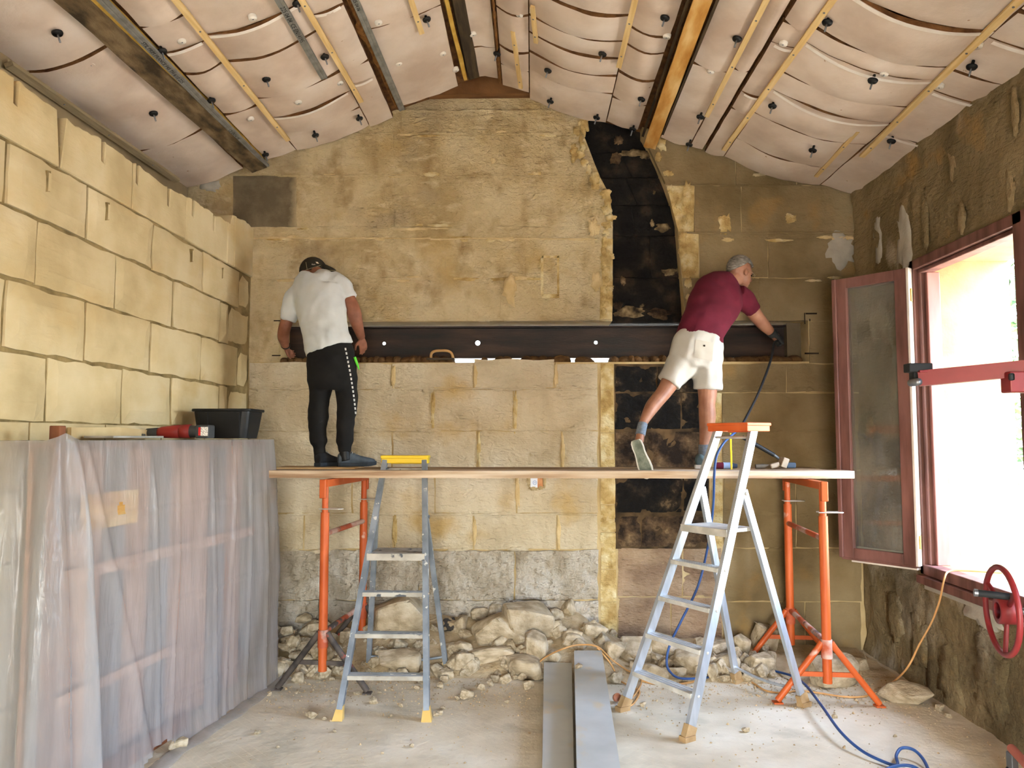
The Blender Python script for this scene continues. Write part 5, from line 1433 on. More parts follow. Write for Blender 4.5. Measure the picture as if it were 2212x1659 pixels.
def hfield(x, y):
    t = max(0, min(1, (y - toe(x)) / (YB - toe(x))))
    return max(0.0, htop(x) * (t ** .75) + (.012 * n3(x * 6, y * 6, 1) + .01) * (1 if t > 0 else 0))
mb = MB(); nx, ny = 120, 26; vs = []
for j in range(ny + 1):
    for i in range(nx + 1):
        x = -1.86 + 4.5 * i / nx; y = 5.5 + (YB - .01 - 5.5) * j / ny
        vs.append((x, y, hfield(x, y) - .004 + .018 * abs(n3(x * 22, y * 22, 5)) * (1 if hfield(x, y) > .01 else 0)))
mb.add(vs, [(j * (nx + 1) + i, j * (nx + 1) + i + 1, (j + 1) * (nx + 1) + i + 1, (j + 1) * (nx + 1) + i) for j in range(ny) for i in range(nx)], 0, True)
tag(mb.build('rubble_dust', M_dust), 'heap of pale stone dust under the rubble by the gable wall', 'dust', kind='stuff')

def rock_mesh(seed, npts=16, flat=1.0, chamf=.62):
    rr = random.Random(seed); bm = bmesh.new()
    for _ in range(npts):
        p = Vector((rr.gauss(0, 1), rr.gauss(0, 1), rr.gauss(0, 1))).normalized()
        c = Vector([max(-chamf, min(chamf, q)) for q in p]) * rr.uniform(.85, 1.1)
        bm.verts.new((c.x, c.y, c.z * flat))
    r_ = bmesh.ops.convex_hull(bm, input=bm.verts[:])
    bmesh.ops.delete(bm, geom=[g for g in r_['geom_interior'] if isinstance(g, bmesh.types.BMVert)], context='VERTS')
    bmesh.ops.delete(bm, geom=[v for v in bm.verts if not v.link_faces], context='VERTS')
    bmesh.ops.bevel(bm, geom=bm.edges[:], offset=.05, segments=1, affect='EDGES')
    bmesh.ops.recalc_face_normals(bm, faces=bm.faces[:])
    xs = [v.co for v in bm.verts]
    lo = Vector([min(c[k] for c in xs) for k in range(3)]); hi = Vector([max(c[k] for c in xs) for k in range(3)])
    for v in bm.verts: v.co = Vector([2 * (v.co[k] - lo[k]) / (hi[k] - lo[k]) - 1 for k in range(3)])
    me = bpy.data.meshes.new('rock'); bm.to_mesh(me); bm.free(); me.materials.append(M_rock); return me
POOL = [rock_mesh(100 + i, 12 + i % 7, 1, .62 + .05 * (i % 4)) for i in range(16)]
def on_heap(px, py):
    d = ray(px, py); prev = None
    for k in range(700):
        y = 4.2 + k * .0034; p = CAM + d * (y / d.y)
        if p.z <= hfield(p.x, p.y): return p
        if y > 6.46: return p
    return p
rk = random.Random(77)
def rock(name, px, py, w, h, label, me=None, depth=None, rotz=None, tilt=.25, group='rubble stones by the gable wall', cat='stone', m=None, sink=.35, free=False):
    """pixel centre, pixel width and height"""
    base = on_heap(px, py + h * .42); s = mpp(base.y)
    sx, sz = w * s / 2, h * s / 2; sy = (depth / 2) if depth else (sx + sz) / 2 * rk.uniform(.75, 1.05)
    o = bpy.data.objects.new(name, me or POOL[rk.randrange(len(POOL))]); C.objects.link(o)
    o.scale = (sx, sy, sz)
    o.rotation_euler = (rk.uniform(-tilt, tilt), rk.uniform(-tilt, tilt), rk.uniform(-.5, .5) if rotz is None else rotz)
    zc = hfield(base.x, base.y) + sz * (1 - sink) if not free else sz * .9
    o.location = (base.x, min(base.y + sy * .5, YB - sy * .8), max(zc, sz * .86))
    return tag(o, label, cat, group)
BIG = [(858, 1332, 102, 74, 'largest rounded boulder leaning against the wall behind the grey ladder'), (860, 1432, 84, 48, 'pale broad stone on the floor between the grey ladder legs'),
       (1076, 1362, 100, 66, 'large flat-topped stone slab lying on the rubble heap'), (1140, 1340, 92, 82, 'tall pale stone block standing behind the flat slab'),
       (1160, 1398, 44, 60, 'upright grey stone just left of the floor beams'), (1125, 1446, 96, 40, 'wide flat stone at the foot of the heap next to the low steel beam'),
       (1060, 1416, 90, 28, 'long low stone under the flat slab'), (1130, 1408, 32, 30, 'round stone under the tall pale block'), (1228, 1312, 26, 36, 'small upright stone at the top right of the heap'),
       (1205, 1330, 26, 28, 'small pale stone beside the upright one at the heap top'), (1285, 1362, 48, 32, 'yellowish stone on the heap slope right of the floor beams'), (1196, 1416, 38, 38, 'chipped angular stone resting on the far end of the low beam'),
       (1190, 1356, 40, 36, 'rough stone halfway down the heap above the floor beams'), (1235, 1384, 50, 32, 'rough pale stone behind the tall steel beam'), (995, 1350, 28, 40, 'upright pointed stone right of the grey ladder'),
       (1036, 1326, 40, 24, 'slanted flat stone at the heap top near the gable wall'), (1070, 1322, 30, 28, 'dark rounded stone at the heap top'), (1000, 1402, 46, 28, 'flat-topped stone beside the grey ladder rear foot'),
       (1002, 1430, 42, 36, 'grey rounded stone left of the long low stone'), (1112, 1448, 22, 32, 'little pointed stone standing on the wide flat one'), (660, 1342, 36, 30, 'grey stone at the heap top behind the orange trestle'),
       (636, 1390, 28, 30, 'cubic pale stone beside the orange trestle post'), (590, 1448, 44, 32, 'pale stone by the plastic sheet hem'), (640, 1420, 26, 22, 'little stone beside the trestle post foot'),
       (620, 1372, 26, 34, 'flat stone standing on edge left of the trestle post'), (1378, 1408, 62, 46, 'rounded grey stone behind the aluminium ladder foot'), (1424, 1396, 84, 50, 'broad stone behind the lower ladder treads'),
       (1408, 1440, 60, 48, 'yellowish pointed stone between the ladder treads'), (1452, 1446, 66, 44, 'sloping stone near the blue hose bend'), (1484, 1430, 50, 50, 'brown boxy stone beneath the ladder treads'), (1510, 1386, 36, 46, 'tall narrow stone behind the ladder rail'),
       (1556, 1400, 44, 30, 'grey slab behind the rear ladder leg'), (1572, 1432, 50, 40, 'wide stone behind the rear ladder leg foot'), (1660, 1380, 58, 60, 'big pale stone in the shade near the back trestle leg'), (1650, 1428, 68, 40, 'flat pale stone between ladder and orange trestle'),
       (1602, 1392, 34, 40, 'thin upright stone left of the shaded boulder'), (1540, 1452, 24, 34, 'little upright stone near the orange cable'), (1330, 1410, 44, 44, 'stone on the heap right of the tall beam end')]
for i, (px, py, w, h, lab) in enumerate(BIG):
    rock('rubble_stone', px, py, w * 1.12, h * 1.12, lab, me=rock_mesh(500 + i, 14 + i % 8, 1, .6 + .06 * (i % 3)), tilt=.2)
d_ = rock('rubble_stone', 968, 1350, 34, 32, 'stone with one sooty black face right of the grey ladder', me=rock_mesh(901, 14), tilt=.2)
d_.data.materials.clear(); d_.data.materials.append(M_rock_dark)
# loose stones away from the heap
rock('rubble_stone', 1822, 1462, 104, 62, 'squared pale block on the floor behind the orange trestle legs', me=rock_mesh(61, 26, 1, .58), tilt=.02, rotz=.35, sink=.0, free=True, depth=.24)
rock('rubble_stone', 1866, 1432, 86, 48, 'dark slanted slab in the shaded corner behind the squared block', me=rock_mesh(62, 20, 1, .6), tilt=.12, sink=.0, free=True, depth=.26)
rock('rubble_stone', 1972, 1506, 116, 40, 'flat oval stone lying on the floor under the window', me=rock_mesh(63, 22, 1, .8), tilt=.03, sink=.0, free=True, depth=.22, rotz=-.2)
rock('rubble_stone', 2034, 1530, 20, 13, 'pebble beside the flat oval stone', free=True, tilt=.1)
rock('rubble_stone', 382, 1612, 40, 24, 'stone weighing down the plastic sheet at the tear', free=True, tilt=.1)
# smaller stones of the heap: alike, scattered over its slope
ZONES = [(700, 'between plastic sheet and orange trestle post'), (960, 'behind the grey step ladder'), (1180, 'around the flat-topped slab'), (1335, 'at the far end of the floor beams'), (9999, 'behind the aluminium step ladder')]
for k in range(285):
    if k < 85: px = rk.uniform(575, 765)
    elif k < 215: px = rk.uniform(765, 1330)
    else: px = rk.uniform(1330, 1680)
    ylo = 1345 if px < 1330 else 1395
    if px < 765: py = rk.uniform(1352, 1470)
    else: py = rk.uniform(ylo, 1472)
    if 1176 < px < 1320 and py > 1395: continue
    w = rk.choice([rk.uniform(10, 24), rk.uniform(18, 36)]) * (1.15 if px < 700 else 1)
    zone = next(z for z in ZONES if px < z[0])
    rock('rubble_stone', px, py, w, w * rk.uniform(.6, .95), 'small broken limestone lump heaped ' + zone[1], tilt=.7, group='small rubble ' + zone[1], sink=.3)
FL_LAB = 'little stone chip lying loose on the dusty floor'
for (px, py, w) in [(665, 1548, 13), (674, 1552, 22), (805, 1522, 18), (555, 1588, 15), (988, 1512, 12), (1008, 1512, 30), (942, 1548, 14), (950, 1545, 14), (866, 1528, 12), (600, 1616, 8), (1040, 1492, 22), (1060, 1482, 16), (700, 1556, 10),
                    (770, 1503, 14), (820, 1500, 9), (956, 1534, 12), (890, 1615, 12), (826, 1630, 8), (723, 1582, 9), (1142, 1490, 26), (1390, 1527, 14), (1612, 1583, 16), (1420, 1516, 8), (1804, 1552, 12), (1935, 1593, 9), (2050, 1552, 14), (1585, 1470, 16), (1540, 1470, 22),
                    (580, 1503, 12), (845, 1548, 8), (1130, 1470, 20), (1090, 1478, 14), (950, 1488, 16), (900, 1490, 12), (640, 1500, 12), (720, 1520, 10), (1095, 1520, 10)]:
    rock('stone_chip', px, py - w * .3, w, w * .7, FL_LAB, free=True, group='loose chips on the floor', tilt=.4)
# chips on the steel beams
for (px, py, z, lab) in [(1186, 1496, .055, 'stone chip on the low steel beam'), (1250, 1446, .2, 'stone chip on top of the tall steel beam')]:
    p = PZ(px, py, z); o = bpy.data.objects.new('stone_chip', POOL[3]); C.objects.link(o); o.location = p + Vector((0, 0, .018)); o.scale = (.026, .022, .02); o.rotation_euler = (.2, .1, .7); tag(o, lab, 'stone', 'loose chips on the floor')
# fine grit nobody could count
gm = MB(); rg = random.Random(12)
for k in range(3200):
    x = rg.uniform(-1.8, 2.6); y = rg.uniform(4.1, 5.9) if rg.random() < .16 else rg.gauss(5.5, .26)
    if y > 5.9 or y < 3.9 or -0.02 < x < .55 or x < face_x(y) + .16: continue
    s = rg.uniform(.0025, .007) * (1.8 if rg.random() < .1 else 1); z = hfield(x, y) + .001
    a = rg.uniform(0, 6.28); c_, s_ = math.cos(a) * s, math.sin(a) * s
    gm.add([(x + c_, y + s_, z), (x - s_, y + c_, z), (x - c_ * .9, y - s_ * .9, z), (x + s_ * 1.2, y - c_, z), (x + .2 * c_, y, z + s * rg.uniform(.7, 1.3))], [(0, 1, 4), (1, 2, 4), (2, 3, 4), (3, 0, 4)])
M_grit = mat('stone_grit', [lin(136, 112, 80), lin(190, 166, 128)], scale=30, rough=1)
tag(gm.build('stone_grit', M_grit), 'fine stone grit scattered over the dusty floor', 'grit', kind='stuff')

# ================================================================== people
from mathutils.bvhtree import BVHTree
def secs_px(pts, k=1.0, kd=None):
    """pts: (px, py, Y, half width in px, half depth in m) -> loft sections"""
    kd = k if kd is None else kd
    cs = [P(a, b, y) for a, b, y, _, _ in pts]; out = []
    for i, (a, b, y, hw, hd) in enumerate(pts):
        t = (cs[min(i + 1, len(cs) - 1)] - cs[max(i - 1, 0)]).normalized()
        u = t.cross(Vector((0, 1, 0))).normalized(); v = u.cross(t).normalized()
        out.append((cs[i], u * (hw * mpp(y) * k), v * (hd * kd)))
    return out
def dense_secs(pts, sub=4):
    out = []
    for i in range(len(pts) - 1):
        p0 = pts[max(i - 1, 0)]; p1 = pts[i]; p2 = pts[i + 1]; p3 = pts[min(i + 2, len(pts) - 1)]
        for k in range(sub):
            t = k / sub
            out.append(tuple(.5 * (2 * b + (c - a) * t + (2 * a - 5 * b + 4 * c - d) * t * t + (3 * b - a - 3 * c + d) * t ** 3) for a, b, c, d in zip(p0, p1, p2, p3)))
    out.append(pts[-1]); return out
def limb(mb, pts, k=1.0, kd=None, n=18): mb.loft(secs_px(dense_secs(pts), k, kd), n)
def hand(mb, wrist, fwd, nrm, side, curl=(.25, .3, .35, .4), sc=1.0, fat=1.0, spread=.0):
    fwd = Vector(fwd).normalized(); nrm = Vector(nrm); nrm = (nrm - fwd * nrm.dot(fwd)).normalized(); lat = fwd.cross(nrm).normalized() * side; w = Vector(wrist)
    mb.loft([(w - fwd * .02, lat * .027 * sc * fat, nrm * .020 * sc * fat), (w + fwd * .015 * sc, lat * .030 * sc * fat, nrm * .019 * sc * fat), (w + fwd * .05 * sc, lat * .041 * sc * fat, nrm * .017 * sc * fat),
             (w + fwd * .085 * sc, lat * .042 * sc * fat, nrm * .014 * sc * fat), (w + fwd * .095 * sc, lat * .038 * sc * fat, nrm * .010 * sc * fat)], 14)
    for i, (o, Ln) in enumerate(((.031, .072), (.0105, .082), (-.0105, .076), (-.031, .060))):
        b = w + fwd * (.083 if i in (1, 2) else .078) * sc + lat * o * sc; d = (fwd + lat * (o * spread)).normalized(); pts = [b]; ang = 0
        for k, f in enumerate((.45, .32, .23)):
            ang += curl[i] * (1 + .35 * k)
            dd = d * math.cos(ang) + nrm * math.sin(ang); pts.append(pts[-1] + dd * (Ln * f * sc))
        mb.tube(smooth_pts(pts, 3), [(.0095 - .0025 * q / 9) * sc * fat for q in range(10)], 10)
    b = w + fwd * .022 * sc + lat * .026 * sc; t1 = b + (fwd * .62 + lat * .66 + nrm * .25).normalized() * .042 * sc; t2 = t1 + (fwd * .9 + lat * .2 + nrm * .3).normalized() * .032 * sc; t3 = t2 + (fwd * .95 + nrm * .3).normalized() * .022 * sc
    mb.tube(smooth_pts([b - fwd * .01, b, t1, t2, t3], 3), [(.0135 - .005 * q / 12) * sc * fat for q in range(13)], 10)
def wrinkle(me, amp, fr, seed, dirs=(1, 1, 1)):
    ns = [v.normal.copy() for v in me.vertices]
    for v, n in zip(me.vertices, ns):
        q = v.co
        v.co = q + n * amp * (n3(q.x * fr * dirs[0], q.y * fr * dirs[1], q.z * fr * dirs[2] + seed) + .5 * n3(q.x * fr * 2.1, q.z * fr * 2.1, seed))
    me.update()
def hitter(*objs):
    trees = []
    for o in objs: trees.append(BVHTree.FromPolygons([v.co.copy() for v in o.data.vertices], [list(p.vertices) for p in o.data.polygons]))
    def f(px, py, off=.002):
        d = ray(px, py).normalized(); best = None
        for t in trees:
            h = t.ray_cast(CAM, d)
            if h[0] is not None and (best is None or h[3] < best[3]): best = h
        if best is None: return None
        n = best[1] if best[1].dot(d) < 0 else -best[1]
        return best[0] + n * off
    return f
def decal(hit, quad, nu, nv, name, m, parent, off=.003):
    """patch of cloth that hugs the surface inside a pixel quad (tl, tr, br, bl)"""
    vs = []; ok = True
    for j in range(nv + 1):
        for i in range(nu + 1):
            u, v = i / nu, j / nv
            px = (quad[0][0] * (1 - u) + quad[1][0] * u) * (1 - v) + (quad[3][0] * (1 - u) + quad[2][0] * u) * v
            py = (quad[0][1] * (1 - u) + quad[1][1] * u) * (1 - v) + (quad[3][1] * (1 - u) + quad[2][1] * u) * v
            h = hit(px, py, off)
            if h is None: return None
            vs.append(h)
    W = nu + 1
    return MB().add(vs, [(j * W + i, (j + 1) * W + i, (j + 1) * W + i + 1, j * W + i + 1) for j in range(nv) for i in range(nu)], 0, True).build(name, m, parent)
M_out = mat('worn_outsole', [lin(96, 104, 92), lin(150, 156, 140)], scale=14, rough=.8, bump=.8, bscale=60)
def shoe(heel, fwd, up, L, m_up, m_sole, parent, m_lace, w=.048, m_out=M_out):
    heel = Vector(heel); fwd = Vector(fwd).normalized(); up = Vector(up); up = (up - fwd * up.dot(fwd)).normalized(); lt = fwd.cross(up)
    prof = [(-.01, .60, .075), (.05, .80, .092), (.18, .86, .100), (.32, .80, .095), (.45, .86, .080), (.60, 1.0, .066), (.75, 1.04, .056), (.88, .92, .048), (.97, .62, .038), (1.0, .30, .028)]
    mb = MB(); mb.loft([(heel + fwd * (a * L) + up * (.022 + h / 2 - .008), lt * w * s * .93, up * (h / 2)) for a, s, h in prof], 16)
    o = link('shoe', remesh(mb, .006, 4), m_up, parent)
    sm = MB(); n = len(prof); vs = []
    for a, s, h in prof:
        for q, z in ((-1, 0), (-1.04, .012), (-1, .028), (1, .028), (1.04, .012), (1, 0)): vs.append(heel + fwd * (a * L + (.006 if a > .9 else 0)) + lt * (q * w * s) + up * (z + (.010 * max(0, a - .8) / .2)))
    fs = [(6 * i + k, 6 * i + (k + 1) % 6, 6 * i + 6 + (k + 1) % 6, 6 * i + 6 + k) for i in range(n - 1) for k in range(6)] + [tuple(range(6))[::-1], tuple(range(6 * n - 6, 6 * n))]
    sm.add(vs, fs); sm.build('sole', m_sole, o, fix=True)
    om = MB(); k_ = len(prof); l_ = [heel + fwd * (a * L) - lt * (w * s * .80) - up * .002 + up * (.010 * max(0, a - .8) / .2) for a, s, h in prof]; r_ = [heel + fwd * (a * L) + lt * (w * s * .80) - up * .002 + up * (.010 * max(0, a - .8) / .2) for a, s, h in prof]
    om.add(l_ + r_, [(q, q + 1, k_ + q + 1, k_ + q) for q in range(k_ - 1)]); om.build('outsole', m_out, o)
    for k, a in enumerate((.36, .43, .50, .57)):
        hh = .118 - .16 * (a - .3)
        MB().tube([heel + fwd * (a * L) + lt * (-.022) + up * (hh - .010), heel + fwd * (a * L + .004) + up * (hh + .002), heel + fwd * (a * L) + lt * .022 + up * (hh - .010)], .0035, 6).build('lace', m_lace, o)
    return o

M_skin1 = mat('tanned_skin', [lin(122, 76, 56), lin(142, 92, 70)], scale=14, rough=.55, spec=.35)
M_skin2 = mat('fair_tanned_skin', [lin(138, 94, 72), lin(158, 112, 88)], scale=12, rough=.5, spec=.35)
M_tee = mat('white_tee', [lin(184, 188, 188), lin(198, 202, 202)], scale=5, rough=.95, bump=.12, bscale=60)
M_sweat = mat('black_sweatpants', [lin(17, 16, 16), lin(25, 24, 23)], scale=7, rough=.95, bump=.15, bscale=40, extra=spots(lin(52, 48, 44), 11, .70, .78))
M_cap = mat('dark_cap', [lin(34, 30, 22), lin(44, 40, 30)], scale=9, rough=.95)
M_capline = mat('cap_piping', [lin(150, 142, 112)], rough=.9)
M_greyshoe = mat('grey_sneaker', [lin(58, 66, 74), lin(84, 92, 100)], scale=14, rough=.85); M_darksole = mat('dark_sole', [lin(44, 50, 56)], rough=.8)
M_blackshoe = mat('black_sneaker', [lin(24, 24, 26), lin(38, 38, 40)], scale=14, rough=.9); M_lace = mat('pale_lace', [lin(150, 154, 156)], rough=.9)

# ---- worker in the white T-shirt
Y0 = 5.86; pz = PZT + .016
w1 = thing('person', 'person in white T-shirt, black trousers and cap stooping at the wall slot', 'person', (P(712, 1008, Y0).x, Y0, pz), 'workers on the planks')
tee_t = [(712, 756, 5.84, 55, .130), (706, 735, 5.845, 53, .130), (701, 710, 5.86, 51, .128), (696, 680, 5.90, 54, .130), (690, 650, 5.95, 56, .130), (687, 627, 6.00, 58, .122), (699, 610, 6.04, 51, .104), (700, 599, 6.07, 30, .078), (702, 591, 6.09, 20, .062)]
l_sl = [(655, 625, 6.02, 24, .072), (640, 643, 6.01, 25, .074), (630, 665, 6.01, 21, .068), (621, 692, 6.02, 16.5, .060)]
r_sl = [(724, 612, 6.02, 24, .072), (741, 622, 6.01, 23, .074), (750, 634, 6.00, 19, .066), (757, 645, 5.99, 17.5, .060)]
tm = MB(); limb(tm, tee_t, n=28); limb(tm, l_sl); limb(tm, r_sl)
tee_me = remesh(tm, .0095, 5); wrinkle(tee_me, .010, 10, 1, (1.7, 1, .7))
tee = link('t_shirt', tee_me, M_tee, w1)
hips = [(711, 738, 5.845, 44, .095), (712, 750, 5.843, 49, .112), (714, 768, 5.83, 53, .126), (717, 795, 5.82, 54, .132), (718, 822, 5.82, 53, .125), (718, 838, 5.83, 50, .11)]
l_lg = [(696, 800, 5.83, 29, .105), (692, 845, 5.83, 25, .095), (689, 872, 5.83, 22, .085), (687, 911, 5.84, 20.5, .075), (686, 940, 5.85, 19, .070), (689, 955, 5.85, 19, .068), (690, 964, 5.85, 14.5, .052), (690.5, 982, 5.85, 13, .048)]
r_lg = [(740, 800, 5.83, 29, .105), (748, 845, 5.83, 24, .095), (750, 872, 5.83, 22.5, .085), (747, 905, 5.84, 20.5, .075), (745, 935, 5.85, 18.5, .070), (745, 953, 5.85, 18.5, .068), (745, 963, 5.85, 14.5, .052), (745, 978, 5.85, 13, .048)]
pm = MB(); limb(pm, hips, n=28); limb(pm, l_lg); limb(pm, r_lg)
pm_me = remesh(pm, .010, 4); wrinkle(pm_me, .009, 9, 5, (1, 1, 1.5))
pants = link('trousers', pm_me, M_sweat, w1)
bm_ = MB()
limb(bm_, [(712, 770, 5.84, 46, .10), (701, 710, 5.87, 44, .105), (690, 650, 5.95, 46, .10), (688, 625, 6.0, 46, .09), (690, 606, 6.05, 30, .07), (688, 597, 6.09, 17, .058), (683, 590, 6.14, 16, .058), (680, 588, 6.18, 18, .06)])
for lg in (l_lg, r_lg): limb(bm_, lg, .62)
for lg in (l_lg, r_lg):
    a = lg[-1]; limb(bm_, [(a[0], a[1] - 6, a[2], 10, .038), (a[0] + 1, a[1] + 6, a[2] + .01, 10, .04), (a[0] + 4, 1000, a[2] + .05, 11, .05)])
hc = P(677, 590, 6.19); Hr = Matrix.Rotation(R(-52), 3, 'Z') @ Matrix.Rotation(R(-30), 3, 'X')
bm_.ball(hc, .076, .094, .112, Hr)
bm_.ball(hc + Hr @ Vector((0, .045, -.055)), .052, .052, .06, Hr); bm_.ball(hc + Hr @ Vector((0, .104, -.03)), .013, .018, .020, Hr)
for s in (-1, 1): bm_.ball(hc + Hr @ Vector((s * .078, -.004, -.018)), .010, .019, .030, Hr)
la = [(640, 640, 6.02, 15, .052), (628, 668, 6.03, 14.5, .050), (620, 692, 6.04, 13.5, .048), (614, 712, 6.06, 13.5, .046), (612, 728, 6.14, 13, .044), (615, 742, 6.22, 10, .034), (617, 750, 6.27, 8.5, .028)]
limb(bm_, la); wv = P(617, 750, 6.27); hv = P(624, 763, 6.35)
hand(bm_, wv, hv - wv, (1, .3, -.1), 1, (.4, .45, .5, .5), .92)
ra = [(742, 625, 6.01, 15, .052), (752, 645, 6.0, 16, .054), (763, 670, 5.98, 16, .052), (769, 692, 6.0, 14.5, .048), (775, 712, 6.05, 11.5, .040), (781, 730, 6.10, 8.6, .029)]
limb(bm_, ra); wv = P(781, 730, 6.10); hv = P(788, 768, 6.17)
hand(bm_, wv, hv - wv, (-.55, .75, 0), -1, (.16, .20, .24, .30), .95)
link('body', remesh(bm_, .0055, 3), M_skin1, w1)
# cap
Cm = Matrix.Rotation(R(-58), 3, 'Z') @ Matrix.Rotation(R(0), 3, 'X')
cc = hc + Vector((0, .0, .012)); kb = MB(); vs = []; n = 24; rg_ = 7
for j in range(rg_ + 1):
    t = PI / 2 * j / rg_ * 1.04
    for k in range(n): a = 2 * PI * k / n; vs.append(cc + Cm @ Vector((.098 * math.sin(t) * math.cos(a), .115 * math.sin(t) * math.sin(a), .122 * math.cos(t))))
kb.add(vs, [(j * n + k, j * n + (k + 1) % n, (j + 1) * n + (k + 1) % n, (j + 1) * n + k) for j in range(rg_) for k in range(n)], 0, True)
cap = kb.build('cap', M_cap, w1)
# peak: points towards the wall and to the right
pkm = MB(); vs = []
for j in range(5):
    for k in range(13):
        a = R(25 + 130 * k / 12); r0 = 1 + .62 * (j / 4) * math.sin(PI * k / 12) ** .6
        vs.append(cc + Cm @ Vector((.098 * math.cos(a) * (r0 if j else 1) * .99, .114 * math.sin(a) * r0, .052 - .022 * (j / 4) ** 2 - .035 * abs(math.cos(a)) * (j / 4))))
pkm.add(vs, [(j * 13 + k, j * 13 + k + 1, (j + 1) * 13 + k + 1, (j + 1) * 13 + k) for j in range(4) for k in range(12)], 0, True)
pko = pkm.build('peak', M_cap, cap); md = pko.modifiers.new('s', 'SOLIDIFY'); md.thickness = .004
MB().tube([vs[4 * 13 + k] for k in range(13)], .0028, 6).build('peak_piping', M_capline, cap)
hit_c = hitter(cap)
for (a, b) in [((661, 566.5), (663.5, 582)), ((660.5, 583), (692, 573.5))]:
    pts = [hit_c(a[0] + (b[0] - a[0]) * q / 6, a[1] + (b[1] - a[1]) * q / 6, .001) for q in range(7)]
    pts = [p for p in pts if p is not None]
    if len(pts) > 2: MB().tube(pts, .0018, 6).build('seam', M_capline, cap)
for nm, (px, py), s in (('Kaw', (673.5, 572.6), .016),):
    h0, h1, h2 = hit_c(px, py), hit_c(px + 6, py - .3), hit_c(px, py - 4)
    if h0 and h1 and h2: put_text(nm, s, h0 + (CAM - h0).normalized() * .004, h1 - h0, h2 - h0, mat('cap_print', [lin(200, 190, 176)], rough=.9), cap, 'cap_lettering')
h = hit_c(685.5, 568.2)
if h: decal(hit_c, [(681.5, 566), (686, 566.3), (689, 570), (684, 569.5)], 3, 2, 'cap_emblem', mat('cap_emblem', [lin(206, 194, 170)], rough=.9), cap, .003)
# watch, stripe, socks, shoes
for pts in ([(690, 976, 5.85, 12, .046), (690.5, 988, 5.855, 12, .047), (692, 997, 5.86, 12, .05)], [(745, 972, 5.85, 12, .046), (745.5, 984, 5.855, 12.5, .048), (747, 994, 5.86, 13, .05)]):
    mb = MB(); limb(mb, pts, n=16); link('sock', remesh(mb, .006, 2), M_black, w1)
wv = P(617, 746, 6.25); ax_ = (P(617, 750, 6.27) - P(615, 742, 6.22)).normalized()
wt_ = MB(); u = ax_.orthogonal().normalized(); v_ = ax_.cross(u)
wt_.tube([wv + (u * math.cos(a) * .031 + v_ * math.sin(a) * .033) for a in [2 * PI * k / 20 for k in range(21)]], .0075, 8)
wt_.build('watch', M_black, w1)
hit_p = hitter(pants)
M_str = mat('white_stripe', [lin(196, 194, 188)], rough=.9)
for k in range(17):
    f = k / 16.0; px = 746 + 22 * f + 2.5 * math.sin(f * 3); py = 752 + 146 * f
    decal(hit_p, [(px - 1.8, py), (px + 1.6, py), (px + 2.0, py + 5.2), (px - 1.2, py + 5.2)], 1, 1, 'side_stripe', M_str, w1, .003)
shoe(P(686, 1002, 5.80) * 1 - Vector((0, 0, P(686, 1002, 5.80).z - pz)), (.42, .90, 0), (0, 0, 1), .27, M_blackshoe, M_darksole, w1, M_lace, .052)
hp_ = P(730, 1002, 5.84); hp_.z = pz
shoe(hp_, (.93, .36, 0), (0, 0, 1), .285, M_greyshoe, M_darksole, w1, M_lace, .050)
g0, g1 = hit_p(763, 772, .012), P(776, 799, 5.82)
if g0: tag(MB().tube([g0, g0.lerp(g1, .6), g1], [.011, .010, .003], 8).build('green_marker', mat('green_plastic', [lin(90, 200, 50)], rough=.5)), 'bright green marker tucked in the black trouser pocket', 'marker')

# ---- worker in the maroon shirt
M_mar = mat('maroon_tee', [lin(82, 17, 34), lin(96, 24, 42)], scale=6, rough=.95, bump=.12, bscale=60)
M_short = mat('off_white_shorts', [lin(172, 169, 160), lin(188, 185, 177)], scale=4, rough=.95, bump=.12, bscale=50, extra=spots(lin(176, 160, 132), 5, .66, .76))
M_hair = mat('grey_hair', [lin(92, 86, 78), lin(150, 144, 134)], scale=30, stretch=(1, 1, 3), rough=.8, bump=.8, bscale=90)
M_sock = mat('blue_grey_sock', [lin(98, 108, 120), lin(118, 128, 140)], scale=40, stretch=(1, 1, 4), rough=.95, bump=.4, bscale=60)
M_run = mat('teal_grey_runner', [lin(64, 80, 84), lin(96, 112, 114)], scale=16, rough=.85); M_wsole = mat('white_sole', [lin(206, 206, 200)], rough=.7); M_ylace = mat('lime_lace', [lin(190, 196, 80)], rough=.8)
M_glove = mat('dark_grey_glove', [lin(38, 42, 44), lin(56, 60, 62)], scale=14, rough=.8, bump=.3, bscale=50)
w2 = thing('person', 'person in maroon T-shirt and white shorts leaning to the slot end', 'person', (P(1520, 1008, 5.86).x, 5.86, PZT), 'workers on the planks')
tm = MB()
limb(tm, [(1510, 735, 5.86, 52, .132), (1515, 716, 5.875, 50, .132), (1523, 697, 5.91, 51, .135), (1535, 672, 5.97, 55, .138), (1546, 650, 6.04, 57, .132), (1557, 632, 6.09, 54, .118), (1568, 617, 6.13, 42, .095), (1579, 607, 6.16, 25, .072)], n=28)
limb(tm, [(1592, 640, 6.12, 27, .080), (1608, 650, 6.15, 24, .078), (1620, 661, 6.18, 20, .068), (1628, 672, 6.20, 17.5, .060)])
limb(tm, [(1522, 642, 6.12, 26, .075), (1520, 660, 6.20, 22, .07), (1524, 676, 6.27, 18, .06)])
tee_me = remesh(tm, .0095, 5); wrinkle(tee_me, .008, 9, 11, (1.2, 1, 1.4))
link('t_shirt', tee_me, M_mar, w2)
l2 = [(1482, 775, 5.86, 38, .115), (1468, 795, 5.85, 34, .110), (1455, 812, 5.84, 29, .105), (1444, 829, 5.83, 26.5, .098)]
r2 = [(1524, 775, 5.87, 36, .115), (1528, 805, 5.865, 33, .110), (1529, 828, 5.86, 31.5, .105), (1529, 842, 5.86, 31, .102)]
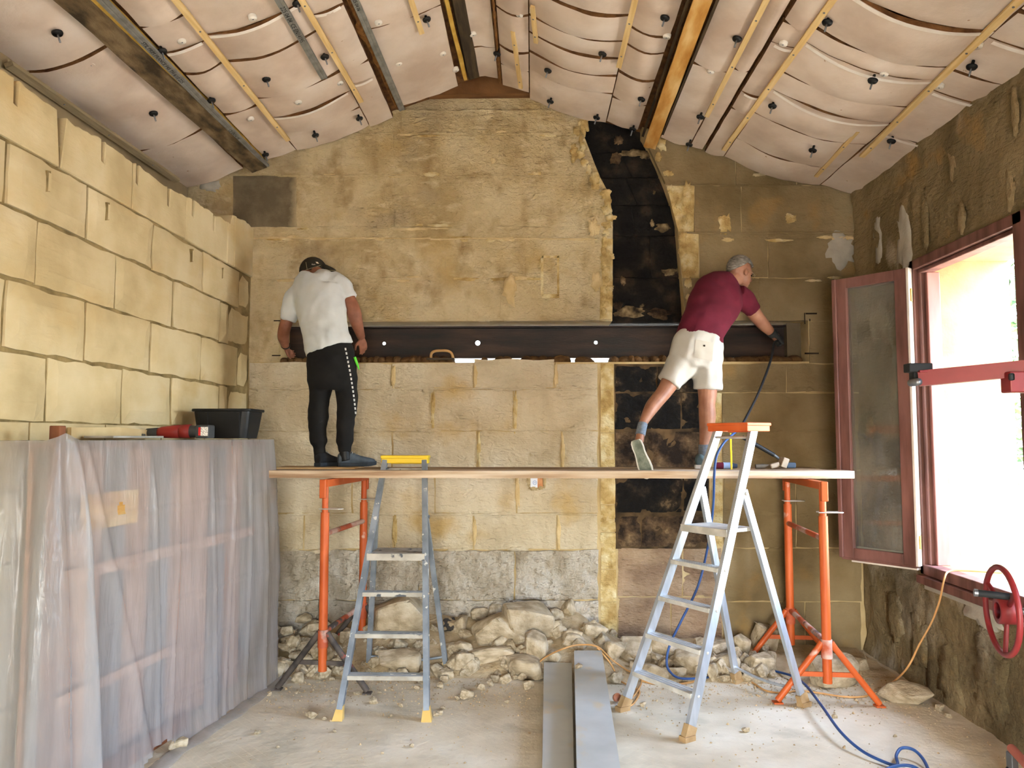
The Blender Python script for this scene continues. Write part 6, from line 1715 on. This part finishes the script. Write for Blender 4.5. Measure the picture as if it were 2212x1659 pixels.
sm_ = MB(); limb(sm_, [(1513, 723, 5.865, 49, .128), (1510, 735, 5.86, 53, .135), (1505, 755, 5.855, 57, .142), (1503, 778, 5.86, 58, .138), (1502, 795, 5.86, 50, .12)], n=28); limb(sm_, l2, n=24); limb(sm_, r2, n=24)
so_me = remesh(sm_, .0095, 4); wrinkle(so_me, .011, 8, 21, (1.7, 1, .8))
shorts = link('shorts', so_me, M_short, w2)
bm_ = MB()
limb(bm_, [(1503, 775, 5.86, 46, .11), (1515, 716, 5.88, 42, .11), (1535, 672, 5.97, 46, .11), (1557, 632, 6.09, 44, .095), (1572, 614, 6.15, 26, .07), (1583, 604, 6.18, 17, .058), (1592, 597, 6.2, 17, .06)])
limb(bm_, [(1475, 785, 5.85, 26, .09), (1452, 818, 5.83, 21, .080), (1440, 838, 5.80, 18, .066), (1432, 850, 5.78, 16.5, .062), (1420, 864, 5.755, 16, .062), (1409, 878, 5.73, 15.5, .060), (1400, 893, 5.70, 13, .050), (1393, 906, 5.68, 10.6, .040), (1387, 919, 5.66, 9, .035), (1384, 936, 5.64, 9, .036), (1380, 955, 5.625, 10, .04)])
limb(bm_, [(1527, 790, 5.865, 27, .09), (1528, 835, 5.85, 21.5, .080), (1528, 856, 5.84, 19.5, .066), (1527, 874, 5.84, 17.6, .062), (1528, 898, 5.845, 18.2, .064), (1527, 918, 5.85, 16.4, .056), (1524, 938, 5.855, 13, .045), (1521, 958, 5.86, 10.5, .038), (1521, 985, 5.86, 11, .042), (1523, 1000, 5.90, 11, .05)])
limb(bm_, [(1600, 645, 6.14, 18, .06), (1618, 662, 6.18, 17, .056), (1630, 678, 6.21, 15.5, .052), (1643, 694, 6.25, 14.5, .048), (1655, 707, 6.29, 12.5, .042), (1666, 718, 6.33, 9.6, .032), (1672, 724, 6.355, 8.8, .028), (1678, 730, 6.37, 9, .026)])
limb(bm_, [(1522, 645, 6.13, 18, .06), (1521, 672, 6.26, 16, .052), (1524, 692, 6.33, 14, .046), (1522, 708, 6.35, 11, .038), (1521, 722, 6.37, 8.6, .029)])
wv = P(1521, 722, 6.37); hand(bm_, wv, (.1, .5, -.6), (.1, .9, -.2), -1, (.3, .35, .4, .4), .95)
# head, turned towards the slot end (to the right and away)
hc = P(1600, 588, 6.20); Hz = Matrix.Rotation(R(-64), 3, 'Z') @ Matrix.Rotation(R(-16), 3, 'X')
bm_.ball(hc + Hz @ Vector((0, -.012, .018)), .078, .100, .098, Hz); bm_.ball(hc + Hz @ Vector((0, .038, -.040)), .060, .062, .074, Hz); bm_.ball(hc + Hz @ Vector((0, .060, -.092)), .034, .036, .026, Hz)
bm_.ball(hc + Hz @ Vector((0, .106, -.028)), .013, .020, .022, Hz); bm_.ball(hc + Hz @ Vector((0, .098, -.006)), .010, .014, .026, Hz); bm_.ball(hc + Hz @ Vector((0, .096, -.066)), .024, .012, .008, Hz); bm_.ball(hc + Hz @ Vector((0, .080, .020)), .050, .022, .014, Hz)
for s in (-1, 1): bm_.ball(hc + Hz @ Vector((s * .079, -.006, -.020)), .010, .020, .031, Hz)
limb(bm_, [(1580, 606, 6.17, 19, .06), (1590, 598, 6.19, 19, .062), (1598, 590, 6.2, 19, .062)])
body2 = link('body', remesh(bm_, .0055, 3), M_skin2, w2)
hb = MB(); vs = []; n = 26; rg_ = 9
hair_c = hc + Hz @ Vector((0, -.014, .020))
for j in range(rg_ + 1):
    for k in range(n):
        a = 2 * PI * k / n; back = max(0, -math.sin(a)); tmax = R(66 + 52 * back ** .8)
        t = tmax * j / rg_; q = 1.0 + .02 * n3(math.cos(a) * 4, math.sin(a) * 4, j * .7)
        vs.append(hair_c + Hz @ Vector((.0835 * math.sin(t) * math.cos(a) * q, .106 * math.sin(t) * math.sin(a) * q, .107 * math.cos(t) * q)))
hb.add(vs, [(j * n + k, j * n + (k + 1) % n, (j + 1) * n + (k + 1) % n, (j + 1) * n + k) for j in range(rg_) for k in range(n)], 0, True)
hr_ = hb.build('hair', M_hair, w2); md = hr_.modifiers.new('s', 'SOLIDIFY'); md.thickness = .012; md.offset = -1
M_eye = mat('eye_dark', [lin(30, 24, 20)], rough=.3); M_brow = mat('brow_grey', [lin(110, 100, 90)], rough=.9)
for s in (-1, 1):
    MB().ball(hc + Hz @ Vector((s * .030, .088, -.004)), .010, .007, .006, Hz, 10, 6).build('eye', M_eye, w2)
    MB().tube([hc + Hz @ Vector((s * .014, .102, .016)), hc + Hz @ Vector((s * .030, .100, .021)), hc + Hz @ Vector((s * .046, .088, .017))], .004, 6).build('eyebrow', M_brow, w2)
gls = MB(); M_gl = mat('glasses_wire', [lin(176, 164, 130)], rough=.3, metal=.7)
for s in (-1, 1):
    gls.tube([hc + Hz @ Vector((s * .032 + .022 * math.cos(a), .112 - .010 * abs(math.cos(a)), -.006 + .016 * math.sin(a))) for a in [2 * PI * k / 16 for k in range(17)]], .0016, 6)
    gls.tube([hc + Hz @ Vector((s * .054, .108, -.002)), hc + Hz @ Vector((s * .078, .06, -.002)), hc + Hz @ Vector((s * .083, .0, -.004)), hc + Hz @ Vector((s * .081, -.02, -.018))], .0018, 6)
gls.tube([hc + Hz @ Vector((-.010, .116, -.004)), hc + Hz @ Vector((.010, .116, -.004))], .0016, 6)
gls.build('glasses', M_gl, w2)
gm_ = MB(); wv = P(1668, 720, 6.335); hv = P(1692, 737, 6.40)
hand(gm_, wv, hv - wv, (.15, .45, -.9), -1, (.55, .6, .62, .65), 1.02, 1.22)
gm_.tube([P(1664, 716, 6.32), P(1671, 723, 6.35)], [.042, .040], 14)
link('work_glove', remesh(gm_, .006, 2), M_glove, w2)
for pts in ([(1389, 914, 5.662, 10.6, .042), (1386, 926, 5.650, 10.6, .042), (1383, 940, 5.637, 11, .045)], [(1521, 960, 5.858, 12, .046), (1521, 972, 5.86, 12, .046), (1521, 988, 5.86, 12.5, .05)]):
    mb = MB(); limb(mb, pts, n=16); link('sock', remesh(mb, .006, 2), M_sock, w2)
h2_ = P(1512, 1006, 5.80); h2_.z = PZT + .003
shoe(h2_, (.30, .95, 0), (0, 0, 1), .285, M_run, M_wsole, w2, M_ylace, .052)
hl, tl_ = P(1373, 952, 5.585), P(1391, 1003, 5.60)
shoe(hl, tl_ - hl, (.14, .97, .2), .285, M_run, M_wsole, w2, M_ylace, .050)
# back pocket with button
hit_s = hitter(shorts)
decal(hit_s, [(1503, 733), (1541, 741), (1538, 781), (1499, 772)], 6, 6, 'back_pocket', mat('pocket_cloth', [lin(168, 162, 148), lin(182, 176, 164)], scale=5, rough=.95), w2, .0035)
hb_ = hit_s(1521, 747, .006)
if hb_: MB().lathe([(.0075, 0), (.0075, .004), (0, .005)], hb_, CAM - hb_, 12).build('pocket_button', mat('dark_button', [lin(50, 36, 26)], rough=.4), w2)

# ================================================================== hoses and cables
M_hose_k = mat('black_hose', [lin(34, 36, 40)], rough=.5); M_hose_b = mat('blue_hose', [lin(36, 62, 108), lin(50, 80, 130)], scale=5, rough=.45); M_cable = mat('orange_cable', [lin(180, 132, 78), lin(198, 152, 98)], scale=6, rough=.6)
hb1 = [P(1681, 735, 6.37), P(1672, 742, 6.33), P(1668, 765, 6.25), P(1659, 796, 6.15), P(1640, 845, 5.98), P(1622, 882, 5.84), P(1605, 914, 5.70), P(1588, 934, 5.58)]
ah = thing('air_hose', 'thin air hose, black near the glove then blue down to the floor', 'hose', PZ(1480, 1467, .02))
MB().tube(smooth_pts(hb1, 8), .0095, 10).build('black_length', M_hose_k, ah)
zf = lambda a, b, z=.016: PZ(a, b, z)
hb2 = [hb1[-1], P(1576, 944, 5.50), P(1561, 960, 5.43), P(1548, 985, 5.405), P(1543, 1025, 5.40), P(1540, 1100, 5.50), P(1529, 1180, 5.56), P(1508, 1265, 5.56), P(1472, 1340, 5.52), P(1448, 1390, 5.48), P(1440, 1428, 5.45), P(1448, 1452, 5.44), P(1475, 1466, 5.48), zf(1540, 1462), zf(1600, 1450), zf(1650, 1447), zf(1705, 1458, .03), zf(1738, 1478, .06),
       zf(1775, 1525, .08), zf(1815, 1580, .06), zf(1862, 1622, .03), zf(1915, 1648), zf(1938, 1652), zf(1936, 1632, .03), zf(1948, 1616, .05), zf(1974, 1620, .05), zf(1996, 1643, .03), zf(2006, 1675), zf(1985, 1700), zf(1935, 1690), zf(1905, 1670), zf(1935, 1655, .03), zf(1975, 1657, .03), zf(2010, 1690), zf(2020, 1760)]
MB().tube(smooth_pts(hb2, 8), .0085, 10).build('blue_length', M_hose_b, ah)
ca = thing('extension_cable', 'orange extension cable hanging from the window sill to the floor', 'cable', PZ(1870, 1503, .01))
sx = XF0 - .04
c1 = [Vector((XR + .25, 5.02, WZ0 + .085)), Vector((XR + .05, 5.10, WZ0 + .085)), PX(2050, 1238, XF0 + .0) + Vector((0, 0, .01)), PX(2040, 1250, sx - .02), PX(2029, 1300, 2.60), PX(2012, 1345, 2.57), PX(1986, 1392, 2.50), PX(1958, 1445, 2.40), zf(1915, 1484, .012), zf(1872, 1503, .008), zf(1825, 1505, .008), zf(1770, 1497, .008), zf(1725, 1492, .008), zf(1690, 1496, .008), zf(1655, 1492, .008), zf(1625, 1474, .008), zf(1600, 1460, .008),
      zf(1560, 1461, .008), zf(1520, 1468, .008), zf(1470, 1477, .008), zf(1420, 1478, .008), zf(1385, 1470, .01)]
MB().tube(smooth_pts(c1, 8), .0062, 8).build('cable_length', M_cable, ca)
def oh(px, py, z=.01):
    p = on_heap(px, py); p.z = max(p.z, 0) + z; return p
cb_ = thing('extension_cable', 'orange cable looped over the far end of the steel beams', 'cable', PZ(1380, 1470, .01))
c2 = [oh(1124, 1470), oh(1150, 1448), PZ(1178, 1420, .13), PZ(1215, 1402, .22), PZ(1250, 1393, .225), PZ(1290, 1397, .22), PZ(1322, 1425, .10), oh(1350, 1448), oh(1385, 1470), zf(1372, 1500, .01), zf(1352, 1514, .01), zf(1340, 1512, .02)]
MB().tube(smooth_pts(c2, 8), .0062, 8).build('cable_length', M_cable, cb_)
c3 = [PZ(1290, 1399, .215), PZ(1318, 1432, .11), zf(1340, 1470, .02), zf(1368, 1484, .01), zf(1382, 1496, .01), zf(1366, 1522, .01), zf(1344, 1526, .01)]
MB().tube(smooth_pts(c3, 8), .0062, 8).build('cable_length', M_cable, cb_)
sp = zf(1332, 1507, .035)
MB().lathe([(0, -.03), (.020, -.03), (.026, -.01), (.027, .028), (.022, .030), (.020, .016), (0, .016)], sp, (.15, -.9, .4), 14).build('socket', mat('brown_socket', [lin(150, 96, 70)], rough=.7), cb_)

# ================================================================== tools on the plank
def plank_pt(px, py, Y): return P(px, py, Y)
rl = thing('cloth_roll', 'small maroon and blue cloth roll on the plank by the yellow rule', 'cloth roll', (P(1566, 1010, 5.80).x, 5.80, PZT)); zc = PZT + .026
xa, xb, xc, xd = [P(q, 1008, 5.80).x for q in (1546, 1562, 1581, 1592)]
MB().tube([(xa, 5.80, zc), (xb, 5.80, zc)], [.024, .025], 14).build('maroon_cloth', M_mar, rl)
MB().tube([(xb, 5.80, zc), (xc, 5.80, zc)], [.025, .024], 14).build('blue_cloth', mat('blue_cloth', [lin(120, 138, 168), lin(150, 166, 190)], scale=9, rough=.9), rl)
MB().tube([(xc, 5.80, zc), (xd, 5.80, zc - .002)], [.022, .016], 14).build('dark_end', mat('navy_cloth', [lin(44, 50, 64)], rough=.9), rl)
rp = P(1580, 1010, 5.72); rp.z = PZT + .001
fr_ = thing('folding_rule', 'yellow folding rule standing upright on the plank', 'folding rule', rp)
MB().rbox(rp + Vector((0, 0, .068)), (.013, .010, .136), .001).build('rule_leaf', M_yellow, fr_); MB().rbox(rp + Vector((.0, .004, .195)), (.013, .008, .14), .001).build('rule_leaf', M_yellow, fr_)
# club hammer
Yh = 5.84; hm_ = thing('club_hammer', 'club hammer with pale square head lying on the plank', 'hammer', (P(1670, 1010, Yh).x, Yh, PZT))
a, b = P(1632, 1006, Yh), P(1688, 1004, Yh); a.z = PZT + .018; b.z = PZT + .030
MB().tube([a, a.lerp(b, .3), a.lerp(b, .45), b], [.017, .017, .011, .011], 12).build('handle', mat('dark_handle', [lin(70, 62, 52), lin(96, 86, 72)], scale=20, rough=.6), hm_)
hd = P(1692, 1000, Yh); hd.z = PZT + .047
MB().rbox(hd, (.045, .10, .075), .006, Matrix.Rotation(R(22), 3, 'Y')).build('head', mat('pale_steel', [lin(150, 136, 118), lin(176, 160, 140)], scale=12, rough=.6), hm_)
MB().rbox(P(1672, 1005, Yh) * 1.0 + Vector((0, -.01, 0)), (.07, .05, .035), .008, Matrix.Rotation(R(-18), 3, 'Y')).build('cheek', MATS['pale_steel'], hm_)
Yp = 5.90; pb_ = thing('demolition_bar', 'dark demolition bar leaning down to the plank behind the hammer', 'pry bar', (P(1710, 1006, Yp).x, Yp, PZT))
a, b, c = P(1604, 944, Yp), P(1672, 983, Yp), P(1702, 1004, Yp); c.z = PZT + .02
MB().tube([a, b], .016, 12).build('sleeve', M_hose_k, pb_); MB().tube([b, c], .012, 12).build('shaft', mat('grey_shaft', [lin(92, 96, 98)], rough=.5, metal=.4), pb_)
MB().rbox(c + Vector((.02, 0, .006)), (.07, .05, .042), .01).build('coupling', mat('blue_grey_coupling', [lin(58, 74, 92)], rough=.6), pb_)

# packet stuffed in a hole of the gable wall
a0, a1 = P(1146, 1031, YB), P(1173, 1053, YB); zc = (a0.z + a1.z) / 2
pk = thing('paper_packet', 'white packet with a blue round mark in a wall hole under the plank', 'packet', ((a0.x + a1.x) / 2, YB - .005, a1.z))
xm = a0.x + (a1.x - a0.x) * .56
MB().bbox((a0.x, YB - .017, a1.z), (xm, YB + .01, a0.z + .03)).build('white_side', mat('white_paper', [lin(226, 232, 240)], rough=.6), pk)
MB().bbox((xm, YB - .013, a1.z), (a1.x, YB + .01, a0.z + .03)).build('brown_side', mat('brown_paper', [lin(176, 110, 66), lin(206, 150, 104)], scale=30, rough=.8), pk)
cx, cz = a0.x + (a1.x - a0.x) * .34, zc - .002
MB().tube([(cx + .016 * math.cos(a), YB - .0175, cz + .016 * math.sin(a)) for a in [2 * PI * k / 20 for k in range(21)]], .0016, 6).build('round_mark', mat('blue_print', [lin(70, 130, 200)], rough=.6), pk)
MB().tube([(cx - .009, YB - .0175, cz - .003), (cx - .002, YB - .0175, cz + .004), (cx + .003, YB - .0175, cz - .004), (cx + .010, YB - .0175, cz + .005)], .0016, 6).build('round_mark', MATS['blue_print'], pk)
for i, (px, py, w, h) in enumerate([(1142, 1040, 8, 26), (1176, 1038, 8, 26), (1152, 1055, 22, 8), (1168, 1054, 14, 8)]): lump(px, py, w, h, .02, M_stone_b, 'hole_rim', 90 + i)

# ================================================================== red panel lift at the right edge
M_red = mat('lift_red_paint', [lin(112, 26, 28), lin(126, 34, 36)], scale=6, rough=.45, spec=.4); M_rub = mat('black_rubber', [lin(26, 28, 30)], rough=.7)
lf = thing('panel_lift', 'red panel lift with long arm and handwheel at the window', 'panel lift', (2.05, 2.9, 0))
A = P(1984, 818, 2.95); B = P(2330, 785, 2.72)
MB().beam(A, B, .045, .058).build('support_arm', M_red, lf)
MB().rbox(P(1983, 795, 2.95), (.088, .05, .034), .004).build('end_pad', M_rub, lf); MB().rbox(P(1974, 812, 2.96), (.020, .04, .06), .004).build('end_pad', M_rub, lf)
MB().lathe([(.014, -.03), (.014, .03), (0, .032)], P(1976, 826, 2.93), (0, -1, 0), 14).build('pivot_bolt', M_zinc, lf)
MB().rbox(P(2000, 803, 2.94), (.07, .05, .008), .002).build('arm_tab', M_red, lf)
MB().rbox(P(2208, 826, 2.80), (.12, .06, .075), .005).build('arm_bracket', M_red, lf); MB().rbox(P(2185, 814, 2.765), (.018, .004, .026), .006).build('bracket_slot', M_rub, lf)
nrm_w = Vector((.98, -.19, 0)).normalized(); wc = P(2164, 1319, 2.9); u = Vector((0, 0, 1)); v_ = nrm_w.cross(u)
wh_ = MB().tube([wc + (u * math.cos(a) + v_ * math.sin(a)) * .155 for a in [2 * PI * k / 40 for k in range(41)]], .0105, 10, cap=False).build('handwheel', M_red, lf)
hubc = wc + nrm_w * .015
MB().lathe([(.030, -.03), (.048, -.03), (.048, .03), (.030, .03), (.030, -.03)], hubc, nrm_w, 20).build('hub', M_red, wh_)
for a in (R(175), R(300), R(55)): MB().tube([hubc + (u * math.cos(a) + v_ * math.sin(a)) * .03, wc + (u * math.cos(a) + v_ * math.sin(a)) * .155], .0085, 8).build('spoke', M_red, wh_)
ga = wc + (u * .055 + v_ * -.145 * 0) + nrm_w * .03; g0 = P(2180, 1289, 2.84); g1 = P(2112, 1281, 2.87)
MB().tube([g0, g1], .0125, 12).build('grip', M_rub, wh_); MB().tube([g1, g1 + (g1 - g0).normalized() * .012], .0135, 12).build('grip_end', M_zinc, wh_)
MB().tube([wc, wc + nrm_w * .30], .012, 10).build('winch_shaft', M_zinc, lf)
MB().lathe([(.0, .09), (.055, .09), (.055, .10), (.035, .10), (.035, .17), (.055, .17), (.055, .18), (0, .18)], wc, nrm_w, 18).build('winch_drum', M_red, lf)
MB().rbox((2.07, 2.84, 1.12), (.07, .07, 2.15), .005).build('mast', M_red, lf)
for (tx, ty) in ((2.43, 4.09), (2.5, 2.0), (1.70, 2.35)):
    lg = MB().tube([(2.07, 2.85, .22), (tx, ty, .165)], .022, 10).build('leg', mat('faded_red_leg', [lin(190, 110, 96), lin(206, 130, 112)], scale=6, rough=.6), lf)
    MB().rbox((tx, ty + .0, .105), (.035, .05, .08), .006).build('castor_fork', M_zinc, lg)
    MB().lathe([(0, -.014), (.034, -.014), (.038, -.008), (.038, .008), (.034, .014), (0, .014)], (tx, ty, .040), (1, .3, 0), 16).build('castor_wheel', M_rub, lg)
